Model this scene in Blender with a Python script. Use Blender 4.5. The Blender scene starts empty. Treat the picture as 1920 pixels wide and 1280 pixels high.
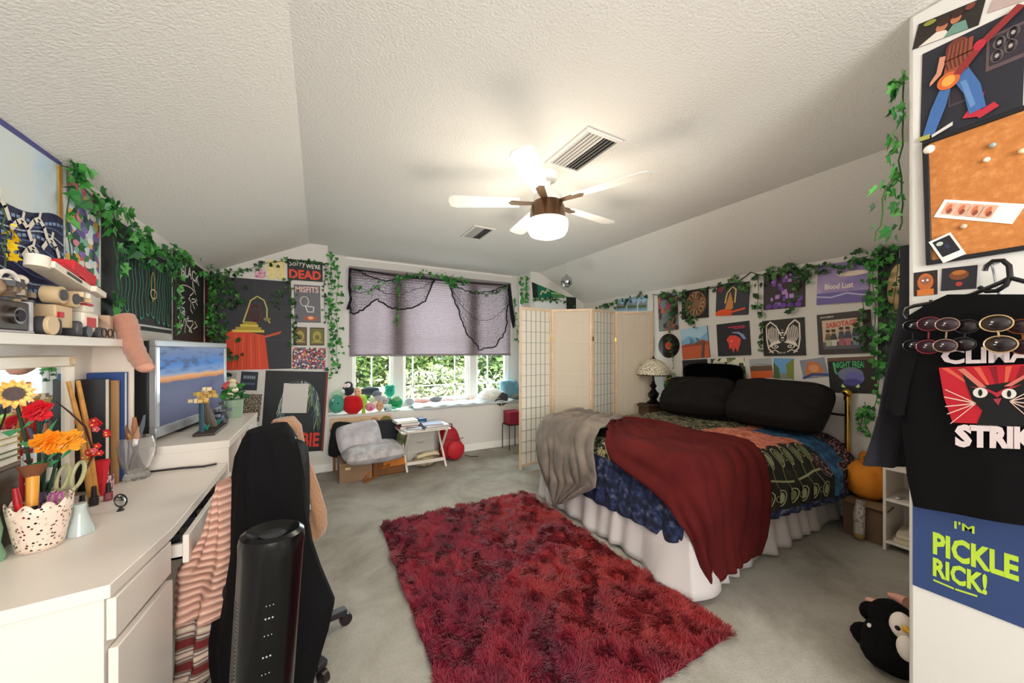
import bpy, bmesh, math, random
from math import sin, cos, pi, radians, hypot, atan2, sqrt
from mathutils import Vector, Matrix, noise as mnoise
V = Vector
S = bpy.context.scene
C = S.collection
random.seed(7)
# ------------------------------------------------------------------ camera
PSI = radians(28.7); FPX = 662.0; CH = 1.36; HZ = 658.0
cd = bpy.data.cameras.new('camera'); cam = bpy.data.objects.new('camera', cd); C.objects.link(cam)
cam.location = (0, 0, CH); cam.rotation_euler = (pi/2, 0, -PSI)
cd.sensor_fit = 'HORIZONTAL'; cd.sensor_width = 36; cd.lens = 36*FPX/1920; cd.shift_y = (HZ-640)/1920; cd.clip_start = 0.02
S.camera = cam
# ------------------------------------------------------------------ colour management, sky, lights
S.view_settings.view_transform = 'Standard'; S.view_settings.look = 'None'; S.view_settings.gamma = 1; S.view_settings.use_curve_mapping = False
S.view_settings.exposure = 0.70
w = bpy.data.worlds.new('sky'); S.world = w; w.use_nodes = True
bg = w.node_tree.nodes['Background']; bg.inputs[0].default_value = (0.86, 0.93, 1, 1); bg.inputs[1].default_value = 2.0
def lamp(name, kind, loc, rot, energy, color, **kw):
    l = bpy.data.lights.new(name, kind); l.energy = energy; l.color = color
    for k, v in kw.items(): setattr(l, k, v)
    o = bpy.data.objects.new(name, l); C.objects.link(o); o.location = loc; o.rotation_euler = rot; return o
lamp('sun', 'SUN', (0, 0, 20), (radians(48), 0, radians(-25)), 3.2, (1, .96, .86), angle=radians(1))
lamp('daylight_through_front_window', 'AREA', (1.45, 5.25, 1.55), (radians(-90), 0, 0), 120, (.9, .96, 1), shape='RECTANGLE', size=2.3, size_y=1.7)
lamp('added_rear_fill', 'AREA', (.15, -2.35, 1.6), (radians(99), 0, 0), 64, (1, .955, .9), shape='RECTANGLE', size=1.7, size_y=1.5)  # fill light added behind the camera, no such window is known
# ------------------------------------------------------------------ picture-to-place helpers (a ray through a point of the photograph)
cs, sn = cos(PSI), sin(PSI)
def ray(x, y):
    u = (x-960)/FPX; v = (HZ-y)/FPX
    return V((u*cs+sn, -u*sn+cs, v))
EYE = V((0, 0, CH))
def at(x, y, s): return EYE+ray(x, y)*s
def onX(x, y, X): r = ray(x, y); return EYE+r*(X/r.x)
def onY(x, y, Y): r = ray(x, y); return EYE+r*(Y/r.y)
def onZ(x, y, Z): r = ray(x, y); return EYE+r*((Z-CH)/r.z)
# ------------------------------------------------------------------ materials
def lin(h):
    h = h.lstrip('#'); o = []
    for i in (0, 2, 4):
        c = int(h[i:i+2], 16)/255
        o.append(c/12.92 if c <= .04045 else ((c+.055)/1.055)**2.4)
    return (*o, 1)
MATS = {}
def M(h, rough=.6, metal=0, bump=0, scale=40, var=0, spec=.5, emit=0, trans=0, alpha=1, coat=0, sheen=0, tint2=None, vscale=6, ior=1.45):
    key = (h, rough, metal, bump, scale, var, spec, emit, trans, alpha, coat, sheen, tint2, vscale, ior)
    if key in MATS: return MATS[key]
    m = bpy.data.materials.new('surface_'+h.lstrip('#')); m.use_nodes = True; nt = m.node_tree; N = nt.nodes; L = nt.links
    b = N['Principled BSDF']; c = lin(h)
    b.inputs['Base Color'].default_value = c; b.inputs['Roughness'].default_value = rough; b.inputs['Metallic'].default_value = metal
    b.inputs['Specular IOR Level'].default_value = spec; b.inputs['IOR'].default_value = ior
    if trans: b.inputs['Transmission Weight'].default_value = trans
    if alpha < 1: b.inputs['Alpha'].default_value = alpha
    if coat: b.inputs['Coat Weight'].default_value = coat
    if sheen: b.inputs['Sheen Weight'].default_value = sheen
    if emit: b.inputs['Emission Color'].default_value = c; b.inputs['Emission Strength'].default_value = emit
    if var or bump or tint2:
        tc = N.new('ShaderNodeTexCoord')
    if var or tint2:
        n = N.new('ShaderNodeTexNoise'); n.inputs['Scale'].default_value = vscale; n.inputs['Detail'].default_value = 5
        L.new(tc.outputs['Object'], n.inputs['Vector'])
        r = N.new('ShaderNodeValToRGB'); r.color_ramp.elements[0].position = .35; r.color_ramp.elements[1].position = .65
        if tint2: a2 = lin(tint2)
        else: a2 = tuple(min(1, x*(1+var)) for x in c[:3])+(1,)
        a1 = c if tint2 else tuple(x*(1-var) for x in c[:3])+(1,)
        r.color_ramp.elements[0].color = a1; r.color_ramp.elements[1].color = a2
        L.new(n.outputs['Fac'], r.inputs[0]); L.new(r.outputs[0], b.inputs['Base Color'])
    if bump:
        n = N.new('ShaderNodeTexNoise'); n.inputs['Scale'].default_value = scale; n.inputs['Detail'].default_value = 4
        L.new(tc.outputs['Object'], n.inputs['Vector'])
        bp = N.new('ShaderNodeBump'); bp.inputs['Strength'].default_value = bump; bp.inputs['Distance'].default_value = .01
        L.new(n.outputs['Fac'], bp.inputs['Height']); L.new(bp.outputs[0], b.inputs['Normal'])
    MATS[key] = m; return m
def RAMP(name, stops, scale=8, kind='noise', detail=4, rough=.6, const=False, dist=0, bump=0, stretch=None, emit=0, coord='Object'):
    """procedural multi-colour material; stops = [(pos, hex)...]"""
    key = ('ramp', name)
    if key in MATS: return MATS[key]
    m = bpy.data.materials.new(name); m.use_nodes = True; nt = m.node_tree; N = nt.nodes; L = nt.links
    b = N['Principled BSDF']; b.inputs['Roughness'].default_value = rough
    tc = N.new('ShaderNodeTexCoord'); mp = N.new('ShaderNodeMapping'); L.new(tc.outputs[coord], mp.inputs[0])
    if stretch: mp.inputs['Scale'].default_value = stretch
    if kind == 'noise':
        n = N.new('ShaderNodeTexNoise'); n.inputs['Scale'].default_value = scale; n.inputs['Detail'].default_value = detail; n.inputs['Distortion'].default_value = dist; out = n.outputs['Fac']
    elif kind == 'cells':
        n = N.new('ShaderNodeTexVoronoi'); n.inputs['Scale'].default_value = scale
        sep = N.new('ShaderNodeSeparateColor'); L.new(n.outputs['Color'], sep.inputs[0]); out = sep.outputs[0]
    elif kind == 'edge':
        n = N.new('ShaderNodeTexVoronoi'); n.inputs['Scale'].default_value = scale; n.feature = 'DISTANCE_TO_EDGE'; out = n.outputs['Distance']
    elif kind == 'wave':
        n = N.new('ShaderNodeTexWave'); n.inputs['Scale'].default_value = scale; n.inputs['Distortion'].default_value = dist; n.inputs['Detail'].default_value = detail; n.bands_direction = 'Z'; out = n.outputs['Fac']
    elif kind == 'gradz':
        n = N.new('ShaderNodeSeparateXYZ'); out = n.outputs['Z']
        ns = N.new('ShaderNodeTexNoise'); ns.inputs['Scale'].default_value = scale; ns.inputs['Detail'].default_value = detail; L.new(mp.outputs[0], ns.inputs['Vector'])
        mm = N.new('ShaderNodeMath'); mm.operation = 'MULTIPLY_ADD'; mm.inputs[1].default_value = dist; L.new(ns.outputs['Fac'], mm.inputs[0])
        L.new(out, mm.inputs[2]); L.new(tc.outputs[coord], n.inputs[0]); out = mm.outputs[0]
    if kind != 'gradz': L.new(mp.outputs[0], n.inputs['Vector'])
    r = N.new('ShaderNodeValToRGB'); cr = r.color_ramp
    if const: cr.interpolation = 'CONSTANT'
    while len(cr.elements) < len(stops): cr.elements.new(.5)
    for e, (p, h) in zip(cr.elements, stops): e.position = p; e.color = lin(h)
    L.new(out, r.inputs[0])
    if emit:
        L.new(r.outputs[0], b.inputs['Emission Color']); b.inputs['Emission Strength'].default_value = emit; b.inputs['Base Color'].default_value = (.01, .01, .01, 1)
    else: L.new(r.outputs[0], b.inputs['Base Color'])
    if bump:
        bp = N.new('ShaderNodeBump'); bp.inputs['Strength'].default_value = bump; bp.inputs['Distance'].default_value = .01
        L.new(out, bp.inputs['Height']); L.new(bp.outputs[0], b.inputs['Normal'])
    MATS[key] = m; return m
def GLASS(h='#eef5f2', rough=.03, tr=.75):
    key = ('glass', h, rough, tr)
    if key in MATS: return MATS[key]
    m = bpy.data.materials.new('clear_glass'); m.use_nodes = True; N = m.node_tree.nodes; L = m.node_tree.links
    N.remove(N['Principled BSDF']); out = N['Material Output']
    t = N.new('ShaderNodeBsdfTransparent'); t.inputs[0].default_value = lin(h); g = N.new('ShaderNodeBsdfGlossy'); g.inputs['Roughness'].default_value = rough
    lw = N.new('ShaderNodeLayerWeight'); lw.inputs[0].default_value = 1-tr
    mx = N.new('ShaderNodeMixShader'); L.new(lw.outputs['Facing'], mx.inputs[0]); L.new(t.outputs[0], mx.inputs[1]); L.new(g.outputs[0], mx.inputs[2]); L.new(mx.outputs[0], out.inputs[0])
    MATS[key] = m; return m
def TRANSLU(h, w=.5, stripes=0, h2=None):
    key = ('tl', h, w, stripes)
    if key in MATS: return MATS[key]
    m = bpy.data.materials.new('translucent_fabric'); m.use_nodes = True; N = m.node_tree.nodes; L = m.node_tree.links
    N.remove(N['Principled BSDF']); out = N['Material Output']
    a = N.new('ShaderNodeBsdfDiffuse'); b = N.new('ShaderNodeBsdfTranslucent'); a.inputs[0].default_value = lin(h); b.inputs[0].default_value = lin(h2 or h)
    mx = N.new('ShaderNodeMixShader'); mx.inputs[0].default_value = w; L.new(a.outputs[0], mx.inputs[1]); L.new(b.outputs[0], mx.inputs[2]); L.new(mx.outputs[0], out.inputs[0])
    MATS[key] = m; return m
WHITE = M('#d9d6d1', .85, bump=.05, scale=120); CEIL = M('#e4e2dd', .9, bump=.5, scale=90); TRIM = M('#f2f0ec', .4)
LAM = M('#e8e0d7', .32); WOODP = M('#c8a888', .5, var=.12, vscale=20); BLACK = M('#0b0b0c', .5); METAL = M('#9a9a98', .25, metal=1)
# ------------------------------------------------------------------ mesh builder
WO = {}
def frame_m(o, r, u, n):
    m = Matrix.Identity(4)
    for i in range(3): m[i][0] = r[i]; m[i][1] = u[i]; m[i][2] = n[i]; m[i][3] = o[i]
    return m
def TR(loc=(0, 0, 0), rx=0, ry=0, rz=0):
    return Matrix.Translation(loc) @ Matrix.Rotation(rz, 4, 'Z') @ Matrix.Rotation(ry, 4, 'Y') @ Matrix.Rotation(rx, 4, 'X')
class MB:
    def __init__(s, mat=None, T=None): s.v = []; s.f = []; s.mi = []; s.mats = []; s.mat = mat or WHITE; s.T = T
    def _m(s, mat):
        mat = mat or s.mat
        if mat not in s.mats: s.mats.append(mat)
        return s.mats.index(mat)
    def add(s, vs, fs, mat=None, T=None):
        n = len(s.v); mi = s._m(mat)
        for p in vs:
            p = V(p)
            if T: p = T @ p
            if s.T: p = s.T @ p
            s.v.append(p[:])
        for f in fs: s.f.append([i+n for i in f]); s.mi.append(mi)
    def box(s, c, d, mat=None, T=None, rz=0, rx=0, ry=0):
        x, y, z = d[0]/2, d[1]/2, d[2]/2
        R = TR(c, rx, ry, rz)
        vs = [R @ V((a*x, b*y, e*z)) for a, b, e in ((-1,-1,-1),(1,-1,-1),(1,1,-1),(-1,1,-1),(-1,-1,1),(1,-1,1),(1,1,1),(-1,1,1))]
        s.add(vs, [(0,3,2,1),(4,5,6,7),(0,1,5,4),(1,2,6,5),(2,3,7,6),(3,0,4,7)], mat, T); return s
    def bb(s, x0, x1, y0, y1, z0, z1, mat=None, T=None): return s.box(((x0+x1)/2, (y0+y1)/2, (z0+z1)/2), (abs(x1-x0), abs(y1-y0), abs(z1-z0)), mat, T)
    def bar(s, p, q, w, h, mat=None, up=V((0, 0, 1))):
        p = V(p); q = V(q); d = (q-p); L_ = d.length; d.normalize()
        u = V(up)
        if abs(d.dot(u)) > .98: u = V((1, 0, 0))
        r = d.cross(u).normalized(); u = r.cross(d).normalized()
        vs = [p+r*a*w/2+u*b*h/2+d*e*L_ for e in (0, 1) for a, b in ((-1,-1),(1,-1),(1,1),(-1,1))]
        s.add(vs, [(0,3,2,1),(4,5,6,7),(0,1,5,4),(1,2,6,5),(2,3,7,6),(3,0,4,7)], mat); return s
    def tube(s, pts, r, n=8, mat=None, T=None, cap=True):
        pts = [V(p) for p in pts]; m = len(pts); rr = r if isinstance(r, (list, tuple)) else [r]*m
        vs = []; up = None
        for i, p in enumerate(pts):
            d = (pts[min(i+1, m-1)]-pts[max(i-1, 0)]).normalized()
            if up is None:
                up = V((0, 0, 1)) if abs(d.z) < .9 else V((1, 0, 0))
            a = d.cross(up)
            if a.length < 1e-6: a = d.cross(V((0, 1, 0)))
            a.normalize(); b = a.cross(d).normalized(); up = b
            for k in range(n):
                t = 2*pi*k/n; vs.append(p+(a*cos(t)+b*sin(t))*rr[i])
        fs = [(i*n+k, i*n+(k+1) % n, (i+1)*n+(k+1) % n, (i+1)*n+k) for i in range(m-1) for k in range(n)]
        if cap: fs += [tuple(range(n))[::-1], tuple(range((m-1)*n, m*n))]
        s.add(vs, fs, mat, T); return s
    def cyl(s, p, q, r, r2=None, n=16, mat=None, T=None): return s.tube([p, q], [r, r if r2 is None else r2], n, mat, T)
    def lathe(s, prof, n=24, mat=None, T=None, wob=None, cap=True):
        vs = []
        for i, (r, z) in enumerate(prof):
            for k in range(n):
                t = 2*pi*k/n; rr = r*(1+(wob(t, z) if wob else 0)); vs.append(V((rr*cos(t), rr*sin(t), z)))
        m = len(prof)
        fs = [(i*n+k, i*n+(k+1) % n, (i+1)*n+(k+1) % n, (i+1)*n+k) for i in range(m-1) for k in range(n)]
        if cap:
            if prof[0][0] > 1e-6: fs.append(tuple(range(n))[::-1])
            if prof[-1][0] > 1e-6: fs.append(tuple(range((m-1)*n, m*n)))
        s.add(vs, fs, mat, T); return s
    def sph(s, c, r, mat=None, T=None, n=16, rot=None, nz=0, seed=0):
        r = (r, r, r) if not isinstance(r, (tuple, list)) else r
        vs = []; m = n//2
        for i in range(m+1):
            a = pi*i/m
            for k in range(n):
                t = 2*pi*k/n; p = V((sin(a)*cos(t), sin(a)*sin(t), -cos(a)))
                if nz: p *= 1+nz*mnoise.noise(p*2.2+V((seed, seed, 0)))
                p = V((p.x*r[0], p.y*r[1], p.z*r[2]))
                if rot: p = rot @ p
                vs.append(V(c)+p)
        fs = [(i*n+k, i*n+(k+1) % n, (i+1)*n+(k+1) % n, (i+1)*n+k) for i in range(m) for k in range(n)]
        s.add(vs, fs, mat, T); return s
    def poly(s, pts, mat=None, T=None): s.add(pts, [tuple(range(len(pts)))], mat, T); return s
    def prism(s, pts, dvec, mat=None, T=None):
        n = len(pts); a = [V(p) for p in pts]; b = [p+V(dvec) for p in a]
        s.add(a+b, [tuple(range(n))[::-1], tuple(range(n, 2*n))]+[(i, (i+1) % n, n+(i+1) % n, n+i) for i in range(n)], mat, T); return s
    def grid(s, fn, nu, nv, mat=None, T=None, matfn=None):
        vs = [fn(i/nu, j/nv) for j in range(nv+1) for i in range(nu+1)]
        if not matfn:
            s.add(vs, [(j*(nu+1)+i, j*(nu+1)+i+1, (j+1)*(nu+1)+i+1, (j+1)*(nu+1)+i) for j in range(nv) for i in range(nu)], mat, T)
        else:
            n = len(s.v); s.add(vs, [], mat, T)
            for j in range(nv):
                for i in range(nu):
                    s.f.append([n+j*(nu+1)+i, n+j*(nu+1)+i+1, n+(j+1)*(nu+1)+i+1, n+(j+1)*(nu+1)+i]); s.mi.append(s._m(matfn((i+.5)/nu, (j+.5)/nv)))
        return s
    def build(s, name, parent=None, local=False, smooth=35, bevel=0, solid=0, sub=0, segs=2):
        me = bpy.data.meshes.new(name)
        if not s.v: s.add([(0, 0, 0)], [])
        if parent is None:
            if local: o0 = V((0, 0, 0))
            else:
                xs = [p[0] for p in s.v]; ys = [p[1] for p in s.v]; zs = [p[2] for p in s.v]
                o0 = V(((min(xs)+max(xs))/2, (min(ys)+max(ys))/2, min(zs)))
        else: o0 = V((0, 0, 0)) if local else WO[parent.name]
        me.from_pydata([(p[0]-o0.x, p[1]-o0.y, p[2]-o0.z) for p in s.v], [], s.f)
        for m in s.mats: me.materials.append(m)
        me.polygons.foreach_set('material_index', s.mi)
        if smooth:
            me.polygons.foreach_set('use_smooth', [True]*len(s.f)); me.update()
            if smooth < 180: me.set_sharp_from_angle(angle=radians(smooth))
        me.validate(); me.update()
        o = bpy.data.objects.new(name, me); C.objects.link(o)
        if parent: o.parent = parent; WO[o.name] = V(o0)
        else: o.location = o0; WO[o.name] = V(o0)
        if solid: md = o.modifiers.new('thickness', 'SOLIDIFY'); md.thickness = solid; md.offset = 0
        if bevel: md = o.modifiers.new('bevel', 'BEVEL'); md.width = bevel; md.segments = segs; md.limit_method = 'ANGLE'; md.angle_limit = radians(40)
        if sub: md = o.modifiers.new('subdivision', 'SUBSURF'); md.levels = sub; md.render_levels = sub
        return o
def tag(o, label=None, cat=None, group=None, kind=None):
    if label: o['label'] = label
    if cat: o['category'] = cat
    if group: o['group'] = group
    if kind: o['kind'] = kind
    return o
def thing(name, label, cat, loc=(0, 0, 0), rz=0, group=None):
    o = bpy.data.objects.new(name, None); C.objects.link(o); o.location = loc; o.rotation_euler = (0, 0, rz); o.empty_display_size = .1
    WO[o.name] = V(loc); return tag(o, label, cat, group)
def struct(mb, name, **k): return tag(mb.build(name, **k), kind='structure')
def copy_tree(o, parent=None):
    c = o.copy(); C.objects.link(c); c.parent = parent; WO[c.name] = WO[o.name].copy()
    for ch in o.children: copy_tree(ch, c)
    return c
# ------------------------------------------------------------------ lettering
TXT = {}
def text2d(st, bold=0):
    k = (st, bold)
    if k in TXT: return TXT[k]
    cu = bpy.data.curves.new('t', 'FONT'); cu.body = st; cu.size = 1; cu.offset = bold; cu.resolution_u = 2
    o = bpy.data.objects.new('t', cu); C.objects.link(o)
    dg = bpy.context.evaluated_depsgraph_get(); dg.update()
    me = bpy.data.meshes.new_from_object(o.evaluated_get(dg))
    vs = [(p.co.x, p.co.y) for p in me.vertices]; fs = [tuple(p.vertices) for p in me.polygons]
    bpy.data.objects.remove(o); bpy.data.curves.remove(cu); bpy.data.meshes.remove(me)
    x0 = min(p[0] for p in vs); x1 = max(p[0] for p in vs); y0 = min(p[1] for p in vs); y1 = max(p[1] for p in vs)
    TXT[k] = ([((a-x0)/(x1-x0), (b-y0)/(y1-y0)) for a, b in vs], fs); return TXT[k]
class Art:
    """a flat printed thing on a wall, in its own 0..1 frame; layers lie a hair above each other"""
    def __init__(s, O, R, U, w, h, bg, th=.002, edge=None, bend=0):
        s.O = V(O); s.R = V(R).normalized(); s.U = V(U).normalized(); s.N = s.R.cross(s.U); s.w = w; s.h = h; s.k = 0; s.bend = bend
        s.mb = MB(bg); s.th = th
        pts = [s.P(0, 0, 0), s.P(1, 0, 0), s.P(1, 1, 0), s.P(0, 1, 0)]
        s.mb.prism(pts, s.N*th, edge or bg); s.k = th
        if edge: s.rect(0, 0, 1, 1, bg)
    def P(s, a, b, d): return s.O+s.R*(a*s.w)+s.U*(b*s.h)+s.N*d
    def lay(s): s.n = getattr(s, 'n', 0)+1; s.k += .0004 if s.n < 20 else .00006; return s.k
    def poly(s, pts, mat): k = s.lay(); s.mb.poly([s.P(a, b, k) for a, b in pts], mat); return s
    def rect(s, a, b, c, d, mat): return s.poly([(a, b), (c, b), (c, d), (a, d)], mat)
    def ell(s, cx, cy, rx, ry, mat, n=20, rot=0, a0=0, a1=2*pi):
        return s.poly([(cx+rx*cos(t)*cos(rot)-ry*sin(t)*sin(rot), cy+rx*cos(t)*sin(rot)+ry*sin(t)*cos(rot)) for t in [a0+(a1-a0)*i/n for i in range(n)]], mat)
    def line(s, pts, wd, mat, close=False):
        k = s.lay(); P = [s.P(a, b, k) for a, b in pts]
        if close: P.append(P[0])
        for p, q in zip(P, P[1:]):
            d = (q-p)
            if d.length < 1e-6: continue
            d.normalize(); n = s.N.cross(d)*wd/2
            s.mb.poly([p-n-d*wd*.2, q-n+d*wd*.2, q+n+d*wd*.2, p+n-d*wd*.2], mat)
        return s
    def ring(s, cx, cy, rx, ry, wd, mat, n=24, a0=0, a1=2*pi): return s.line([(cx+rx*cos(a0+(a1-a0)*i/n), cy+ry*sin(a0+(a1-a0)*i/n)) for i in range(n+1)], wd, mat)
    def text(s, st, a, b, c, d, mat, bold=.01, arch=0, rot=0):
        vs, fs = text2d(st, bold); k = s.lay()
        out = []
        for x, y in vs:
            X = a+(c-a)*x; Y = b+(d-b)*y+arch*(1-(2*x-1)**2)+rot*(x-.5)
            out.append(s.P(X, Y, k))
        s.mb.add(out, fs, mat); return s
    def build(s, name='poster', label=None, cat='poster', group=None, parent=None): return tag(s.mb.build(name, parent=parent, smooth=0), label, cat, group)
def quad(plane, val, tl, tr, br, bl):
    f = {'X': onX, 'Y': onY}[plane]
    a, b, c, d = (f(p[0], p[1], val) for p in (tl, tr, br, bl))
    R = ((b-a)+(c-d)); R.normalize()
    nrm = {'X': V((-1 if val > 0 else 1, 0, 0)), 'Y': V((0, -1, 0))}[plane]
    U = nrm.cross(R).normalized()
    cen = (a+b+c+d)/4; w_ = ((b-a).length+(c-d).length)/2; h_ = (abs((a-d).dot(U))+abs((b-c).dot(U)))/2
    O = cen-R*w_/2-U*h_/2
    return O, R, U, w_, h_
def pillow(mb, T, w_, h_, t, mat=None, nz=.12, seed=0, n=22, p=4):
    def fn(sign):
        def g(u, v):
            x = 2*u-1; y = 2*v-1
            k = max(0, (1-abs(x)**p))**.5*max(0, (1-abs(y)**p))**.5
            q = mnoise.noise(V((x*2.3+seed, y*2.3, seed)))*nz+mnoise.noise(V((x*6+seed, y*6, 3)))*nz*.4
            pin = 1-.06*(abs(x)*abs(y))**3*2 - .05*(1-abs(y)**2)*0
            xx = x*(1-.07*(1-y*y)*0)*pin; yy = y*pin*(1-.0)
            return V((xx*w_/2, yy*h_/2, sign*(t/2)*k*(1+q*1.6)+q*.3*t*k))
        return g
    mb.grid(fn(1), n, n, mat, T); f = fn(-1); mb.grid(lambda u, v: f(1-u, v), n, n, mat, T)
# ivy -----------------------------------------------------------------
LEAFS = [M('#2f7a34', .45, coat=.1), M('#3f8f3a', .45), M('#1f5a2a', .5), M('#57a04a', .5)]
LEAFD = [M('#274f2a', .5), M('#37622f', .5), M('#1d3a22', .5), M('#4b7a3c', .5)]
LSH = [(0, 0), (.22, -.12), (.5, .02), (.36, .25), (.48, .5), (.2, .55), (0, 1.0)]
def leaf(mb, p, d, n, size, mat):
    d = d.normalized(); r = d.cross(n)
    if r.length < 1e-4: return
    r.normalize(); n = r.cross(d).normalized()
    for sg in (1, -1):
        pts = [p+d*(b*size)+r*(sg*a*size)+n*(a*size*.35) for a, b in LSH]
        if sg < 0: pts = pts[::-1]
        mb.poly(pts, mat)
def vine(label, pts, nrm, name='ivy_garland', dens=34, size=.045, spread=.05, out=.03, seed=1, mats=None, stem='#3a5a2c', down=V((0, 0, -1)), flowers=None, cat='artificial ivy', group='artificial ivy garlands', r=.0025):
    rnd = random.Random(seed); mats = mats or LEAFS; nrm = V(nrm); pts = [V(p) for p in pts]
    t = thing(name, label, cat, pts[-1] if pts[-1].z < pts[0].z else pts[0], group=group)
    # smooth path
    P = []
    for a, b in zip(pts, pts[1:]):
        k = max(2, int((b-a).length/.06))
        for i in range(k): P.append(a.lerp(b, i/k)+V((rnd.uniform(-.008, .008),)*3)+nrm*.01)
    P.append(pts[-1]+nrm*.01)
    MB(M(stem, .7)).tube(P, r, 5).build('stem', t)
    lm = MB(mats[0]); tot = sum((b-a).length for a, b in zip(P, P[1:])); n = int(tot*dens)
    side = (P[-1]-P[0]).normalized().cross(nrm).normalized()
    for i in range(n):
        j = rnd.randrange(len(P)-1); p = P[j].lerp(P[j+1], rnd.random())
        p = p+side*rnd.gauss(0, spread)*.7+V((0, 0, rnd.gauss(0, spread)*.5))+nrm*rnd.uniform(.002, out)
        d = down+V((rnd.uniform(-.8, .8), rnd.uniform(-.8, .8), rnd.uniform(-.4, .9)))
        nn = nrm+V((rnd.uniform(-.5, .5), rnd.uniform(-.5, .5), rnd.uniform(-.2, .6)))
        leaf(lm, p, d, nn, size*rnd.uniform(.6, 1.2), rnd.choice(mats))
    tag(lm.build('leaves', t, smooth=0), 'green lobed leaves', kind='stuff' if n > 100 else None)
    return t
# ================================================================== the room
XL, XR, YF, YN, ZC, ZK = -.94, 3.80, 4.50, 4.88, 2.55, 2.14
XA, XB = -.091, 2.935; YB = -2.5; N0, N1 = .09, 2.78; ZS = .62
def carpet():
    m = bpy.data.materials.new('carpet'); m.use_nodes = True; N = m.node_tree.nodes; L = m.node_tree.links; b = N['Principled BSDF']; b.inputs['Roughness'].default_value = .95; b.inputs['Specular IOR Level'].default_value = .1
    tc = N.new('ShaderNodeTexCoord'); n = N.new('ShaderNodeTexNoise'); n.inputs['Scale'].default_value = 1.6; n.inputs['Detail'].default_value = 7; n.inputs['Roughness'].default_value = .65; n.inputs['Distortion'].default_value = .35
    L.new(tc.outputs['Object'], n.inputs['Vector'])
    r = N.new('ShaderNodeValToRGB'); e = r.color_ramp.elements; e[0].position = .33; e[0].color = lin('#857c6e'); e[1].position = .62; e[1].color = lin('#bcb8ac')
    L.new(n.outputs['Fac'], r.inputs[0])
    n2 = N.new('ShaderNodeTexNoise'); n2.inputs['Scale'].default_value = 260; L.new(tc.outputs['Object'], n2.inputs['Vector'])
    mx = N.new('ShaderNodeMixRGB'); mx.blend_type = 'MULTIPLY'; mx.inputs[0].default_value = .5; L.new(r.outputs[0], mx.inputs[1]); L.new(n2.outputs['Fac'], mx.inputs[2]); 
    g = N.new('ShaderNodeGamma'); g.inputs[1].default_value = .8; L.new(mx.outputs[0], g.inputs[0]); L.new(g.outputs[0], b.inputs['Base Color'])
    bp = N.new('ShaderNodeBump'); bp.inputs['Strength'].default_value = .6; bp.inputs['Distance'].default_value = .012; L.new(n2.outputs['Fac'], bp.inputs['Height']); L.new(bp.outputs[0], b.inputs['Normal'])
    return m
struct(MB(carpet()).bb(XL-.1, XR+.1, YB-.1, YF+.4, -.06, 0), 'floor')
struct(MB(CEIL).bb(XA-.02, XB+.02, YB, YN+.1, ZC, ZC+.06), 'ceiling')
struct(MB(CEIL).prism([(XA, YB, ZC), (XL-.05, YB, ZK-.024), (XL-.05, YB, ZK+.06), (XA, YB, ZC+.06)], (0, YF+.02-YB, 0)), 'ceiling')
struct(MB(CEIL).prism([(XB, YB, ZC), (XB, YB, ZC+.06), (XR+.05, YB, ZK+.06), (XR+.05, YB, ZK-.024)], (0, YF+.02-YB, 0)), 'ceiling')
struct(MB(WHITE).bb(XL-.1, XL, YB, YF+.1, 0, ZK), 'wall_left')
struct(MB(WHITE).bb(XR, XR+.1, YB, YF+.1, 0, ZK), 'wall_right')
# far wall either side of the window alcove
struct(MB(WHITE).prism([(XL, YF, 0), (N0, YF, 0), (N0, YF, ZC), (XA, YF, ZC), (XL, YF, ZK)], (0, YN+.1-YF, 0)), 'wall_far_left')
struct(MB(WHITE).prism([(N1, YF, 0), (XR, YF, 0), (XR, YF, ZK), (XB, YF, ZC), (N1, YF, ZC)], (0, YN+.1-YF, 0)), 'wall_far_right')
struct(MB(WHITE).bb(N0, N1, YF, YN+.1, 0, ZS), 'wall_window_seat')
WX0, WX1, WZ0, WZ1 = .37, 2.60, .66, 2.34
struct(MB(WHITE).bb(N0, WX0, YN, YN+.1, ZS, ZC).bb(WX1, N1, YN, YN+.1, ZS, ZC).bb(WX0, WX1, YN, YN+.1, WZ1, ZC).bb(WX0, WX1, YN, YN+.1, ZS, WZ0), 'wall_window')
struct(MB(TRIM).bb(.30, 2.66, YN-.012, YN, ZC-.035, ZC-.012), 'trim_1')
struct(MB(WHITE).bb(XL, -.55, YB-.1, YB, 0, ZC).bb(2.05, XR, YB-.1, YB, 0, ZC).bb(-.55, 2.05, YB-.1, YB, 0, .8).bb(-.55, 2.05, YB-.1, YB, 2.3, ZC), 'wall_rear')  # unseen rear wall, its opening made up for the added fill light
XP, YP = 1.84, .425
struct(MB(WHITE).bb(XP, XR, YB, YP, 0, ZC), 'wall_partition', bevel=.012)
# baseboards
struct(MB(TRIM).bb(N0+.53, N1, YF-.014, YF, 0, .09).bb(N1, XR, YF-.014, YF, 0, .09), 'baseboard_far', bevel=.004)
struct(MB(TRIM).bb(XL, N0+.53, YF-.014, YF, 0, .09), 'baseboard_far_left', bevel=.004)
struct(MB(TRIM).bb(XR-.014, XR, YP, YF-.02, 0, .09), 'baseboard_right', bevel=.004)
struct(MB(TRIM).bb(XL, XL+.014, YB, YF-.02, 0, .09), 'baseboard_left', bevel=.004)
struct(MB(TRIM).bb(XP-.014, XP, YB, YP+.012, 0, .09).bb(XP, XR-.03, YP, YP+.014, 0, .09), 'baseboard_partition', bevel=.004)
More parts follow.
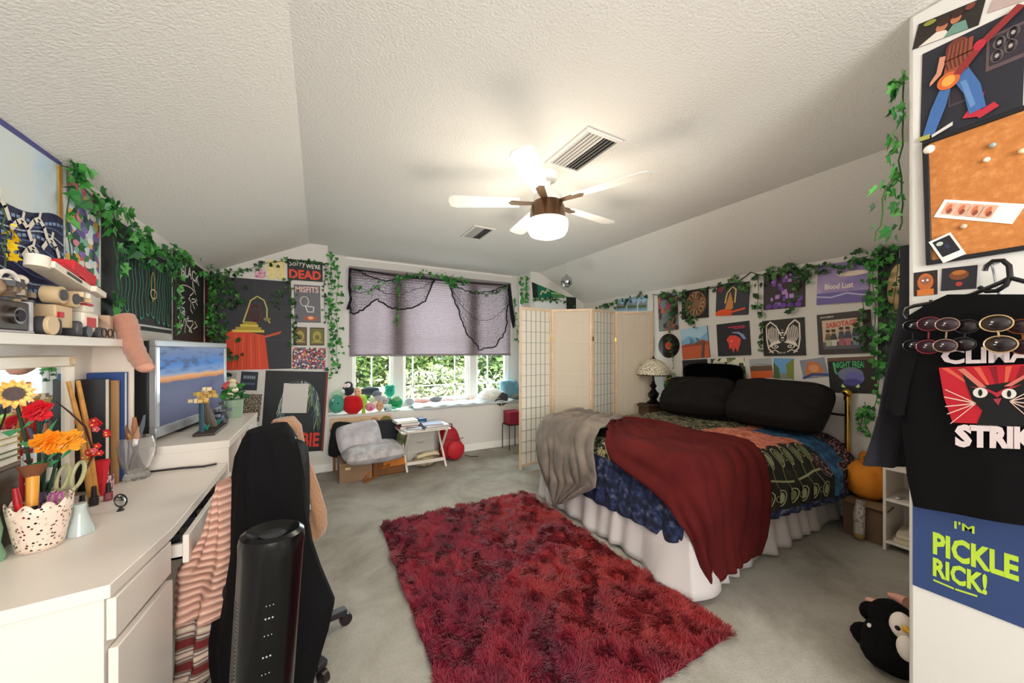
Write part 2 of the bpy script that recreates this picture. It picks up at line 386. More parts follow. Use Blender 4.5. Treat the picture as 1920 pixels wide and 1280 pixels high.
# windows: three units with posts between
def px_X(x, Y=YN): return onY(x, 700, Y).x
posts = [(WX0, px_X(669)), (px_X(727), px_X(757)), (px_X(872), px_X(893)), (px_X(937), WX1)]
struct(MB(WHITE).bb(px_X(738), px_X(755), YN-.02, YN+.1, WZ0, WZ1), 'trim_2'); struct(MB(WHITE).bb(px_X(880), px_X(892), YN-.02, YN+.1, WZ0, WZ1), 'trim_3')
for i, (a, b, mu, hb) in enumerate(((WX0, px_X(738), [px_X(698)], 0), (px_X(755), px_X(880), [px_X(776), px_X(855)], 1), (px_X(892), WX1, [px_X(917)], 0))):
    f = MB(TRIM); w_ = .045
    f.bb(a, a+w_, YN+.02, YN+.08, WZ0, WZ1).bb(b-w_, b, YN+.02, YN+.08, WZ0, WZ1).bb(a+w_, b-w_, YN+.02, YN+.08, WZ0, WZ0+w_).bb(a+w_, b-w_, YN+.02, YN+.08, WZ1-w_, WZ1)
    root = struct(f, 'window_%d' % (i+1), bevel=.004)
    mm = MB(TRIM)
    for x in mu: mm.bb(x-.009, x+.009, YN+.045, YN+.06, WZ0+w_, WZ1-w_)
    mm.bb(a+w_, b-w_, YN+.045, YN+.06, .865, .883); mm.bb(a+w_, b-w_, YN+.045, YN+.06, 1.5, 1.518)
    mm.build('muntins', root)
    MB(GLASS('#f4faf8', .02, .97)).bb(a+w_, b-w_, YN+.05, YN+.054, WZ0+w_, WZ1-w_).build('window_glass', root)
# ------------------------------------------------------------------ outside: garden trees
def bush(c, r, n, size, mats, seed, label, name='leafy_tree'):
    rnd = random.Random(seed); t = thing(name, label, 'tree', (c[0], c[1], -3.0), group='garden trees outside the window')
    MB(M('#4a3a2c', .9)).tube([(c[0], c[1], -3), (c[0]+.1, c[1], c[2]-r[2]*.5), (c[0], c[1], c[2])], [.14, .1, .04], 8).build('trunk', t)
    lm = MB(mats[0])
    blobs = [(V((rnd.gauss(0, .45), rnd.gauss(0, .45), rnd.gauss(0, .45))), rnd.uniform(.25, .5)) for _ in range(14)]
    for i in range(n):
        bc, br = rnd.choice(blobs); d = V((rnd.gauss(0, 1), rnd.gauss(0, 1), rnd.gauss(0, 1))).normalized()*br*rnd.uniform(.6, 1.05)+bc
        p = V(c)+V((d.x*r[0], d.y*r[1], d.z*r[2])); a = V((rnd.gauss(0, 1), rnd.gauss(0, 1), rnd.gauss(0, 1))).normalized(); b = a.orthogonal().normalized()*size; a = a*size*rnd.uniform(.9, 1.8)
        lm.poly([p-a*.5, p+b*.3, p+a*.5, p-b*.3], rnd.choice(mats))
    tag(lm.build('foliage', t, smooth=0), 'mass of small leaves', kind='stuff')
GA = [M('#8a9c58', .6), M('#65803f', .6), M('#c3cc86', .6), M('#46602f', .6)]
GB = [M('#6c8a4c', .6), M('#8aa565', .6), M('#4b6638', .6), M('#c3cf92', .6)]
GC = [M('#c9c2a8', .7), M('#a7a883', .7), M('#8a8f6c', .7), M('#dcd8c8', .7)]
bush((.3, 10.2, 1.5), (1.5, 1.0, 2.0), 5200, .16, GA, 1, 'bright yellow-green tree outside behind left window pane')
bush((2.9, 10.4, 1.8), (1.5, 1.0, 1.9), 5200, .16, GA, 2, 'sunlit lime-green tree outside the right half of the middle pane')
bush((2.4, 13.2, 1.6), (2.8, 1.0, 2.8), 6000, .2, GB, 3, 'darker grey-green tree farther off behind the middle pane')
bush((5.6, 10.6, 1.4), (1.6, 1.2, 2.3), 5200, .17, GB, 4, 'grey-green tree outside behind the right window pane')
bush((2.4, 7.6, -.5), (3.2, .7, .9), 7000, .13, GC, 5, 'low pale dry shrub outside at the foot of the panes', 'garden_shrub')
bush((8.2, 15.5, 1.4), (4.2, 1.2, 3.4), 5000, .3, GB, 6, 'broad distant green tree beyond the right pane')
bush((-2.6, 15.5, 1.4), (4.2, 1.2, 3.4), 5000, .3, GA, 8, 'broad distant green tree beyond the left pane')
struct(MB(M('#b7ab90', .95, bump=.3)).bb(-30, 40, 5.6, 60, -3.1, -3.0), 'ground')
# ------------------------------------------------------------------ window shade, netting
SY = 4.84
sh = thing('window_shade', 'mauve pleated cellular shade pulled halfway down over the windows', 'window shade', (1.47, SY, 1.30))
def pleat(u, v):
    x = .335+u*2.285; z = 1.315+v*1.075
    return V((x, SY+(.007 if int(round(v*64)) % 2 else -.007), z))
MB(TRANSLU('#8d8084', .2, h2='#85777c')).grid(pleat, 8, 64).build('pleated_fabric', sh, smooth=0)
tag(MB(M('#7d7878', .5)).bb(.335, 2.62, SY-.014, SY+.014, 1.292, 1.317).build('bottom_rail', sh, bevel=.003), 'grey bottom rail')
MB(M('#8c8486', .5)).bb(.335, 2.62, SY-.02, SY+.025, 2.385, 2.42).build('head_rail', sh, bevel=.003)
def netting(label, top, bot, seed, nx=44, ny=22):
    """open black net between an upper and lower polyline of picture points"""
    NY = 4.80; rnd = random.Random(seed)
    def lerpP(P, t):
        t = t*(len(P)-1); i = min(int(t), len(P)-2); f = t-i; return V((P[i][0]+(P[i+1][0]-P[i][0])*f, P[i][1]+(P[i+1][1]-P[i][1])*f))
    mb = MB(M('#14141a', .9)); G = []
    for j in range(ny+1):
        row = []
        for i in range(nx+1):
            a = lerpP(top, i/nx); b = lerpP(bot, i/nx); p = a.lerp(b, j/ny)
            jx, jy = rnd.uniform(-1.6, 1.6), rnd.uniform(-1.6, 1.6)
            q = onY(p.x+jx, p.y+jy, NY); q.y += .012*sin(i*.7)+.006*sin(j); row.append(q)
        G.append(row)
    for j in range(ny+1):
        for i in range(nx+1):
            if i < nx and rnd.random() < .93: mb.tube([G[j][i], G[j][i+1]], .0013, 3, cap=False)
            if j < ny and rnd.random() < .93: mb.tube([G[j][i], G[j+1][i]], .0013, 3, cap=False)
    for rw, r in ((G[0], .008), (G[-1], .010), (G[ny//2], .004)): mb.tube([p+V((0, rnd.uniform(-.006, .006), rnd.uniform(-.006, .006))) for p in rw], r, 5)
    mb.tube([g[0] for g in G], .009, 5); mb.tube([g[-1] for g in G], .009, 5)
    return tag(mb.build('netting'), label, 'netting', 'black fabric netting draped over the window shade')
netting('black netting swagged over left half of the mauve shade', [(656, 504), (680, 511), (700, 521), (722, 526), (745, 523), (768, 516), (815, 523)], [(657, 586), (668, 588), (684, 578), (705, 560), (728, 575), (750, 581), (772, 578), (795, 566), (812, 530)], 1)
netting('black netting hanging in a deep loop over the right part of the mauve shade', [(840, 526), (862, 540), (885, 548), (915, 546), (938, 540), (953, 533)], [(842, 532), (858, 580), (875, 625), (900, 655), (930, 650), (948, 620), (955, 560)], 2, 40, 26)
tag(MB(M('#14141a', .9)).tube([onY(x, y, 4.79) for x, y in ((656, 503), (700, 510), (760, 519), (820, 524), (880, 530), (955, 535))], .009, 6).tube([onY(x, y, 4.79) for x, y in ((656, 503), (654, 540), (658, 560), (652, 580))], [.014, .01, .016, .02], 6).tube([onY(x, y, 4.79) for x, y in ((955, 533), (958, 570), (962, 600), (963, 615))], [.02, .03, .035, .01], 6).build('netting'), 'twisted black net rope along top edge of the mauve shade', 'netting')
# ------------------------------------------------------------------ ceiling things
def vent(x0, x1, y0, y1, label):
    t = thing('ceiling_vent', label, 'vent', ((x0+x1)/2, (y0+y1)/2, ZC-.012), group='ceiling air vents')
    f = MB(M('#dddad4', .5)); b = .022
    f.bb(x0-b, x1+b, y0-b, y0, ZC-.012, ZC).bb(x0-b, x1+b, y1, y1+b, ZC-.012, ZC).bb(x0-b, x0, y0, y1, ZC-.012, ZC).bb(x1, x1+b, y0, y1, ZC-.012, ZC); f.build('frame', t, bevel=.002)
    tag(MB(M('#26262a', .8)).bb(x0, x1, y0, y1, ZC-.0015, ZC-.0005).build('duct_opening', t), 'dark duct opening')
    n = 9
    for i in range(n):
        x = x0+(i+.5)*(x1-x0)/n; MB(M('#b9b6b0', .45)).box((x, (y0+y1)/2, ZC-.007), (.013, y1-y0, .0015), ry=radians(38 if i < 5 else -38)).build('slat', t)
vent(1.27, 1.49, 1.47, 1.83, 'large white louvred air vent nearest the ceiling fan')
vent(1.31, 1.49, 3.11, 3.45, 'smaller louvred ceiling vent between the fan and the window')
fx, fy = 1.345, 1.96
fan = thing('ceiling_fan', 'white ceiling fan with bronze motor band and glowing round light', 'ceiling fan', (fx, fy, ZC-.42))
def LT(z=0): return TR((fx, fy, z))
FW = M('#ece9e4', .35)
MB(FW).lathe([(0, ZC), (.075, ZC), (.075, ZC-.02), (.06, ZC-.05), (.03, ZC-.06), (0, ZC-.06)], 28, T=LT()).build('canopy', fan)
MB(FW).lathe([(0, ZC-.05), (.022, ZC-.05), (.022, ZC-.12), (.07, ZC-.13), (.095, ZC-.16), (.1, ZC-.21), (0, ZC-.21)], 28, T=LT()).build('motor_housing', fan)
tag(MB(M('#5f4632', .3, metal=.7)).lathe([(0, ZC-.2), (.1, ZC-.2), (.115, ZC-.24), (.12, ZC-.3), (.128, ZC-.325), (0, ZC-.325)], 32, T=LT()).build('light_collar', fan), 'bronze collar')
gl = M('#fff3dd', .3, emit=5)
tag(MB(gl).lathe([(0, ZC-.322), (.134, ZC-.322), (.137, ZC-.345), (.132, ZC-.385), (.118, ZC-.41), (.08, ZC-.425), (0, ZC-.43)], 32, T=LT()).build('lamp_glass', fan), 'glowing frosted glass bowl')
for k in range(5):
    a = radians(8+72*k); T = TR((fx, fy, ZC-.2), 0, 0, a)
    bl = MB(FW).prism([(.19, -.05, 0), (.62, -.068, .006), (.655, -.05, .006), (.665, 0, .006), (.655, .05, .006), (.62, .068, .006), (.19, .05, 0)], (0, 0, .007), T=T @ TR(rx=radians(10))).build('blade', fan, bevel=.002)
    tag(MB(M('#6b5644', .35, metal=.6)).prism([(.085, -.02, -.006), (.24, -.03, -.004), (.26, 0, -.004), (.24, .03, -.004), (.085, .02, -.006)], (0, 0, .006), T=T).build('blade_bracket', bl), 'bronze bracket')
lamp('fan_lamp', 'POINT', (fx, fy, ZC-.47), (0, 0, 0), 26, (1, .88, .72), shadow_soft_size=.3)
# mirror ball
bx, by = 2.9, 3.78; dbz = 2.285
db = thing('disco_ball', 'small mirrored disco ball hanging near the far right ceiling slope', 'disco ball', (bx, by, dbz-.082))
mb = MB(M('#c9cdd2', .08, metal=1)); mb.sph((bx, by, dbz), .08, n=20); 
tag(mb.build('mirrored_ball', db, smooth=0), 'faceted mirror ball'); MB(METAL).cyl((bx, by, dbz+.078), (bx, by, dbz+.095), .012).build('cap', db); MB(M('#d8d8d8')).cyl((bx, by, dbz+.09), (bx, by, ZC), .0015, n=5).build('string', db)
# ================================================================== left side: desk, hutch, shelf unit, television
ZD = .75
dk = thing('desk', 'white laminate desk with angled front corner and open pencil drawer', 'desk', (-.7, 1.85, 0))
dpoly = [(-.925, 1.30), (-.655, 1.30), (-.478, 1.313), (-.442, 1.637), (-.439, 2.435), (-.925, 2.435)]
MB(LAM).prism([(a, b, ZD-.035) for a, b in dpoly], (0, 0, .035)).build('desk_top', dk, bevel=.002)
MB(LAM).prism([(a, b, 0) for a, b in [(-.92, 1.315), (-.65, 1.315), (-.495, 1.328), (-.47, 1.625), (-.47, 1.65), (-.92, 1.65)]], (0, 0, ZD-.035)).build('cabinet_body', dk)
def front(z0, z1, name, off=.0):
    a = V((-.493, 1.332, 0)); b = V((-.466, 1.635, 0)); d = (b-a).normalized(); n = V((d.y, -d.x, 0))
    return MB(LAM).prism([a+n*off+V((0, 0, z0)), b+n*off+V((0, 0, z0)), b+n*off+V((0, 0, z1)), a+n*off+V((0, 0, z1))], n*.02).build(name, dk, bevel=.002)
front(.595, .705, 'drawer_front'); front(.06, .572, 'door', .004)
MB(LAM).bb(-.92, -.90, 1.65, 2.42, .3, ZD-.035).build('back_panel', dk)
MB(LAM).bb(-.92, -.47, 2.405, 2.43, 0, ZD-.035).build('side_panel', dk)
dr = MB(LAM).bb(-.428, -.410, 1.675, 2.40, .60, .700).build('pencil_drawer', dk, bevel=.002)
MB(LAM).bb(-.85, -.428, 1.69, 2.385, .612, .62).bb(-.85, -.428, 1.69, 1.702, .612, .665).bb(-.85, -.428, 2.373, 2.385, .612, .665).build('drawer_tray', dr)
dd = MB(M('#15151a')); rnd = random.Random(3)
for i in range(9): dd.box((-.47-rnd.random()*.06, 1.76+i*.065, .655+rnd.random()*.02), (.05, .05, .03), [M('#15151a'), M('#3b2b2b'), M('#23262e')][i % 3], rz=rnd.random())
tag(dd.build('drawer_contents', dr), 'dark odds and ends in drawer')
# hutch
hz = 1.415; hu = thing('desk_hutch', 'shallow white hutch shelf standing on the desk against left wall', 'shelf', (-.86, 1.9, ZD))
MB(LAM).bb(-.93, -.79, 1.05, 2.40, hz-.035, hz).build('top_board', hu, bevel=.002)
MB(M('#e6d8ca', .45)).bb(-.93, -.79, 2.38, 2.40, ZD+.001, hz-.035).build('side_panel', hu, bevel=.002)
MB(LAM).bb(-.93, -.79, 1.31, 1.33, ZD+.001, hz-.035).build('side_panel', hu, bevel=.002)
MB(LAM).bb(-.932, -.925, 1.33, 2.38, ZD+.05, hz-.035).build('back_panel', hu)
# mirror frame
def rect_frame(name, label, cat, x, y0, y1, z0, z1, b, mat, inner, dep=.02):
    t = thing(name, label, cat, (x, (y0+y1)/2, z0))
    MB(mat).bb(x, x+dep, y0, y1, z0, z0+b).bb(x, x+dep, y0, y1, z1-b, z1).bb(x, x+dep, y0, y0+b, z0+b, z1-b).bb(x, x+dep, y1-b, y1, z0+b, z1-b).build('frame', t, bevel=.004)
    MB(inner).bb(x+.002, x+.008, y0+b, y1-b, z0+b, z1-b).build('mirror_glass', t); return t
mr = rect_frame('framed_mirror', 'cream framed mirror standing in the hutch behind the toy flowers', 'mirror', -.916, 1.47, 2.18, ZD+.002, 1.34, .042, M('#efe4d2', .35), M('#dfe6ea', .02, metal=1))
MB(M('#d9b98a', .4)).box((-.894, 2.158, 1.318), (.006, .03, .03)).build('corner_rosette', mr, bevel=.004)
# books
def book(name, label, x0, x1, y0, y1, z0, z1, cover, T=None, axis='y', pages='#efe9dc', group=None, text=None, tcol='#dddddd'):
    """cover boards plus page block; axis = thickness axis"""
    t = thing(name, label, 'book', ((x0+x1)/2, (y0+y1)/2, z0), group=group)
    c = MB(cover); th = .0035
    if axis == 'y':
        c.bb(x0, x1, y0, y0+th, z0, z1).bb(x0, x1, y1-th, y1, z0, z1).bb(x0, x0+th, y0, y1, z0, z1)
        p = MB(M(pages, .8)).bb(x0+th, x1-.004, y0+th, y1-th, z0+.003, z1-.003)
    else:
        c.bb(x0, x1, y0, y1, z0, z0+th).bb(x0, x1, y0, y1, z1-th, z1).bb(x0, x0+th, y0, y1, z0, z1)
        p = MB(M(pages, .8)).bb(x0+th, x1-.004, y0+.003, y1-.003, z0+th, z1-th)
    c.build('cover', t, bevel=.0008); p.build('pages', t)
    if text:
        a = Art((x0, y0-.0002, z0), (1, 0, 0), (0, 0, 1), x1-x0, z1-z0, cover, .0003)
        for i, s_ in enumerate(text): a.text(s_, .1, .84-i*.07, .1+.05*len(s_), .88-i*.07, M(tcol), .01)
        a.build('cover_print', None, None, parent=t)
    return t
book('book', 'tall blue book at the far end of hutch', -.925, -.802, 2.335, 2.372, ZD+.001, 1.26, M('#2b4a86', .5))
book('book', 'dark covered book with white lettering in front of tall blue book', -.925, -.83, 2.24, 2.285, ZD+.001, 1.235, M('#211f24', .45), text=['', '', '', ''] and None)
book('book', 'slim tan paperback between the dark book and tall blue book', -.925, -.812, 2.295, 2.315, ZD+.001, 1.225, M('#a77b4c', .6))
for i in range(5):
    book('book', ['flat cream book at bottom of stack at left desk edge', 'flat green-spined book second from bottom of stack at left desk edge', 'flat white book in middle of stack at left desk edge', 'flat yellowish book second from top of stack at left desk edge', 'flat cream book topmost of stack at left desk edge'][i], -.893, -.852, 1.685, 1.775, ZD+.255+i*.021, ZD+.274+i*.021, M(['#e9ddc8', '#7d8b5a', '#efe9e0', '#d9c68c', '#efe3cf'][i], .6), axis='z', group=None)
bx_ = thing('storage_box', 'low dark wooden box carrying the book stack at left desk edge', 'box', (-.873, 1.73, ZD)); MB(M('#54402f', .5)).bb(-.893, -.853, 1.685, 1.775, ZD+.001, ZD+.24).build('body', bx_, bevel=.003); MB(M('#6a523c', .5)).bb(-.894, -.851, 1.682, 1.778, ZD+.24, ZD+.2545).build('lid', bx_, bevel=.003)
# shelf unit beyond the desk
UZ = .87; Y0, Y1 = 2.45, 3.46
su = thing('cube_shelf', 'white low cube shelf unit under the television', 'shelf', (-.68, 2.95, 0))
MB(LAM).bb(-.925, -.43, Y0, Y1, UZ-.04, UZ).build('top_board', su, bevel=.002)
for y in (Y0, Y0+.33, Y0+.66, Y1-.02): MB(LAM).bb(-.925, -.435, y, y+.02, .02, UZ-.04).build('upright', su, bevel=.001)
MB(LAM).bb(-.925, -.435, Y0, Y1, 0, .02).bb(-.925, -.435, Y0+.02, Y1-.02, .42, .44).build('shelf_board', su)
MB(LAM).bb(-.93, -.925, Y0, Y1, .02, UZ-.04).build('back_panel', su)
for z0, z1 in ((.03, .415), (.445, .825)): 
    d_ = MB(LAM).bb(-.445, -.43, Y0+.685, Y1-.025, z0, z1).build('door', su, bevel=.002); MB(M('#2a2a2c', .4)).sph((-.425, Y0+.71, (z0+z1)/2+.12), .009, n=10).build('knob', d_)
t = thing('storage_box', 'small red patterned box in the first opening of white cube shelf', 'box', (-.5, Y0+.17, .44)); MB(M('#c2253a', .5)).bb(-.62, -.47, Y0+.06, Y0+.24, .441, .60).build('body', t, bevel=.004); MB(M('#ecd7dc', .5)).bb(-.625, -.465, Y0+.055, Y0+.245, .60, .63).build('lid', t, bevel=.003)
# television
a = V((-.77, 2.56, 0)); b = V((-.64, 3.48, 0)); tr_ = (b-a).normalized(); tn = V((tr_.y, -tr_.x, 0)); tw = (b-a).length; tz0, tz1 = .895, 1.42
tv = thing('television', 'silver framed flat television showing a sunset over the sea', 'television', ((a+b)/2+V((0, 0, UZ)))[:])
T = frame_m(a+V((0, 0, tz0)), tr_, (0, 0, 1), tr_.cross(V((0, 0, 1)))); th_ = tz1-tz0
SIL = M('#b9bcc2', .3, metal=.5)
f = MB(SIL, T); f.bb(0, tw, 0, .055, -.02, .012).bb(0, tw, th_-.035, th_, -.02, .012).bb(0, .035, .055, th_-.035, -.02, .012).bb(tw-.035, tw, .055, th_-.035, -.02, .012); f.build('bezel', tv, bevel=.004)
MB(M('#1b1c20', .5), T).bb(.005, tw-.005, .01, th_-.005, -.10, -.018).bb(.1, tw-.1, .08, th_-.1, -.14, -.1).build('back_case', tv, bevel=.012)
def sunset():
    m = bpy.data.materials.new('sunset_screen'); m.use_nodes = True; N = m.node_tree.nodes; L = m.node_tree.links; b_ = N['Principled BSDF']
    tc = N.new('ShaderNodeTexCoord'); sp = N.new('ShaderNodeSeparateXYZ'); L.new(tc.outputs['Generated'], sp.inputs[0])
    mp = N.new('ShaderNodeMapping'); mp.inputs['Scale'].default_value = (1, 4, 9); L.new(tc.outputs['Generated'], mp.inputs[0])
    n = N.new('ShaderNodeTexNoise'); n.inputs['Scale'].default_value = 1.3; n.inputs['Detail'].default_value = 6; L.new(mp.outputs[0], n.inputs[0])
    ma = N.new('ShaderNodeMath'); ma.operation = 'MULTIPLY_ADD'; ma.inputs[1].default_value = .07; L.new(n.outputs['Fac'], ma.inputs[0]); L.new(sp.outputs['Z'], ma.inputs[2])
    r = N.new('ShaderNodeValToRGB'); cr = r.color_ramp
    st = [(0, '#4d4f66'), (.2, '#5f617c'), (.42, '#6a6d8c'), (.56, '#5e6584'), (.585, '#d08a55'), (.63, '#f0b070'), (.67, '#8aa4c8'), (.8, '#4b86cc'), (.93, '#6f86b2'), (1, '#7f8fae')]
    while len(cr.elements) < len(st): cr.elements.new(.5)
    for e, (p, h) in zip(cr.elements, st): e.position = p; e.color = lin(h)
    L.new(ma.outputs[0], r.inputs[0])
    cl = N.new('ShaderNodeValToRGB'); cl.color_ramp.elements[0].position = .52; cl.color_ramp.elements[1].position = .66; L.new(n.outputs['Fac'], cl.inputs[0])
    up = N.new('ShaderNodeMapRange'); up.inputs[1].default_value = .6; up.inputs[2].default_value = .72; L.new(sp.outputs['Z'], up.inputs[0])
    mu = N.new('ShaderNodeMath'); mu.operation = 'MULTIPLY'; L.new(cl.outputs[0], mu.inputs[0]); L.new(up.outputs[0], mu.inputs[1])
    mx = N.new('ShaderNodeMixRGB'); mx.inputs[2].default_value = lin('#4a5f88'); L.new(mu.outputs[0], mx.inputs[0]); L.new(r.outputs[0], mx.inputs[1])
    L.new(mx.outputs[0], b_.inputs['Emission Color']); b_.inputs['Emission Strength'].default_value = .5; b_.inputs['Base Color'].default_value = (.01, .01, .01, 1); b_.inputs['Roughness'].default_value = .6; b_.inputs['Specular IOR Level'].default_value = .15
    return m
tag(MB(sunset(), T).bb(.035, tw-.035, .055, th_-.035, -.004, .003).build('screen', tv), 'lit screen with an orange sunset above grey sea')
MB(M('#2a2b2e', .3), T).bb(tw/2-.18, tw/2+.18, -.022, -.012, -.12, .0).bb(tw/2-.05, tw/2+.05, -.015, .02, -.07, -.03).build('stand', tv, bevel=.004)
# ------------------------------------------------------------------ things on the desk
def bristle(mb, base, top, r0, r1, mat): mb.tube([base, base.lerp(top, .5), top], [r0, (r0+r1)*.6, r1], 12, mat)
# lace pot
p0 = onZ(76, 1020, ZD+.001); p0.x = -.76; p0.y = 1.67
lp = thing('lace_pot', 'cream openwork pot with scalloped rim near the desk corner', 'pot', p0[:])
def lace():
    m = bpy.data.materials.new('lace_metal'); m.use_nodes = True; N = m.node_tree.nodes; L = m.node_tree.links; b_ = N['Principled BSDF']; b_.inputs['Base Color'].default_value = lin('#ecd6c4'); b_.inputs['Roughness'].default_value = .4
    tc = N.new('ShaderNodeTexCoord'); v = N.new('ShaderNodeTexVoronoi'); v.inputs['Scale'].default_value = 95; L.new(tc.outputs['Object'], v.inputs[0])
    r = N.new('ShaderNodeValToRGB'); r.color_ramp.interpolation = 'CONSTANT'; r.color_ramp.elements[0].color = (0, 0, 0, 1); r.color_ramp.elements[1].position = .33; L.new(v.outputs['Distance'], r.inputs[0]); L.new(r.outputs[0], b_.inputs['Alpha']); return m
LM = lace(); nn = 48; mb = MB(LM); rows = []
for j in range(9):
    z = .13*j/8; r = .046+.02*j/8
    rows.append([(r*cos(2*pi*k/nn), r*sin(2*pi*k/nn), z+(.022*abs(sin(5*2*pi*k/nn)) if j == 8 else 0)) for k in range(nn)])
mb.add([p0+V(q) for rw in rows for q in rw], [(j*nn+k, j*nn+(k+1) % nn, (j+1)*nn+(k+1) % nn, (j+1)*nn+k) for j in range(8) for k in range(nn)])
mb.build('openwork_wall', lp, solid=.002); MB(M('#ecd6c4', .4)).cyl(p0, p0+V((0, 0, .004)), .046, n=32).build('bottom', lp)
def tool(label, name, cat, px, py, s, base_off, parts, group='brushes and tools in the openwork pot'):
    """parts: (fraction0, fraction1, r0, r1, mat, partname) along the line pot base -> point of photo"""
    top = at(px, py, s); base = p0+V(base_off); t = thing(name, label, cat, base[:], group=group)
    for f0, f1, r0, r1, m_, nm in parts:
        MB(m_).tube([base.lerp(top, f0), base.lerp(top, (f0+f1)/2), base.lerp(top, f1)], [r0, (r0+r1)/2, r1], 12).build(nm, t)
    return t
OR = M('#e09a35', .35); BR = M('#7b4a2d', .8, bump=.5, scale=300); DK = M('#221a1c', .35)
tool('large makeup brush with flat brown bristles and amber handle in openwork pot', 'makeup_brush', 'brush', 62, 872, 1.12, (-.01, -.02, .005), [(0, .5, .008, .01, DK, 'handle'), (.5, .86, .013, .014, OR, 'grip'), (.86, 1, .016, .034, BR, 'bristles')])
tool('black handled round makeup brush leaning right in openwork pot', 'makeup_brush', 'brush', 92, 880, 1.2, (.0, .0, .005), [(0, .8, .005, .006, DK, 'handle'), (.8, 1, .012, .018, M('#cfc8c0', .8), 'bristles')])
tool('red capped marker standing in openwork pot', 'marker_pen', 'pen', 28, 915, 1.06, (-.02, -.02, .005), [(0, .75, .008, .008, M('#c41f2b', .35), 'barrel'), (.75, 1, .009, .006, M('#a01822', .35), 'cap')])
tool('purple handled brush low in openwork pot', 'makeup_brush', 'brush', 70, 925, 1.12, (.01, -.01, .005), [(0, .8, .006, .007, M('#5b2a63', .35), 'handle'), (.8, 1, .016, .017, M('#2b1438', .5), 'bristles')])
tool('pale wooden pencil in openwork pot', 'pencil', 'pencil', 88, 930, 1.14, (.01, -.02, .005), [(0, .9, .004, .004, M('#e7c69a', .5), 'shaft'), (.9, 1, .004, .001, M('#caa27a'), 'tip')])
# scissors with looped handles
def scissors(label, hx, hy, s, mat, off, sz=1.0):
    base = p0+V(off); c = at(hx, hy, s); t = thing('scissors', label, 'scissors', base[:]); 
    up = (c-base).normalized(); side = V((cs, -sn, 0)); side = (side-up*side.dot(up)).normalized()
    MB(METAL).tube([base, base.lerp(c, .6)], [.002, .006], 6).build('blades', t)
    for sg in (-1, 1):
        k = c+side*(.019*sg*sz); P = [k+side*(.0145*sz*cos(a_))+up*(.034*sz*sin(a_)) for a_ in [2*pi*i/20 for i in range(21)]]
        mb = MB(mat); mb.tube(P, .0045*sz, 8); mb.tube([base.lerp(c, .55), k-up*.034*sz], .005*sz, 8); mb.build('handle', t)
scissors('scissors with long sage-green looped handles in openwork pot', 132, 892, 1.2, M('#a9a77c', .4), (.02, .01, .005), 1.25)
scissors('small scissors with pink and purple handles in openwork pot', 104, 935, 1.13, M('#a5468e', .4), (.02, -.02, .005), .6)
def lathe_thing(name, label, cat, base, prof, mat, n=28, group=None, part='body'):
    t = thing(name, label, cat, V(base)[:], group=group); MB(mat).lathe(prof, n, T=TR(V(base))).build(part, t); return t
lathe_thing('glass_vase', 'pale green glass bottle vase at left desk edge', 'vase', (-.835, 1.615, ZD+.001), [(0, 0), (.03, 0), (.032, .015), (.022, .05), (.026, .09), (.02, .13), (.018, .16), (.015, .16), (.017, .13), (.02, .1), (0, .02)], M('#a9dcb4', .1, trans=.6))
g_ = onZ(148, 985, ZD); g_.x = -.70; g_.y = 1.73
lathe_thing('glass_candlestick', 'frosted white glass bell holder behind the openwork pot', 'candle holder', (g_.x, g_.y, ZD+.001), [(0, 0), (.034, 0), (.03, .02), (.018, .06), (.014, .085), (.016, .1), (0, .1)], M('#e3efee', .12, trans=.5))
t = thing('compact_mirror', 'small round silver mirror beside the frosted glass bell', 'mirror', (-.66, 1.9, ZD+.001)); MB(M('#cfd4da', .05, metal=1)).sph((-.665, 1.905, ZD+.038), (.021, .006, .021), n=24, rot=Matrix.Rotation(-.5, 3, 'Z')).build('disc', t); MB(DK).tube([(-.665+.024*cos(a_)*.88, 1.905-.024*cos(a_)*.48, ZD+.038+.024*sin(a_)) for a_ in [2*pi*i/24 for i in range(25)]], .0025, 6).tube([(-.665, 1.905, ZD+.014), (-.665, 1.905, ZD)], [.003, .012], 10).build('rim', t)
for i, (dx, dy, h_, c_, lb) in enumerate(((-.78, 2.02, .075, '#1c1a20', 'black capped nail polish bottle near the red cone'), (-.755, 2.06, .07, '#7c2330', 'dark red nail polish bottle near the red cone'), (-.79, 1.965, .06, '#d8cfc6', 'clear squat perfume bottle beside nail polish bottles'))):
    t = thing('nail_polish', lb, 'bottle', (dx, dy, ZD+.001)); MB(M(c_, .15)).box((dx, dy, ZD+.018), (.026, .026, .034), rz=.3).build('glass_body', t, bevel=.004); MB(DK).cyl((dx, dy, ZD+.035), (dx, dy, ZD+h_), .009, .007).build('cap', t)
# red cone
lathe_thing('red_cone', 'slim red cone standing point down among the desk cosmetics', 'cone', (-.80, 2.13, ZD+.001), [(.004, 0), (.012, .03), (.026, .15), (.024, .15), (0, .14)], M('#c3212f', .4), 6)
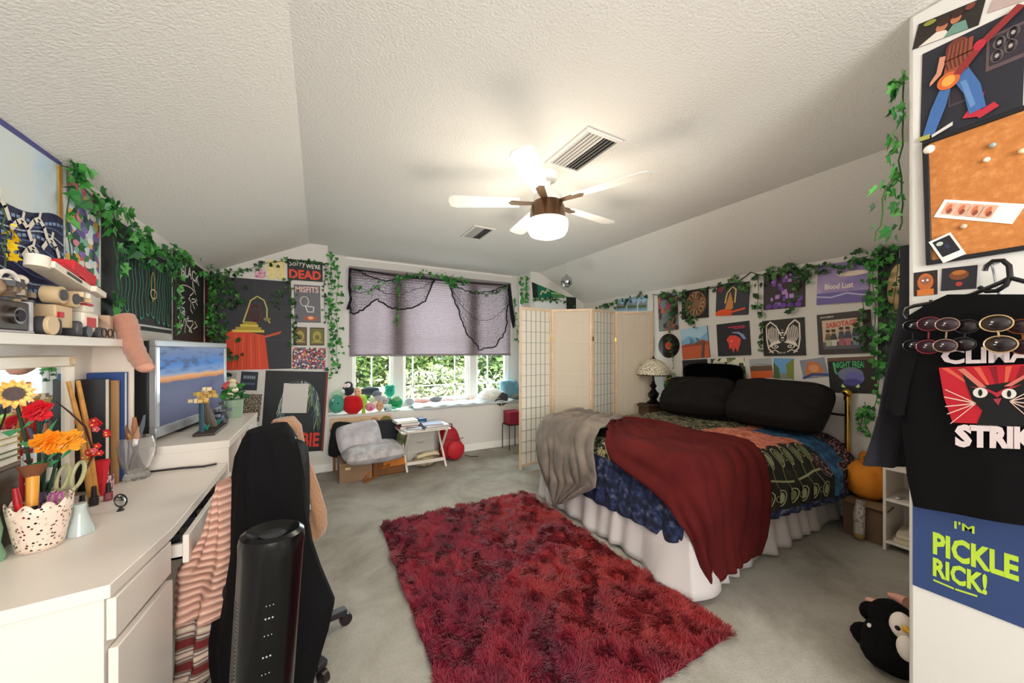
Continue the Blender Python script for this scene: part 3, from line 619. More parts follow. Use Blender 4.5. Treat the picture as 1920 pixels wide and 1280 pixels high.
# glass vase with brushes
gv = thing('crystal_vase', 'chunky cut crystal vase full of makeup brushes', 'vase', (-.765, 2.345, ZD+.001))
CR = bpy.data.materials.new('cut_crystal'); CR.use_nodes = True; b_ = CR.node_tree.nodes['Principled BSDF']; b_.inputs['Transmission Weight'].default_value = .9; b_.inputs['Roughness'].default_value = .06; b_.inputs['IOR'].default_value = 1.4; b_.inputs['Base Color'].default_value = (.95, .95, .95, 1)
MB(CR).lathe([(0, 0), (.045, 0), (.05, .015), (.035, .03), (.05, .06), (.066, .11), (.07, .16), (.062, .2), (.057, .2), (.06, .15), (.052, .1), (.035, .05), (0, .045)], 40, T=TR((-.765, 2.345, ZD+.001)), wob=lambda t_, z: .05*sin(9*t_+z*60)).build('crystal', gv)
for i, (px, py, lb, c_, r) in enumerate(((262, 800, 'wooden comb standing in crystal vase', '#b98a6a', .016), (271, 778, 'slate-blue brush with pointed tip in crystal vase', '#59616e', .009), (252, 782, 'tan round hairbrush in crystal vase', '#a86f4c', .012), (232, 795, 'brown tipped makeup brush leaning left in crystal vase', '#8a5a3c', .012), (240, 812, 'gold handled makeup brush in crystal vase', '#c79a55', .008))):
    top = at(px, py, 1.68); base = V((-.765+(i-2)*.012, 2.345, ZD+.05)); t = thing('makeup_brush', lb, 'brush', base[:], group='brushes in the crystal vase')
    MB(M('#3a2a24', .4)).tube([base, base.lerp(top, .6)], .005, 8).build('handle', t); MB(M(c_, .6)).tube([base.lerp(top, .58), base.lerp(top, .8), top], [r*.7, r, r*.5], 10).build('head', t)
t = thing('card_box', 'small pink and white patterned box left of the crystal vase', 'box', (-.85, 2.22, ZD+.001)); MB(RAMP('pink_pattern', [(0, '#6f4a58'), (.45, '#c98aa0'), (.6, '#e8ccd2')], 60, 'cells', const=True)).bb(-.86, -.80, 2.18, 2.235, ZD+.001, ZD+.065).build('body', t, bevel=.002)
# lego-like flowers
fv = thing('flower_vase', 'clear vase holding toy brick flowers on left of desk', 'vase', (-.735, 1.60, ZD+.11+.0))
# vase stands behind pot
vb = V((-.81, 1.775, ZD+.001)); fv.location = vb; WO[fv.name] = vb
MB(GLASS('#cfe6e8', .05, .7)).lathe([(0, 0), (.032, 0), (.036, .03), (.03, .09), (.024, .15), (.03, .18), (.027, .18), (.021, .15), (0, .02)], 24, T=TR(vb)).build('glass', fv)
def flower(label, px, py, s, kind):
    c = at(px, py, s); t = thing('toy_flower', label, 'flower', (vb+V((0, 0, .03)))[:], group='toy brick flowers'); n = (EYE-c).normalized()
    a_ = n.orthogonal().normalized(); b2 = n.cross(a_)
    MB(M('#1f3a28', .35)).tube([vb+V((0, 0, .03)), vb.lerp(c, .6)+V((0, 0, .06)), c-n*.01], .0045, 8).build('stem', t)
    mb = MB(M('#f2b22a', .35))
    if kind == 'sun':
        for ring, (m_, k0) in enumerate(((M('#f0a81e', .35), 0), (M('#f7c445', .35), .2))):
            for k in range(14):
                th = 2*pi*(k+k0)/14; d = a_*cos(th)+b2*sin(th); sd = n.cross(d)
                L_ = .047-.009*ring; mb.prism([c+d*.012+n*ring*.006-sd*.007, c+d*L_*.7+n*ring*.006-sd*.008, c+d*L_+n*(ring*.006+.003), c+d*L_*.7+n*ring*.006+sd*.008, c+d*.012+n*ring*.006+sd*.007], n*.003, m_)
        mb.build('petals', t); d2 = MB(M('#4a3026', .5)); d2.cyl(c+n*.006, c+n*.017, .021, n=20)
        for k in range(20):
            rr = .004+.014*sqrt(k/20); th = k*2.4; q = c+n*.017+(a_*cos(th)+b2*sin(th))*rr; d2.cyl(q, q+n*.004, .002, n=6)
        d2.build('seed_disc', t)
    else:
        m_ = {'red': M('#d3202e', .35), 'org': M('#f7951e', .35), 'org2': M('#f5a733', .35)}[kind]; rnd = random.Random(px)
        for k in range(46):
            d = V((rnd.gauss(0, 1), rnd.gauss(0, 1), rnd.gauss(0, 1))).normalized(); d = (d+n*.4).normalized(); sd = d.orthogonal().normalized(); q = c+d*.006; R_ = .03 if kind == 'red' else .036
            mb.prism([q-sd*.007, q+d*R_*.6-sd*.012, q+d*R_, q+d*R_*.6+sd*.012, q+sd*.007], d.cross(sd)*.0025, m_)
        mb.build('petals', t)
    lf = MB(M('#157a3f', .35)); p = vb.lerp(c, .7)+V((0, 0, .03))
    for sg in (-1, 1): lf.prism([p, p+a_*.02*sg+V((0, 0, .015)), p+a_*.05*sg+V((0, 0, .03)), p+a_*.03*sg+V((0, 0, .0))], n*.003)
    lf.build('leaf', t)
flower('yellow toy sunflower with brown centre at left edge of desk', 26, 738, 1.08, 'sun')
flower('red toy carnation between sunflower and orange blooms', 72, 770, 1.12, 'red')
flower('larger orange toy ranunculus above the openwork pot', 92, 828, 1.14, 'org')
flower('smaller light orange toy ranunculus right of the larger one', 128, 826, 1.18, 'org2')
# red blossom branch
t = thing('blossom_branch', 'toy brick branch with red and pink blossoms before the mirror', 'flower', (vb+V((.02, .05, .0)))[:])
P = [vb+V((.02, .05, .005)), at(176, 850, 1.42), at(160, 800, 1.38), at(130, 772, 1.34), at(105, 752, 1.3)]
MB(M('#4a2a26', .5)).tube(P, [.004, .004, .0035, .003, .002], 6).build('twig', t)
rnd = random.Random(5); mb = MB(M('#c8202e', .35))
for (px, py, n_) in ((170, 790, 4), (185, 800, 3), (178, 843, 7), (155, 838, 4), (195, 808, 2), (165, 850, 4), (138, 790, 1)):
    for k in range(n_):
        c = at(px+rnd.uniform(-9, 9), py+rnd.uniform(-8, 8), 1.42+rnd.uniform(-.02, .02)); col = rnd.choice([M('#c8202e', .35), M('#e0303a', .35), M('#e8647a', .35)])
        for j in range(5):
            th = 2*pi*j/5; mb.sph(c+V((.007*cos(th), .003, .007*sin(th))), .006, col, n=6)
        mb.sph(c-V((0, .004, 0)), .004, M('#f3d36a', .4), n=6)
mb.build('blossoms', t)
# two long wooden sticks leaning
for i, (a_, b_) in enumerate((((128, 715), (172, 835)), ((146, 713), (180, 820)))):
    A = at(a_[0], a_[1], 1.38+i*.03); B = at(b_[0], b_[1], 1.42+i*.02); B.z = ZD+.12
    tag(MB(M('#c48a3c', .5, var=.15, vscale=40)).tube([B-V((0, 0, .118)), B.lerp(A, .5), A], [.011, .009, .007], 8).build('wooden_stick'), ['left one of two amber wooden sticks leaning beside the mirror frame', 'right one of two amber wooden sticks leaning beside the mirror frame'][i], 'stick')
# ------------------------------------------------------------------ toys on top of the hutch
TAN = M('#d9bd95', .4); RD = M('#c4232f', .4); GRY = M('#4a4a4e', .4); CRM = M('#efe6d6', .4)
ht = hz+.001
def HT(px, s=None): # point on hutch top along a picture column
    r = ray(px, 600); k = -.86/r.x; return V((-.86, r.y*k, ht))
def toy(label, y, z0, name='toy_model', cat='toy'): return thing(name, label, cat, (-.86, y, z0))
# toy ship (red and cream) lying on the pile
y = 2.0; t = toy('cream and red toy spacecraft lying tilted on top of the toys', 1.98, ht+.16)
T = TR((-.84, 1.98, ht+.215), rx=radians(-9), rz=radians(4))
MB(CRM, T).bb(-.035, .035, -.17, .12, -.012, .012).bb(-.05, -.02, .1, .2, -.012, .012).bb(.02, .05, .1, .2, -.012, .012).build('hull', t, bevel=.003)
MB(RD, T).bb(-.037, .037, -.12, .0, .012, .024).bb(-.036, .036, .05, .11, .012, .02).build('red_panels', t, bevel=.003)
MB(GRY, T).bb(-.01, .037, -.09, .02, -.006, .004).cyl((.03, .16, .012), (.03, .16, .024), .012).cyl((-.03, .16, .012), (-.03, .16, .024), .012).build('dark_details', t)
MB(CRM, T).cyl((0, -.18, -.02), (0, -.18, .02), .028, n=20).build('round_nose', t); MB(M('#d9303a', .4), T).bb(-.03, .03, -.03, .16, .024, .07).build('red_fin', t, bevel=.004)
# robot
t = toy('boxy tan toy robot with two round eyes under the toy spacecraft', 1.93, ht)
T = TR((-.85, 1.93, ht))
MB(TAN, T).bb(-.03, .03, -.05, .05, .03, .11).build('body', t, bevel=.004); MB(TAN, T).cyl((.0, -.045, .145), (.045, -.045, .145), .03).cyl((.0, .03, .14), (.045, .03, .14), .03).build('eye', t); MB(GRY, T).cyl((.045, -.045, .145), (.05, -.045, .145), .02).cyl((.045, .03, .14), (.05, .03, .14), .02).build('lens', t); MB(GRY, T).bb(-.03, .05, -.075, -.05, 0, .06).build('track', t, bevel=.012); MB(GRY, T).bb(-.03, .05, .05, .075, 0, .06).build('track', t, bevel=.012); MB(RD, T).box((.032, -.03, .075), (.01, .025, .02)).build('red_panel', t)
# red / white droid
t = toy('white and red brick-built toy vehicle beside the tan robot', 2.08, ht)
T = TR((-.85, 2.09, ht))
MB(CRM, T).bb(-.035, .035, -.05, .06, .02, .1).bb(-.025, .03, -.03, .04, .1, .13).build('body', t, bevel=.008); MB(RD, T).bb(.035, .038, -.03, .03, .04, .08).build('red_panel', t); MB(RD, T).bb(-.03, .03, -.02, .03, .13, .137).build('red_panel', t); MB(GRY, T).cyl((-.04, -.035, .022), (.045, -.035, .022), .022).cyl((-.04, .045, .022), (.045, .045, .022), .022).build('wheel', t)
# disc
t = toy('round tan disc shaped toy leaning at the shelf front', 1.83, ht); MB(TAN).cyl((-.81, 1.82, ht+.033), (-.798, 1.82, ht+.033), .033, n=32).build('disc', t, bevel=.002); MB(GRY).cyl((-.835, 1.82, ht+.032), (-.81, 1.82, ht+.032), .031, n=24).build('rim', t)
# camera-like brown toy
t = toy('dark brown toy camera with silver side on hutch', 1.66, ht); T = TR((-.85, 1.66, ht+.008))
MB(M('#3c2a22', .45), T).bb(-.03, .03, -.09, .09, 0, .09).build('body', t, bevel=.005); MB(METAL, T).cyl((.03, .02, .045), (.045, .02, .045), .026).build('lens_ring', t); MB(M('#14101a', .08), T).cyl((.044, .02, .045), (.048, .02, .045), .018).build('lens', t); MB(M('#b9bac0', .35), T).bb(-.03, .032, .09, .105, 0, .095).bb(-.032, .034, -.09, .105, -.007, 0).build('silver_trim', t, bevel=.002)
t = toy('brown and white toy animal sitting on the toy camera', 1.62, ht+.1); MB(M('#a98667', .5)).sph((-.85, 1.64, ht+.135), (.03, .05, .033), n=14).build('body', t); MB(M('#efe6dc', .5)).sph((-.845, 1.70, ht+.145), (.024, .026, .026), n=14).build('head', t); MB(M('#3c3a40', .5)).sph((-.85, 1.62, ht+.17), (.028, .045, .012), n=14).build('dark_back', t)
t = toy('tan and grey toy walker standing between camera and robot', 1.78, ht); T = TR((-.87, 1.775, ht))
MB(TAN, T).bb(-.03, .02, -.035, .035, .09, .16).build('body', t, bevel=.006); MB(GRY, T).tube([(-.0, -.025, .1), (.01, -.03, .05), (0, -.035, .0)], .01, 8).build('leg', t); MB(GRY, T).tube([(-.0, .025, .1), (.01, .03, .05), (0, .035, .0)], .01, 8).build('leg', t); MB(M('#e9dfcc', .4), T).sph((.015, 0, .175), (.02, .026, .018), n=14).build('head', t)
t = toy('dark grey brick-built toy drone lying over the toy camera', 1.72, ht+.11); mbt = MB(GRY); rnd = random.Random(17)
for i in range(26): mbt.box((-.85+rnd.gauss(0, .018), 1.73+rnd.gauss(0, .05), ht+.135+rnd.gauss(0, .014)), (.03, .03, .018), rnd.choice([GRY, DK, M('#8c7a66', .45), M('#5a4636', .45)]), rz=rnd.random()*2)
mbt.build('body', t); MB(M('#e9e2da', .4)).tube([(-.84, 1.70+.04*cos(a_), ht+.16+.03*sin(a_)) for a_ in [pi*i/10 for i in range(11)]], .007, 8).build('white_arch', t)
t = toy('small beige brick-built toy with studs between robot and spacecraft', 2.02, ht+.11); mbt = MB(TAN)
for i in range(18): mbt.box((-.85+rnd.gauss(0, .015), 2.03+rnd.gauss(0, .035), ht+.15+rnd.gauss(0, .012)), (.024, .026, .018), rnd.choice([TAN, CRM, RD, GRY, TAN]), rz=rnd.random()*2)
mbt.build('body', t)
t = toy('yellow and blue toy block at left end of hutch', 1.52, ht); MB(M('#eda52a', .35)).bb(-.875, -.825, 1.49, 1.545, ht+.03, ht+.09).build('yellow_block', t, bevel=.008); MB(M('#35628f', .35)).bb(-.88, -.82, 1.485, 1.56, ht, ht+.03).build('blue_base', t, bevel=.004)
t = thing('cardboard_box', 'small brown cardboard box beside the pink knit on hutch', 'box', (-.86, 2.24, ht)); MB(M('#c0a188', .75)).box((-.86, 2.25, ht+.05), (.09, .13, .1), rz=.25).build('body', t, bevel=.002); MB(M('#ad8d74', .75)).box((-.825, 2.21, ht+.075), (.06, .1, .003), rz=.3, ry=.9).build('flap', t)
t = toy('black wire spectacles lying on hutch front edge', 2.17, ht, 'spectacles', 'glasses')
MB(DK).tube([(-.80, 2.15+.02*cos(a_), ht+.022+.018*sin(a_)) for a_ in [2*pi*i/16 for i in range(17)]], .0022, 6).tube([(-.80, 2.20+.02*cos(a_), ht+.022+.018*sin(a_)) for a_ in [2*pi*i/16 for i in range(17)]], .0022, 6).build('frame', t)
# pink fluffy knit draped over hutch end
knit = M('#bf8873', .95, bump=1.0, scale=70, sheen=.6)
A = [onY(*q, 2.405+0) if 0 else at(q[0], q[1], 1.66) for q in ((228, 592), (238, 612), (245, 640), (258, 668), (272, 688))]
t = thing('fluffy_sock', 'fluffy dusty pink sock hanging off the end of hutch', 'sock', A[-1][:])
SP2 = [A[min(3, int(k/6))].lerp(A[min(3, int(k/6))+1], (k/6) % 1 if k < 24 else 1) for k in range(25)]
MB(knit).tube(SP2, [(.046-.012*k/24)*(1+.07*sin(k*2.1)) if k else .034 for k in range(25)], 20).build('leg', t, sub=1)
tag(MB(M('#d9a08b', .95, bump=.5, scale=150)).sph(A[4]-V((0, 0, 0)), (.034, .03, .026), n=18).build('toe', t), 'smooth pink toe')
# ------------------------------------------------------------------ things in front of the television
def plantpot():
    b = V((-.56, 3.30, UZ+.001)); t = thing('potted_flowers', 'sage green pot of red and cream flowers right of television', 'plant', b[:])
    MB(M('#8ea68e', .5)).lathe([(0, 0), (.058, 0), (.066, .13), (.06, .13), (.055, .02), (0, .02)], 28, T=TR(b)).build('pot', t)
    mb = MB(M('#4d7a3e', .5)); rnd = random.Random(2); fl = MB(M('#d43a4c', .5))
    for i in range(70): leaf(mb, b+V((rnd.gauss(0, .03), rnd.gauss(0, .03), .14+rnd.random()*.08)), V((rnd.gauss(0, 1), rnd.gauss(0, 1), .6)), V((rnd.gauss(0, 1), rnd.gauss(0, 1), .3)), .045, rnd.choice(LEAFS))
    mb.build('leaves', t)
    for i, c_ in enumerate(('#d43a4c', '#efe3c8', '#e8d6a8', '#c33a3a', '#f0e9dc', '#b4433a', '#e05a5a', '#efe3c8', '#d9d2b0')):
        fl.sph(b+V((rnd.gauss(0, .035), rnd.gauss(0, .035), .16+.1*rnd.random())), (.026, .026, .022), M(c_, .6), n=10, nz=.3, seed=i)
    fl.build('blossoms', t)
plantpot()
def toytree():
    b = V((-.60, 2.72, UZ+.001)); t = thing('toy_diorama', 'brick-built toy scene of a gold creature leaning on a dark post', 'toy', b[:])
    MB(M('#3a2d28', .5)).box(b+V((.02, .08, .008)), (.1, .34, .016)).build('base', t, bevel=.003)
    MB(M('#2a4a5a', .4)).tube([b+V((0, -.04, .01)), b+V((0, -.045, .19))], .012, 8).build('post', t)
    MB(M('#6b645c', .5)).tube([b+V((.01, .14, .02)), b+V((0, .08, .1)), b+V((0, .02, .18))], [.03, .026, .018], 8).build('trunk', t)
    g = MB(M('#c9a860', .45)); rnd = random.Random(4)
    for i in range(40): g.box(b+V((rnd.gauss(0, .02), rnd.gauss(0, .035), .22+rnd.gauss(0, .018))), (.022, .022, .02), rnd.choice([M('#c9a860', .45), M('#b8934a', .45), M('#e0cda0', .45)]), rz=rnd.random())
    g.build('gold_creature', t)
    gr = MB(M('#1f8f78', .4))
    for k, (dx, dy) in enumerate(((.01, .02), (.03, .2), (.0, -.02))):
        for j in range(6): th = j*1.05; gr.tube([b+V((dx, dy, .016)), b+V((dx+.015*cos(th), dy+.02*sin(th), .05))], [.005, .001], 5)
    gr.build('green_fronds', t)
    b2 = V((-.58, 3.03, UZ+.001)); t = thing('toy_ship', 'small grey and black brick-built toy ship before television', 'toy', b2[:]); g = MB(GRY)
    for i in range(34): g.box(b2+V((rnd.gauss(0, .015), rnd.gauss(0, .04), .03+abs(rnd.gauss(0, .04)))), (.018, .03, .018), rnd.choice([GRY, DK, M('#7d8494', .4), M('#3f4a63', .4)]), rz=rnd.random()*2)
    g.box(b2+V((0, 0, .012)), (.06, .16, .024), DK); g.build('hull', t); MB(M('#8c93a4', .4)).tube([b2+V((0, 0, .02)), b2+V((0, .0, .15))], .004, 6).build('mast', t)
toytree()
# cable on desk behind the vase
tag(MB(DK).tube([(-.92, 2.41, ZD+.006), (-.8, 2.42, ZD+.006), (-.7, 2.405, ZD+.01), (-.62, 2.42, ZD+.006), (-.53, 2.40, ZD+.006), (-.48, 2.42, ZD+.006)], .005, 8).build('cable'), 'black cable lying along far edge of desk', 'cable')
# ================================================================== chair, clothes, tower fan
cc = V((-.14, 1.86, 0))
ch = thing('office_chair', 'black office chair at the desk hidden under hung clothes', 'chair', cc[:])
CF = M('#17171a', .7, bump=.2)
MB(CF).box(cc+V((-.05, -.02, .45)), (.30, .32, .08), rz=.15).build('seat', ch, bevel=.03, segs=4)
mb = MB(CF); T = frame_m(cc+V((.02, -.13, .78)), (cs, -sn, 0), (0, 0, 1), (-sn, -cs, 0)); pillow(mb, T, .20, .44, .06); mb.build('backrest', ch)
MB(M('#222225', .4)).bar(cc+V((.02, -.13, .44)), cc+V((.02, -.13, .62)), .05, .02).build('back_support', ch)
MB(METAL).cyl(cc+V((0, 0, .1)), cc+V((0, 0, .43)), .028).build('column', ch)
for k in range(5):
    th = 2*pi*k/5+.3; e = cc+V((cos(th)*.27, sin(th)*.27, .07)); l = MB(M('#222225', .4)).bar(cc+V((0, 0, .1)), e, .045, .03).build('leg', ch, bevel=.005)
    MB(DK).cyl(e+V((-sin(th)*.012, cos(th)*.012, -.042)), e+V((sin(th)*.012, -cos(th)*.012, -.042)), .028, n=16).build('caster', l)
def hang(name, label, cat, rows, s, thick, mat, folds=3, amp=.02, seed=0, sfn=None, group=None, nu=36, kids=None, parts='cloth'):
    """hanging cloth: rows of (y, xl, xr) in the picture at distance s, bulging towards the viewer, with a back side"""
    t = thing(name, label, cat, at((rows[-1][1]+rows[-1][2])/2, rows[-1][0], s)[:], group=group)
    R = V((cs, -sn, 0)); N_ = V((-sn, -cs, 0)); n = len(rows)-1; nv = n*5
    def rowat(v):
        f = v*n; i = min(int(f), n-1); k = f-i; k = k*k*(3-2*k)*.5+k*.5; return [rows[i][q]+(rows[i+1][q]-rows[i][q])*k for q in range(3)]
    def fn(sg):
        def g(u, v):
            y_, xl, xr = rowat(v); x = xl+(xr-xl)*u; ss = sfn(u, v) if sfn else s
            p = at(x, y_, ss); e = max(0, 1-(2*u-1)**2)**.5
            fo = amp*(sin(u*folds*2*pi+seed+2.2*mnoise.noise(V((u*2, v*2, seed))))*.6+mnoise.noise(V((u*5, v*3, seed+4)))*1.2)*e*(.35+.65*v)
            return p+N_*(sg*thick*.5*e+(fo if sg > 0 else fo*.5))
        return g
    mb = MB(mat); mb.grid(fn(1), nu, nv); f2 = fn(-1); mb.grid(lambda u, v: f2(1-u, v), nu, nv)
    for v in (0, 1):
        mb.grid(lambda u, w_: fn(1)(u, v).lerp(fn(-1)(u, v), w_), nu, 2)
    mb.build(parts, t, smooth=80); return t
robe = M('#a87d5c', .95, bump=1.0, scale=90, sheen=.4)
hang('fleece_robe', 'tan ribbed fleece robe hanging behind the black jacket', 'robe', [(784, 520, 546), (798, 508, 562), (830, 500, 568), (870, 500, 582), (920, 510, 600), (960, 525, 611), (985, 545, 612), (1003, 572, 606)], 1.62, .12, robe, 3, .02, 1)
hang('black_jacket', 'black jacket draped over the chair back behind tower fan', 'jacket', [(800, 482, 522), (815, 468, 540), (850, 450, 556), (900, 442, 566), (960, 437, 572), (1020, 432, 582), (1070, 415, 600), (1130, 400, 627), (1180, 394, 616), (1240, 402, 598), (1330, 420, 575)], 1.40, .20, M('#0e0d0f', .95, bump=.1, scale=200, spec=.2), 3, .03, 2)
hang('patterned_scarf', 'black white and tan patterned scarf between the jacket and fleece robe', 'scarf', [(795, 515, 540), (815, 528, 556), (850, 545, 566), (900, 560, 574), (960, 569, 580)], 1.50, .05, RAMP('scarf_pattern', [(0, '#1a1614'), (.4, '#1a1614'), (.45, '#7a5636'), (.6, '#e5dfd6'), (.75, '#2a2220')], 60, 'cells', const=True), 2, .01, 3)
pk = RAMP('ribbed_pink', [(0, '#b58473'), (.35, '#cf9f8c'), (1, '#e3b7a4')], 11, 'wave', 2, .95, dist=1.5, bump=.9)
hang('knit_blanket', 'dusty pink ribbed knit blanket heaped on chair seat under desk drawer', 'blanket', [(895, 425, 442), (930, 408, 446), (985, 392, 448), (1030, 362, 448), (1060, 336, 446), (1100, 330, 440), (1148, 331, 432)], 1.36, .12, pk, 2, .03, 4)
def woven():
    return RAMP('woven_stripes', [(0, '#6d2022'), (.2, '#6d2022'), (.24, '#8a6a4a'), (.34, '#6a5f56'), (.48, '#4f4540'), (.52, '#e6d8c6'), (.6, '#3a2a28'), (.64, '#e6d8c6'), (.8, '#5a2226'), (1, '#d9c4ae')], 3.2, 'wave', 3, .9, dist=2.5, bump=.3)
hang('woven_throw', 'patterned woven throw with maroon and cream bands below pink blanket', 'throw', [(1138, 333, 425), (1180, 333, 420), (1230, 333, 412), (1300, 333, 375), (1330, 335, 360)], 1.38, .10, woven(), 2, .03, 5)
# tower fan
def towerfan():
    s0 = .93; topc = at(511, 1010, s0); botc = V((topc.x-.045, topc.y-.03, 0)); t = thing('tower_fan', 'glossy black tower fan with ribbed side grille in the foreground', 'fan', botc[:])
    up = (topc-botc); hgt = up.length; up.normalize(); vw = V((-sn, -cs, 0)); sd = up.cross(vw).normalized(); fw = sd.cross(up).normalized()
    T = frame_m(botc, sd, fw, up)
    if T.to_3x3().determinant() < 0: T = frame_m(botc, -sd, fw, up)
    G = M('#070708', .22, spec=.35)
    def wob(t_, z): return .0
    MB(G).lathe([(0, .04), (.06, .04), (.064, .08), (.068, hgt*.5), (.072, hgt-.03), (.074, hgt), (.071, hgt+.018), (.06, hgt+.026), (.045, hgt+.018), (.03, hgt+.010), (0, hgt+.008)], 40, T=T).build('housing', t)
    MB(G).lathe([(0, 0), (.14, 0), (.15, .012), (.14, .03), (.07, .045), (0, .045)], 36, T=TR(botc)).build('base', t)
    mb = MB(M('#3b342e', .45))
    n = 70
    for i in range(n):
        z = .1+(hgt-.22)*i/n
        P = []
        for k in range(7):
            a_ = pi*.0+ (k/6)*pi*.34; R_ = .064+.004*z/hgt+.003; P.append(T @ V((R_*cos(a_), R_*sin(a_), z)))
        mb.tube(P, .0016, 4, cap=False)
    mb.build('side_grille', t)
    mb = MB(M('#b9bbc0', .3)); rnd = random.Random(6)
    for i in range(6):
        z = hgt-.12-i*.045; p = T @ V((.055, -.0, z)); q = (EYE-p).normalized()
        a_ = -.25; 
    for i, z in enumerate((.13, .16, .2, .25, .29, .33)):
        for k in (-1, 0, 1):
            ang = pi/2+.62+k*.10; p = T @ V((.0725*cos(ang), .0725*sin(ang), hgt-z)); mb.sph(p, .0022 if i % 2 else .0014, n=6)
    tag(mb.build('indicator_marks', t), 'small pale control marks')
    MB(M('#2c3038', .15)).lathe([(0, hgt+.0115), (.028, hgt+.012), (.03, hgt+.014), (.018, hgt+.0165), (0, hgt+.0155)], 30, T=T).build('top_dial', t)
towerfan()
# ================================================================== rug
def rug():
    x0, x1, y0, y1 = .43, 1.73, .98, 2.90
    t = thing('shag_rug', 'deep red and purple shag rug lying beside the bed', 'rug', ((x0+x1)/2, (y0+y1)/2, 0))
    MB(M('#4a0f18', .9)).bb(x0, x1, y0, y1, .001, .012).build('backing', t)
    import numpy as np
    rg = np.random.default_rng(3); n = 105000
    X = rg.uniform(x0-.01, x1+.01, n); Y = rg.uniform(y0-.01, y1+.01, n)
    # clumped lean field
    def fld(x, y, k): return np.sin(x*k+1.3*np.sin(y*k*.7))*np.cos(y*k*.9+1.1*np.sin(x*k*1.3))
    ang = 3.0*fld(X, Y, 9)+2.2*fld(X+3, Y+1, 27)+rg.normal(0, .5, n); lean = .02+.016*np.abs(fld(X+5, Y-2, 16))+rg.uniform(0, .010, n)
    # tufts pulled towards centres
    g = .035; cx = (np.floor(X/g)+.5)*g+.01*np.sin(np.floor(Y/g)*7.1); cy = (np.floor(Y/g)+.5)*g
    tx = X+np.cos(ang)*lean+(cx-X)*.45; ty = Y+np.sin(ang)*lean+(cy-Y)*.45
    Z = .028+.012*fld(X, Y, 40)*.5+rg.uniform(-.006, .008, n); w_ = .0017
    wx = -np.sin(ang+rg.normal(0, .6, n))*w_; wy = np.cos(ang)*w_
    v = np.zeros((n, 5, 3)); mx = X*.55+tx*.45; my = Y*.55+ty*.45
    v[:, 0] = np.stack([X-wx, Y-wy, np.full(n, .01)], 1); v[:, 1] = np.stack([X+wx, Y+wy, np.full(n, .01)], 1)
    v[:, 2] = np.stack([mx+wx, my+wy, Z*.85], 1); v[:, 3] = np.stack([mx-wx, my-wy, Z*.85], 1); v[:, 4] = np.stack([tx, ty, Z], 1)
    c0 = V(((x0+x1)/2, (y0+y1)/2, 0)); v[:, :, 0] -= c0.x; v[:, :, 1] -= c0.y
    me = bpy.data.meshes.new('pile'); me.vertices.add(n*5); me.vertices.foreach_set('co', v.reshape(-1))
    base = np.arange(n)*5; q = np.stack([base, base+1, base+2, base+3], 1); tr = np.stack([base+3, base+2, base+4], 1)
    loops = np.concatenate([q.reshape(-1), tr.reshape(-1)]); me.loops.add(len(loops)); me.loops.foreach_set('vertex_index', loops.astype(np.int32))
    st = np.concatenate([np.arange(n)*4, n*4+np.arange(n)*3]); me.polygons.add(2*n); me.polygons.foreach_set('loop_start', st.astype(np.int32)); me.polygons.foreach_set('loop_total', np.concatenate([np.full(n, 4), np.full(n, 3)]).astype(np.int32)); me.update(calc_edges=True)
    m = bpy.data.materials.new('shag_pile'); m.use_nodes = True; N = m.node_tree.nodes; L = m.node_tree.links; b_ = N['Principled BSDF']; b_.inputs['Roughness'].default_value = .55; b_.inputs['Specular IOR Level'].default_value = .4; b_.inputs['Sheen Weight'].default_value = .0
    tc = N.new('ShaderNodeTexCoord'); ns = N.new('ShaderNodeTexNoise'); ns.inputs['Scale'].default_value = 3.5; ns.inputs['Detail'].default_value = 6; L.new(tc.outputs['Object'], ns.inputs[0])
    r = N.new('ShaderNodeValToRGB'); cr = r.color_ramp; stp = [(.3, '#4e0a20'), (.45, '#7c0d24'), (.56, '#931627'), (.68, '#a3303a')]
    while len(cr.elements) < 4: cr.elements.new(.5)
    for e, (p, h) in zip(cr.elements, stp): e.position = p; e.color = lin(h)
    L.new(ns.outputs['Fac'], r.inputs[0])
    n2 = N.new('ShaderNodeTexNoise'); n2.inputs['Scale'].default_value = 1.6; n2.inputs['Detail'].default_value = 3; L.new(tc.outputs['Object'], n2.inputs[0])
    sx = N.new('ShaderNodeSeparateXYZ'); L.new(tc.outputs['Object'], sx.inputs[0]); ad = N.new('ShaderNodeMath'); ad.operation = 'MULTIPLY_ADD'; ad.inputs[1].default_value = .35; L.new(sx.outputs['X'], ad.inputs[0]); L.new(n2.outputs['Fac'], ad.inputs[2])
    r2 = N.new('ShaderNodeValToRGB'); c2 = r2.color_ramp; c2.elements[0].position = .3; c2.elements[0].color = lin('#6c1238'); c2.elements[1].position = .75; c2.elements[1].color = lin('#8f2a14'); L.new(ad.outputs[0], r2.inputs[0])  # magenta to orange drift: rug colour, partly lighting painted into the pile
    mx = N.new('ShaderNodeMixRGB'); mx.inputs[0].default_value = .38; L.new(r.outputs[0], mx.inputs[1]); L.new(r2.outputs[0], mx.inputs[2]); L.new(mx.outputs[0], b_.inputs['Base Color'])
    me.materials.append(m); o = bpy.data.objects.new('pile', me); C.objects.link(o); o.parent = t; tag(o, kind='stuff'); WO[o.name] = c0
rug()
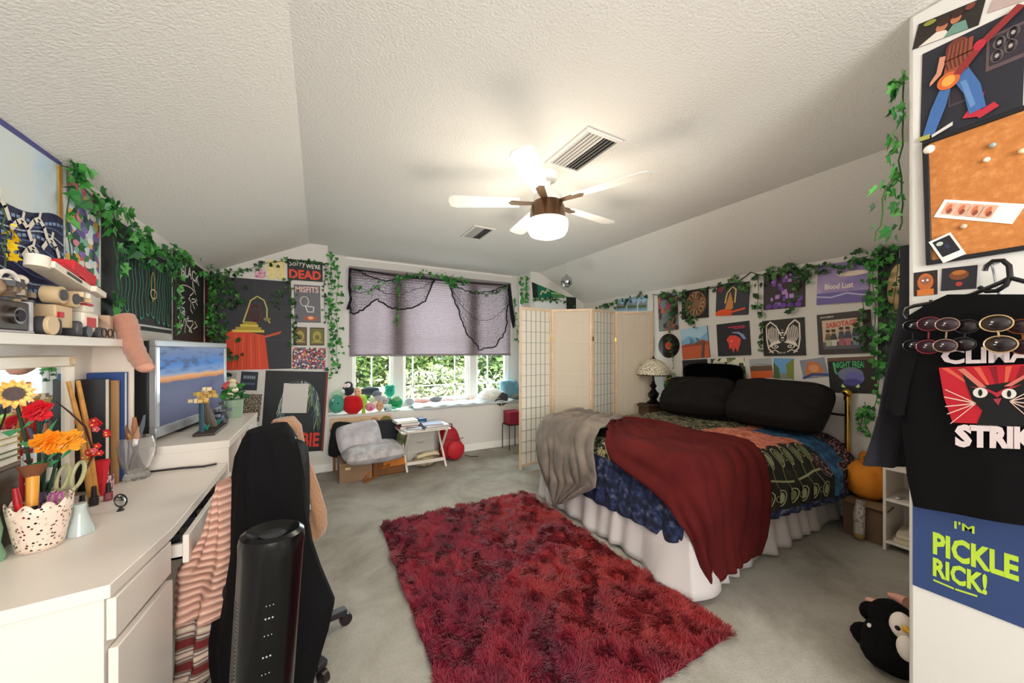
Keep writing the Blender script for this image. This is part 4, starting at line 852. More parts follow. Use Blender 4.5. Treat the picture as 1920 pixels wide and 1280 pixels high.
# ================================================================== bed
BX0, BX1, BY0, BY1, BT = 1.86, 3.70, 1.29, 2.80, .60
bd = thing('bed', 'queen bed with white ruffled skirt and brass headboard post', 'bed', ((BX0+BX1)/2, (BY0+BY1)/2, 0))
MB(M('#d8d2c8', .8)).bb(BX0+.03, BX1, BY0+.03, BY1-.03, .12, .34).build('box_spring', bd, bevel=.02)
MB(M('#e6e2da', .8)).bb(BX0+.01, BX1, BY0+.01, BY1-.01, .34, BT).build('mattress', bd, bevel=.05, segs=4)
mb = MB(M('#2a2a2c', .4, metal=.8))
for x in (BX0+.15, BX1-.1):
    for y in (BY0+.15, BY1-.15): mb.cyl((x, y, 0), (x, y, .13), .02)
mb.build('foot', bd)
def skirt():
    path = [V((BX0, BY1-.02, 0)), V((BX0, BY0, 0)), V((BX1-.02, BY0, 0))]; L1 = (path[1]-path[0]).length; L2 = (path[2]-path[1]).length; Ltot = L1+L2
    def fn(u, v):
        d = u*Ltot
        if d < L1: p = path[0].lerp(path[1], d/L1); n = V((-1, 0, 0))
        else: p = path[1].lerp(path[2], (d-L1)/L2); n = V((0, -1, 0))
        k = abs(d-L1)
        if k < .12: n = (V((-1, 0, 0))*(1 if d < L1 else k/.12)+V((0, -1, 0))*(1 if d > L1 else k/.12)).normalized(); n = V((-1*(.5+.5*(1 if d < L1 else -1)*k/.12), -1*(.5-.5*(1 if d < L1 else -1)*k/.12), 0)).normalized()
        fo = sin(d*34+2.2*sin(d*7)+1.2*mnoise.noise(V((d*3, 0, 1))))*.5+mnoise.noise(V((d*9, v, 2)))
        z = .37-(.355+.012*sin(d*11))*v
        fl = .10*max(0, 1-k/.3) if k < .3 else 0
        return p+n*(.012+.05*v+.028*fo*v+fl*v)+V((0, 0, z))
    MB(TRANSLU('#d7d0cf', .15)).grid(fn, 420, 10).build('bed_skirt', bd, smooth=80, solid=.002)
skirt()
BRS = M('#caa24a', .2, metal=1)
for nm, y in (('n', BY0-.09), ('f', BY1+.05)):
    MB(BRS).cyl((3.745, y, 0), (3.745, y, .99), .018, n=20).sph((3.745, y, 1.025), .034, n=20).cyl((3.745, y, .96), (3.745, y, .995), .024, n=20).build('headboard_post', bd)
MB(M('#1f1d1e', .35)).cyl((3.745, BY0-.09, .84), (3.745, BY1+.05, .84), .01).cyl((3.745, BY0-.09, .6), (3.745, BY1+.05, .6), .01).build('headboard_rail', bd)
def drape(p, q, z, r=.085, amp=.02, x0=BX0, y0=BY0, y1=BY1, lift=0, seed=0):
    """unfolded cloth point (p along bed, q across) -> world point on the bed, hanging over foot, near and far sides"""
    dx = max(0, x0+r-p); dn = max(0, y0+r-q); df = max(0, q-(y1-r)); dy = dn if dn else -df
    d = hypot(dx, dy); b = V((max(p, x0+r), min(max(q, y0+r), y1-r), z))
    nz = mnoise.noise(V((p*3+seed, q*3, seed)))*.02+mnoise.noise(V((p*9+seed, q*9, 1)))*.006
    if d < 1e-6: return b+V((0, 0, nz+lift))
    n = V((-dx/d, -dy/d, 0)); ha = r*pi/2
    if d < ha: a_ = d/r; o = r*sin(a_); dr = r*(1-cos(a_))
    else: o = r; dr = r+(d-ha)
    t = atan2(dy, dx)*.45+(p if dy > dx else q)
    fo = amp*(sin(t*26+seed+2*mnoise.noise(V((t*4, 0, seed))))+mnoise.noise(V((t*14, dr*3, seed))))*min(1, dr/.25)
    return b+n*(o+lift+abs(fo)+(.03+(.12*min(1, max(0, (p-2.3)/.9)) if dn else 0))*min(1, dr/.2))+V((0, 0, -dr+nz*.4+(lift if d < ha else 0)*(1-dr/(r+.01) if dr < r else 0)))
CT = .665
FLB = RAMP('cream_floral_on_black', [(0, '#1a1817'), (.46, '#211e1b'), (.5, '#6f6c4c'), (.56, '#b5ae88'), (.6, '#3a3528'), (.68, '#211e1b')], 16, 'noise', 3, .9, dist=1.2)
SAL = RAMP('salmon_weave', [(0, '#5a2a2c'), (.38, '#9c4a3c'), (.5, '#d27a62'), (.7, '#e39a80')], 22, 'noise', 5, .9, stretch=(3, 1, 1))
NAV = RAMP('navy_weave', [(0, '#0b0d16'), (.42, '#131a30'), (.52, '#1d2c58'), (.6, '#34405e'), (.7, '#6a6c7c')], 26, 'noise', 6, .9)
BLU = RAMP('blue_border', [(0, '#12243f'), (.45, '#1f4a74'), (.62, '#3a7097')], 18, 'noise', 5, .9)
GRN = RAMP('black_green_ground', [(0, '#15150f'), (.6, '#1e1f16'), (.75, '#3a4028')], 20, 'noise', 3, .9)
PPR = RAMP('black_pink_specks', [(0, '#141218'), (.55, '#1a1620'), (.6, '#a8566e'), (.68, '#d9c8c0'), (.74, '#1a1620')], 55, 'noise', 2, .9)
PAS = RAMP('paisley_border', [(0, '#101018'), (.12, '#16161f'), (.2, '#c9c4cf'), (.3, '#1b1f3c'), (.6, '#0f0f15')], 13, 'edge', 2, .9)
MAR = M('#2a1118', .9, bump=.2)
def cmat(u, v):
    p = P0+(P1-P0)*u; q = Q0+(Q1-Q0)*v; jag = .03*sin(p*40)+.03*sin(q*31)
    if q > 2.86: return MAR if p < 2.1 else FLB
    if p < 1.62: return NAV if q > 1.25 else PAS
    if p < 1.80: return NAV
    if q < .98: return NAV if q > .95 or p < 3.2 else NAV
    if p > 3.42 and q < 1.75: return PPR if p > 3.55 or q < 1.2 else BLU
    if p > 3.28+jag*.4 and q < 1.8: return BLU
    if q < 1.37+jag*.6: return GRN
    if q < 1.93+jag and p > 2.3: return SAL
    if q < 1.90+jag*1.2: return FLB
    return FLB
P0, P1, Q0, Q1 = 1.47, 3.755, .93, 3.10
cf = thing('comforter', 'colourful patchwork tapestry comforter with salmon, navy and floral panels', 'comforter', ((BX0+BX1)/2, (BY0+BY1)/2, .2))
MB(FLB).grid(lambda u, v: drape(P0+(P1-P0)*u-.26*max(0, 1-u/.16)*max(0, 1-v/.2), Q0+(Q1-.26*min(1, max(0, ((P0+(P1-P0)*u)-3.1)/.2))-Q0)*v-.26*max(0, 1-u/.16)*max(0, 1-v/.2), CT, amp=.018), 150, 150, matfn=cmat).build('patchwork', cf, smooth=80, solid=.012)
# embroidered vine on the near side panel
ev = MB(M('#9a9b74', .9)); GR2 = [M('#9a9b74', .9), M('#6f7a50', .9), M('#b8b694', .9)]
def EP(p, q): return drape(p, q, CT, lift=.016, amp=.018)
def strip(pts, w_, mat):
    for i in range(len(pts)-1):
        (a0, b0), (a1, b1) = pts[i], pts[i+1]; d = hypot(a1-a0, b1-b0) or 1; nx, ny = -(b1-b0)/d*w_/2, (a1-a0)/d*w_/2
        ev.poly([EP(a0-nx, b0-ny), EP(a1-nx, b1-ny), EP(a1+nx, b1+ny), EP(a0+nx, b0+ny)], mat)
strip([(2.35+.09*i, 1.16+.018*sin(i*.9)) for i in range(10)], .012, GR2[0])
rnd = random.Random(9)
for i in range(7):
    p = 2.40+.115*i
    for sg in (-1, 1):
        # curling stem and leaf outline with filled heart
        L_ = .12; cx, cy = p+.05, 1.165+sg*.115
        strip([(p, 1.165), (p+.02, 1.165+sg*.05), (cx, cy-sg*.03)], .006, GR2[0])
        out = [(cx+.034*sin(t_)*(1+.3*cos(t_)), cy+.05*cos(t_)+.01*sin(t_)) for t_ in [2*pi*k/12 for k in range(13)]]
        strip(out, .006, GR2[2]); ev.poly([EP(a_, b_) for a_, b_ in [(cx+.022*sin(t_), cy+.036*cos(t_)+.008*sin(t_)) for t_ in [2*pi*k/8 for k in range(8)]]], rnd.choice(GR2[:2]))
        if i % 2: strip([(cx+.06+.026*cos(t_)*(1-t_/9), cy-.01*sg+.03*sin(t_)*sg*(1-t_/9)) for t_ in [k*.7 for k in range(9)]], .005, GR2[0])
for k in range(8):
    t_ = 2*pi*k/8; cx, cy = 3.2, 1.19; strip([(cx+.02*cos(t_+a_)+.035*cos(t_), cy+.02*sin(t_+a_)+.05*sin(t_)) for a_ in [2*pi*j/8 for j in range(9)]], .006, M('#8c6a6a', .9))
ev.build('embroidered_vine', cf, smooth=0)
def ruled(name, label, cat, left, right, z, mat, amp, seed, lift=.02, nu=50, nv=60, solid=.01):
    def li(P, t):
        t = t*(len(P)-1); i = min(int(t), len(P)-2); f = t-i; return P[i][0]+(P[i+1][0]-P[i][0])*f, P[i][1]+(P[i+1][1]-P[i][1])*f
    t = thing(name, label, cat, drape(*li(left, 1), z)[:])
    def fn(u, v):
        a_ = li(left, v); b_ = li(right, v); p = a_[0]+(b_[0]-a_[0])*u; q = a_[1]+(b_[1]-a_[1])*u
        o = drape(p, q, z, lift=lift, amp=.004, seed=0)
        e = amp*(sin(u*22+3*v+2*mnoise.noise(V((u*3, v*2, seed))))*.5+mnoise.noise(V((u*6, v*4, seed))))
        dx = max(0, BX0+.085-p); dy = max(0, BY0+.085-q); d = hypot(dx, dy)
        n = V((-dx/d, -dy/d, 0)) if d > .06 else V((0, 0, 1)); o += n*(abs(e)+.004+(.02*min(1, d/.4)))
        o.z = max(o.z, .012+.004*u); return o
    MB(mat).grid(fn, nu, nv).build('cloth', t, smooth=80, solid=solid); return t
gray = M('#857a70', .9, sheen=.08, tint2='#5f564f', vscale=5, bump=.2, scale=60)
red = M('#4a1114', .92, tint2='#5a1a18', spec=.2, vscale=4, bump=.15, scale=50)
ruled('fleece_throw', 'burgundy throw draped diagonally over the near foot corner of bed', 'throw', [(2.42, 2.40), (2.05, 2.15), (1.80, 1.83), (1.72, 1.50), (1.62, 1.22), (1.66, .86), (1.78, .66)], [(2.50, 2.36), (2.62, 2.0), (2.60, 1.62), (2.55, 1.30), (2.50, 1.05), (2.46, .82), (2.42, .72)], .70, red, .035, 3, lift=.03)
ruled('fleece_throw', 'grey-taupe plush throw hanging over far half of the bed foot', 'throw', [(2.30, 2.88), (2.02, 2.86), (1.80, 2.82), (1.58, 2.74), (1.40, 2.62), (1.22, 2.48)], [(2.42, 2.32), (2.15, 2.20), (1.92, 2.05), (1.72, 1.95), (1.55, 1.96), (1.28, 2.36)], .72, gray, .045, 8, lift=.035)
# pillows
PB = M('#161313', .85, bump=.9, scale=7, spec=.3)
def pil(label, c, w_, h_, t_, tilt, yaw, mat, seed, name='pillow', nz=.16, roll=0, p=6):
    # local x across the bed (toward viewer right), y up, z toward the foot
    R = Matrix.Rotation(yaw, 4, 'Z') @ Matrix(((0, 0, -1, 0), (-1, 0, 0, 0), (0, 1, 0, 0), (0, 0, 0, 1))) @ Matrix.Rotation(tilt, 4, 'X') @ Matrix.Rotation(roll, 4, 'Z')
    T = Matrix.Translation(c) @ R; mb = MB(mat); pillow(mb, T, w_, h_, t_, nz=nz, seed=seed, p=p); o = mb.build(name, smooth=80); return tag(o, label, 'pillow')
pil('charcoal pillow on the near side of the bed head', (3.50, 1.60, .90), .78, .46, .24, radians(-42), .0, PB, 1, roll=-.02)
pil('charcoal pillow on the far side of the bed head', (3.48, 2.32, .885), .74, .46, .24, radians(-48), .05, PB, 2, roll=.05)
fz = pil('fuzzy black bolster pillow standing behind the charcoal pillows', (3.68, 2.28, 1.06), .62, .34, .18, radians(-12), 0, M('#050506', 1, bump=1, scale=120, spec=.05), 3, nz=.1)
mb = MB(M('#040405', 1, spec=0)); rnd = random.Random(11)
for i in range(5200):
    th = rnd.uniform(0, 2*pi); ph = rnd.uniform(-1, 1); d = V((sqrt(1-ph*ph)*cos(th), sqrt(1-ph*ph)*sin(th), ph))
    c = V((3.665+.09*(abs(d.x)**.6)*(1 if d.x > 0 else -1), 2.28+.30*(abs(d.y)**.6)*(1 if d.y > 0 else -1), 1.06+.165*(abs(d.z)**.6)*(1 if d.z > 0 else -1))); e = c+(d+V((rnd.gauss(0, .4),)*3))*.022; s_ = d.orthogonal().normalized()*.0016
    mb.poly([c-s_, c+s_, e])
mb.v = [V(p)[:] for p in mb.v]; o = mb.build('fur', fz, smooth=0); o['kind'] = 'stuff'
WO[fz.name] = WO.get(fz.name)
# nightstand and lamp
ns = thing('nightstand', 'dark wooden nightstand between folding screen and bed', 'nightstand', (3.57, 2.945, 0)); NW = M('#4c3626', .45, var=.15, vscale=15)
MB(NW).bb(3.38, 3.76, 2.86, 3.03, .70, .725).build('top', ns, bevel=.004); MB(NW).bb(3.40, 3.76, 2.87, 3.02, .35, .70).build('cabinet', ns, bevel=.003)
d_ = MB(M('#5a412e', .45)).bb(3.385, 3.40, 2.885, 3.005, .42, .66).build('drawer', ns, bevel=.003); MB(BRS).sph((3.375, 2.945, .54), .012, n=10).build('knob', d_)
for x in (3.42, 3.74):
    for y in (2.89, 3.0): MB(NW).bb(x-.018, x+.018, y-.018, y+.018, 0, .35).build('leg', ns)
lb = V((3.57, 2.94, .727)); lp_ = thing('table_lamp', 'stained glass lamp with dark sculpted base on nightstand', 'lamp', lb[:])
MB(M('#151412', .35, metal=.6)).lathe([(0, 0), (.075, 0), (.08, .012), (.05, .03), (.035, .05), (.055, .08), (.06, .12), (.035, .15), (.02, .18), (.04, .21), (.022, .24), (.012, .28), (.01, .36), (.02, .37), (0, .375)], 24, T=TR(lb), wob=lambda t_, z: .12*sin(5*t_+z*40)*(1 if .04 < z < .26 else 0)).build('base', lp_)
TG = RAMP('stained_glass', [(0, '#2a211a'), (.035, '#2a211a'), (.05, '#e9dfc6'), (.3, '#f3ecd8'), (.6, '#c9b48a')], 32, 'edge', 2, .3)
MB(TG).lathe([(.19, .345), (.185, .37), (.165, .43), (.125, .485), (.07, .525), (.02, .54)], 36, T=TR(lb), cap=False).build('glass_shade', lp_, solid=.004)
tag(MB(M('#3a2a1c', .4)).lathe([(.188, .338), (.194, .342), (.193, .35), (.187, .352)], 36, T=TR(lb), cap=False).lathe([(0, .54), (.03, .538), (.012, .555), (.006, .575), (0, .58)], 16, T=TR(lb)).build('shade_trim', lp_), 'dark metal rim and finial')
tag(MB(DK).lathe([(0, 0), (.045, 0), (.045, .008), (0, .01)], 20, T=TR((3.43, 2.98, .727))).build('coaster'), 'black round coaster on nightstand corner', 'coaster')
# ================================================================== posters and printed things
def fm(h, r=.55): return M(h, r)
def poster(plane, val, q, bg, label, th=.0015, edge=None, cat='poster', group=None, name='poster'):
    a = Art(*quad(plane, val, *q), bg, th, edge); a.label = label; a.cat = cat; a.group = group; a.nm = name; return a
def done(a): return a.build(a.nm, a.label, a.cat, a.group)
WH = fm('#e9e6e0'); BK = fm('#1b1b1f'); BK2 = fm('#2a2a30')
LW, FW_, RW = XL+.001, YF-.001, XR-.001
# left wall
a = poster('X', LW, ((0, 222), (114, 303), (118, 640), (0, 640)), fm('#8fb3d3'), 'large wall tapestry of dark blue waves under a pale sky', cat='tapestry', name='tapestry')
a.O = a.O-a.R*.55; a.w += .55; a.mb = MB(fm('#8fb3d3')); a.mb.prism([a.P(0, 0, 0), a.P(1, 0, 0), a.P(1, 1, 0), a.P(0, 1, 0)], a.N*.003); a.k = .003
a.rect(0, .0, 1, .97, RAMP('tapestry_sky', [(0, '#e9dcb8'), (.45, '#c9d8df'), (.6, '#a9c8e0'), (.8, '#6f9fd0')], 3, 'noise'))
a.rect(0, .97, 1, 1, fm('#4a4c86')); a.rect(.975, .62, 1, .97, fm('#c98a3c')); a.rect(.96, .62, .975, .97, fm('#e8c26a'))
def wv(y0, amp, ph, mat, k=9): a.poly([(0, 0)]+[(1, 0)]+[(1-i/40, y0+amp*sin(i/40*k+ph)+amp*.4*sin(i/40*k*2.7+ph)) for i in range(41)], mat)
NVY = [fm('#2c3050'), fm('#3b4a78'), fm('#27294a'), fm('#4a5a8c'), fm('#302f55')]
wv(.62, .05, 1, NVY[2], 6); wv(.52, .05, 3, NVY[0], 8); wv(.42, .04, 0, NVY[4], 10); wv(.3, .03, 2, NVY[2], 12)
for j in range(16):
    y_ = .6-.036*j; a.line([(i/36, y_+.028*sin(i/36*8+j*.5)+.01*sin(i/36*21+j)) for i in range(37)], .006 if j % 3 else .012, [fm('#7d95bd'), fm('#56689c'), fm('#aebdd6')][j % 3])
for (x, y_) in ((.82, .6), (.9, .52), (.72, .56), (.78, .45), (.6, .62)):
    a.line([(x-.06, y_-.04), (x-.03, y_), (x, y_+.02), (x+.03, y_-.01), (x+.05, y_-.06)], .018, fm('#e3ddce')); a.line([(x, y_+.02), (x+.01, y_+.06)], .012, fm('#e3ddce'))
done(a)
CHAOS = RAMP('bright_doodle_print', [(0, '#2b4a48'), (.2, '#7fb5a0'), (.32, '#d9e0d4'), (.45, '#c9607a'), (.55, '#6f5a9c'), (.68, '#e2b04a'), (.8, '#3f7a52'), (.9, '#c7d6e0')], 28, 'cells', const=True)
a = poster('X', LW, ((124, 325), (184, 375), (187, 535), (124, 520)), CHAOS, 'busy multicoloured floral doodle poster on left wall beside the ivy'); 
for i in range(9): a.ell(.2+.6*((i*37) % 10)/10, .1+.09*i, .1, .035, [fm('#d98a9c'), fm('#e9e4da'), fm('#8a6fb5')][i % 3])
done(a)
a = poster('X', LW, ((189, 402), (321, 473), (322, 632), (190, 600)), fm('#23272a'), 'black poster with dripping green vertical lines on left wall'); 
a.rect(0, 0, .1, 1, fm('#0d0e10'))
rnd = random.Random(12); GL = fm('#2f8f6c'); GL2 = fm('#4cb389')
for i in range(9):
    x = .16+.09*i; yb = .1+rnd.random()*.12; yt = .82-rnd.random()*.1; wv_ = [(x+.012*sin(k*1.3+i), yt-(yt-yb)*k/9) for k in range(10)]; a.line(wv_, .007, GL); a.line([(p+.04, q) for p, q in wv_[::-1]], .007, GL)
    a.line([(x, yb), (x+.02, yb-.02), (x+.04, yb)], .007, GL2); a.ring(x+.02, yt, .02, .03, .006, GL2, a0=0, a1=pi)
a.text('type', .44, .9, .62, .95, WH); a.text('NEGATIVE', .63, .88, .93, .93, WH)
a.line([(.12, .05), (.98, .05)], .012, fm('#cfcfcf')); a.ring(.62, .5, .03, .16, .01, fm('#b9a24a')); a.ring(.63, .42, .05, .05, .008, fm('#d8c9a0')); done(a)
a = poster('X', LW, ((324, 462), (381, 508), (382, 640), (324, 640)), fm('#17181c'), 'black banner with tangled white lettering hanging on left wall', name='banner', cat='banner')
a.text('BLACK', .22, .74, .82, .88, WH, .02, arch=.03)
rnd = random.Random(21)
for i in range(16):
    x = .15+rnd.random()*.6; y_ = .08+rnd.random()*.5; a.line([(x+.1*rnd.uniform(-1, 1), y_+.07*k*rnd.uniform(.2, 1)) for k in range(5)], .010, WH)
a.ring(.4, .6, .25, .06, .008, WH, a0=0, a1=pi); done(a)
a = poster('X', LW, ((384, 512), (396, 520), (396, 645), (384, 645)), fm('#7a2026'), 'narrow dark red hanging at the far end of left wall', name='wall_hanging', cat='wall hanging'); done(a)
# far wall
a = poster('Y', FW_, ((406, 519), (546, 527), (546, 692), (406, 693)), fm('#2b2b31'), 'large dark poster with an orange robed shape and gold ring')
for y_ in (.33, .66): a.line([(0, y_), (1, y_)], .003, fm('#45454c'))
a.line([(.5, 0), (.5, 1)], .003, fm('#45454c'))
a.poly([(.1, 0), (.12, .4), (.22, .44), (.62, .38), (.64, .3), (.68, 0)], fm('#d8431f')); a.poly([(.6, .37), (.86, .43), (.84, .4), (.63, .35)], fm('#c9502c'))
for i in range(7): a.line([(.2+i*.06, .02), (.24+i*.05, .38)], .006, fm('#b5371a' if i % 2 else '#ea6a3a'))
for k, (x0, x1, y_) in enumerate(((.2, .62, .41), (.24, .58, .44), (.3, .54, .47), (.34, .52, .5))): a.rect(x0, y_, x1, y_+.028, fm('#b59a2c' if k % 2 else '#d9c24a'))
a.line([(.34, .52), (.4, .66), (.44, .76), (.53, .81), (.62, .77), (.66, .68), (.66, .56), (.7, .52)], .012, fm('#cdbb6c')); a.ring(.5, .62, .08, .09, .014, fm('#7c2f26')); a.ell(.5, .6, .05, .06, fm('#3a1a1a')); a.ell(.66, .56, .05, .02, fm('#8c7a3a')); done(a)
a = poster('Y', FW_, ((539, 485), (605, 491), (605, 529), (539, 524)), fm('#1f2423'), 'shop style sign reading Sorry WE\'RE DEAD in white and red', th=.004, cat='sign', name='wall_sign')
a.text('Sorry', .05, .62, .5, .95, WH, .0, rot=.04); a.text("WE'RE", .52, .62, .93, .84, WH, .015); a.text('DEAD', .04, .08, .95, .52, fm('#e2452f'), .04); done(a)
YEL = RAMP('yellow_vintage_print', [(0, '#b08a3c'), (.4, '#e3cf7c'), (.6, '#efe0a6'), (.8, '#c06a3c')], 30, 'noise')
for q, lb in ((((501, 487), (517, 488), (517, 523), (501, 522)), 'yellow vintage postcard above big dark poster, left one of the pair'), (((519, 488), (534, 489), (534, 524), (519, 523)), 'yellow vintage postcard above big dark poster, right one of the pair')): done(poster('Y', FW_, q, YEL, lb, cat='postcard', name='postcard'))
a = poster('Y', FW_, ((478, 503), (498, 504), (498, 522), (478, 520)), RAMP('pink_purple_print', [(0, '#6a3a7c'), (.4, '#c46a8c'), (.6, '#e8c9cf'), (.8, '#8a4a9c')], 30, 'noise'), 'small pink and purple card above the big dark poster', cat='postcard', name='postcard'); done(a)
a = poster('Y', FW_, ((549, 530), (603, 534), (603, 607), (549, 607)), fm('#d9d6d2'), 'grey band poster with pink lettering and white skeletal sketch')
a.rect(.04, .03, .96, .97, fm('#6a6970')); a.text('MISFITS', .1, .78, .9, .93, fm('#f0c3c0'), .02); a.ring(.4, .56, .14, .12, .012, WH); a.line([(.42, .46), (.5, .3), (.7, .3), (.72, .42), (.5, .44)], .01, WH); a.ell(.6, .14, .25, .06, fm('#b0543c')); a.ell(.6, .15, .1, .04, fm('#f2b27a')); done(a)
for q, lb, c1 in ((((550, 613), (575, 613), (576, 648), (550, 647)), 'small ochre square print left of its pair under grey band poster', '#6a5530'), (((581, 614), (608, 614), (608, 648), (581, 647)), 'small ochre green square print right of its pair under grey band poster', '#6f6a2c')):
    a = poster('Y', FW_, q, fm('#3a2c22'), lb); a.rect(.06, .06, .94, .94, fm(c1)); a.ell(.5, .5, .3, .3, fm('#a89a4a')); a.ell(.5, .45, .16, .14, fm(c1)); a.line([(.15, .2), (.85, .2)], .008, fm('#c9b86a')); done(a)
done(poster('Y', FW_, ((548, 651), (611, 652), (610, 692), (548, 691)), RAMP('crowd_collage', [(0, '#2a2a3a'), (.2, '#c94a5a'), (.35, '#e9e1d6'), (.5, '#4a6fa0'), (.62, '#8a4a7c'), (.75, '#3a5a3a'), (.88, '#d98a4a')], 70, 'cells', const=True), 'tiny-figured multicoloured collage poster under the ochre prints'))
a = poster('Y', FW_, ((493, 696), (611, 695), (610, 846), (493, 850)), fm('#1c1f22'), 'large black poster with red jagged lettering and blue-green hair strands')
rnd = random.Random(31)
a.ell(.55, .55, .34, .36, fm('#262c30'))
for i in range(90):
    t_ = rnd.uniform(-.4, pi+.4); x = .56+.3*cos(t_); y_ = .62+.26*sin(t_); a.line([(x, y_), (x+.05*rnd.uniform(-1, 1), y_-.1), (x+.1*rnd.uniform(-1, 1), y_-.2-.12*rnd.random())], .004, fm(rnd.choice(['#3f5f7a', '#6f8a3c', '#8aa55a', '#4a6f8c', '#c9cfd0'])))
a.line([(.985, 0), (.985, 1)], .02, fm('#7c3024')); a.text('ZOMBIE', .10, .07, .92, .25, fm('#d8402e'), .035, rot=-.03); done(a)
t = thing('clipped_paper', 'blank white sheet with black clip over black poster', 'paper', onY(554, 774, YF-.012)[:])
q = quad('Y', YF-.016, (530, 718), (577, 719), (577, 774), (530, 774)); a = Art(*q, fm('#d9d4d0'), .0006); a.build('sheet', None, None, parent=t)
MB(DK).bar(onY(543, 717, YF-.02), onY(565, 717, YF-.02), .012, .02).build('clip', t)
a = poster('Y', FW_, ((425, 697), (443, 698), (443, 728), (425, 728)), fm('#b9b6b2'), 'small grey print with dark curved figure right of television'); a.ring(.5, .2, .35, .35, .008, DK, a0=0, a1=pi); a.ell(.5, .5, .15, .1, fm('#8a8684')); done(a)
a = poster('Y', FW_, ((451, 696), (483, 697), (483, 732), (451, 731)), fm('#232c3c'), 'small dark blue print with pale mirrored pattern'); 
for i in range(6): a.ell(.2+.12*i, .7, .05, .1, fm('#8a97a8')); a.ell(.2+.12*i, .35, .05, .06, fm('#5a6f8c'))
done(a)
done(poster('Y', FW_, ((450, 738), (489, 739), (489, 790), (450, 790)), RAMP('speckled_print', [(0, '#2f2622'), (.5, '#3c302a'), (.52, '#b5a68f'), (.6, '#d6cbb6')], 110, 'noise', const=True), 'brown speckled print above the white cube shelf'))
# far right segment
a = poster('Y', FW_, ((998, 529), (1066, 529), (1066, 558), (998, 558)), WH, '', name='x'); O, R_, U_, w_, h_ = a.O, a.R, a.U, a.w, a.h
t = thing('pennant', 'green felt pennant pinned above the folding screen', 'pennant', (O+R_*w_/2)[:]); N_ = V((0, -1, 0))
MB(fm('#0f6a52', .9)).prism([O+N_*.002, O+R_*w_+N_*.002, O+U_*h_+N_*.002], N_*.003).build('felt', t)
MB(fm('#1d2420', .9)).prism([O+N_*.002, O+R_*w_*.13+N_*.002, O+R_*w_*.13+U_*h_*.87+N_*.002, O+U_*h_+N_*.002], N_*.005).build('end_band', t)
a2 = Art(O+N_*.006, R_, U_, w_, h_, fm('#0f6a52', .9), .0002); a2.mb = MB(fm('#cfd8a0')); a2.line([(.2, .2), (.26, .45), (.34, .3), (.4, .55), (.44, .4)], .02, fm('#d9cf9c')); a2.line([(.5, .12), (.95, .06)], .012, fm('#7ab04a')); a2.line([(.5, .3), (.78, .22)], .03, fm('#8fb56a')); a2.build('lettering', None, None, parent=t)
done(poster('Y', FW_, ((1003, 560), (1058, 561), (1058, 590), (1003, 590)), fm('#dfe4e6'), 'blank pale paper partly behind the folding screen', cat='paper', name='paper_sheet'))
done(poster('Y', FW_, ((1062, 556), (1080, 558), (1080, 590), (1062, 590)), fm('#1d1f22'), 'small dark print between green pennant and right corner'))
# right wall
LND = RAMP('landscape_strip', [(0, '#3f4a3a'), (.4, '#6f7f6a'), (.5, '#9a6a4c'), (.6, '#bcd4e6'), (.8, '#7fb0da')], 4, 'noise')
for i, (x0, x1) in enumerate(((1157, 1174), (1177, 1195), (1198, 1214))):
    dy = (1157-x0)*.12
    a = poster('X', RW, ((x0, 561+dy), (x1, 559+dy), (x1, 582), (x0, 582)), fm('#9cc3df'), ['left', 'middle', 'right'][i]+' panel of the three-part mountain lake print above folding screen', th=.01, group=None, name='canvas_print', cat='canvas print'); a.rect(0, 0, 1, .45, fm('#5a6a4a')); a.poly([(0, .45), (.3, .7), (.6, .5), (1, .75), (1, .4), (0, .4)], fm('#8a8f9c')); a.rect(0, 0, 1, .18, fm('#7fa5bf')); done(a)
ALB = .012; EDG = fm('#2a2826')
a = poster('X', RW, ((1235, 555), (1271, 545), (1272, 619), (1234, 621)), RAMP('flower_collage', [(0, '#3a3a3c'), (.25, '#7a6f68'), (.4, '#4f6a3a'), (.55, '#a84a6a'), (.68, '#c9623a'), (.8, '#6f7f86')], 20, 'cells', const=True), 'tall narrow collage print of flowers above the vinyl record'); done(a)
SL = 'record sleeves on right wall'
def sleeve(q, bg, label): return poster('X', RW, q, bg, label, th=ALB, edge=EDG, cat='record sleeve', name='record_sleeve', group=SL)
a = sleeve(((1279, 547), (1329, 538), (1329, 595), (1280, 599)), fm('#241f22'), 'black record sleeve with round tangled tan drawing, half under ivy')
a.ell(.55, .5, .38, .44, fm('#8a6a4c'))
for i in range(26): t_ = i*.73; a.ring(.55+.25*cos(t_), .5+.3*sin(t_), .08, .1, .008, fm('#c9a07c' if i % 2 else '#5a3f2c'), n=10)
done(a)
a = sleeve(((1344, 535), (1407, 527), (1403, 590), (1344, 592)), fm('#3a3a44'), 'dark record sleeve with gold ring over orange base, half under ivy')
a.poly([(0, 0), (.0, .12), (.2, .2), (.5, .2), (.52, 0)], fm('#e0562c')); a.line([(.5, .1), (.9, .2)], .02, fm('#e0562c')); a.line([(.3, .4), (.35, .7), (.5, .9), (.62, .8), (.6, .4)], .014, fm('#d9c87a')); a.poly([(.3, .2), (.35, .4), (.45, .75), (.55, .4), (.55, .2)], fm('#c98a4c')); a.ell(.12, .85, .1, .1, fm('#8a2f4c')); done(a)
a = sleeve(((1433, 516), (1510, 505), (1510, 574), (1433, 582)), fm('#352c30'), 'dark record sleeve crowded with purple blocky shapes')
rnd = random.Random(8)
for i in range(26): x = .12+rnd.random()*.75; y_ = .06+rnd.random()*.72+(.1 if x > .5 else 0); a.rect(x, y_, x+.06+.06*rnd.random(), y_+.07+.1*rnd.random(), fm(rnd.choice(['#7a4ca8', '#9a6ac4', '#5f3a8c', '#b58ad0'])))
for i in range(5): a.ell(.15+.18*i, .08, .08, .07, fm('#6a3f9c'))
done(a)
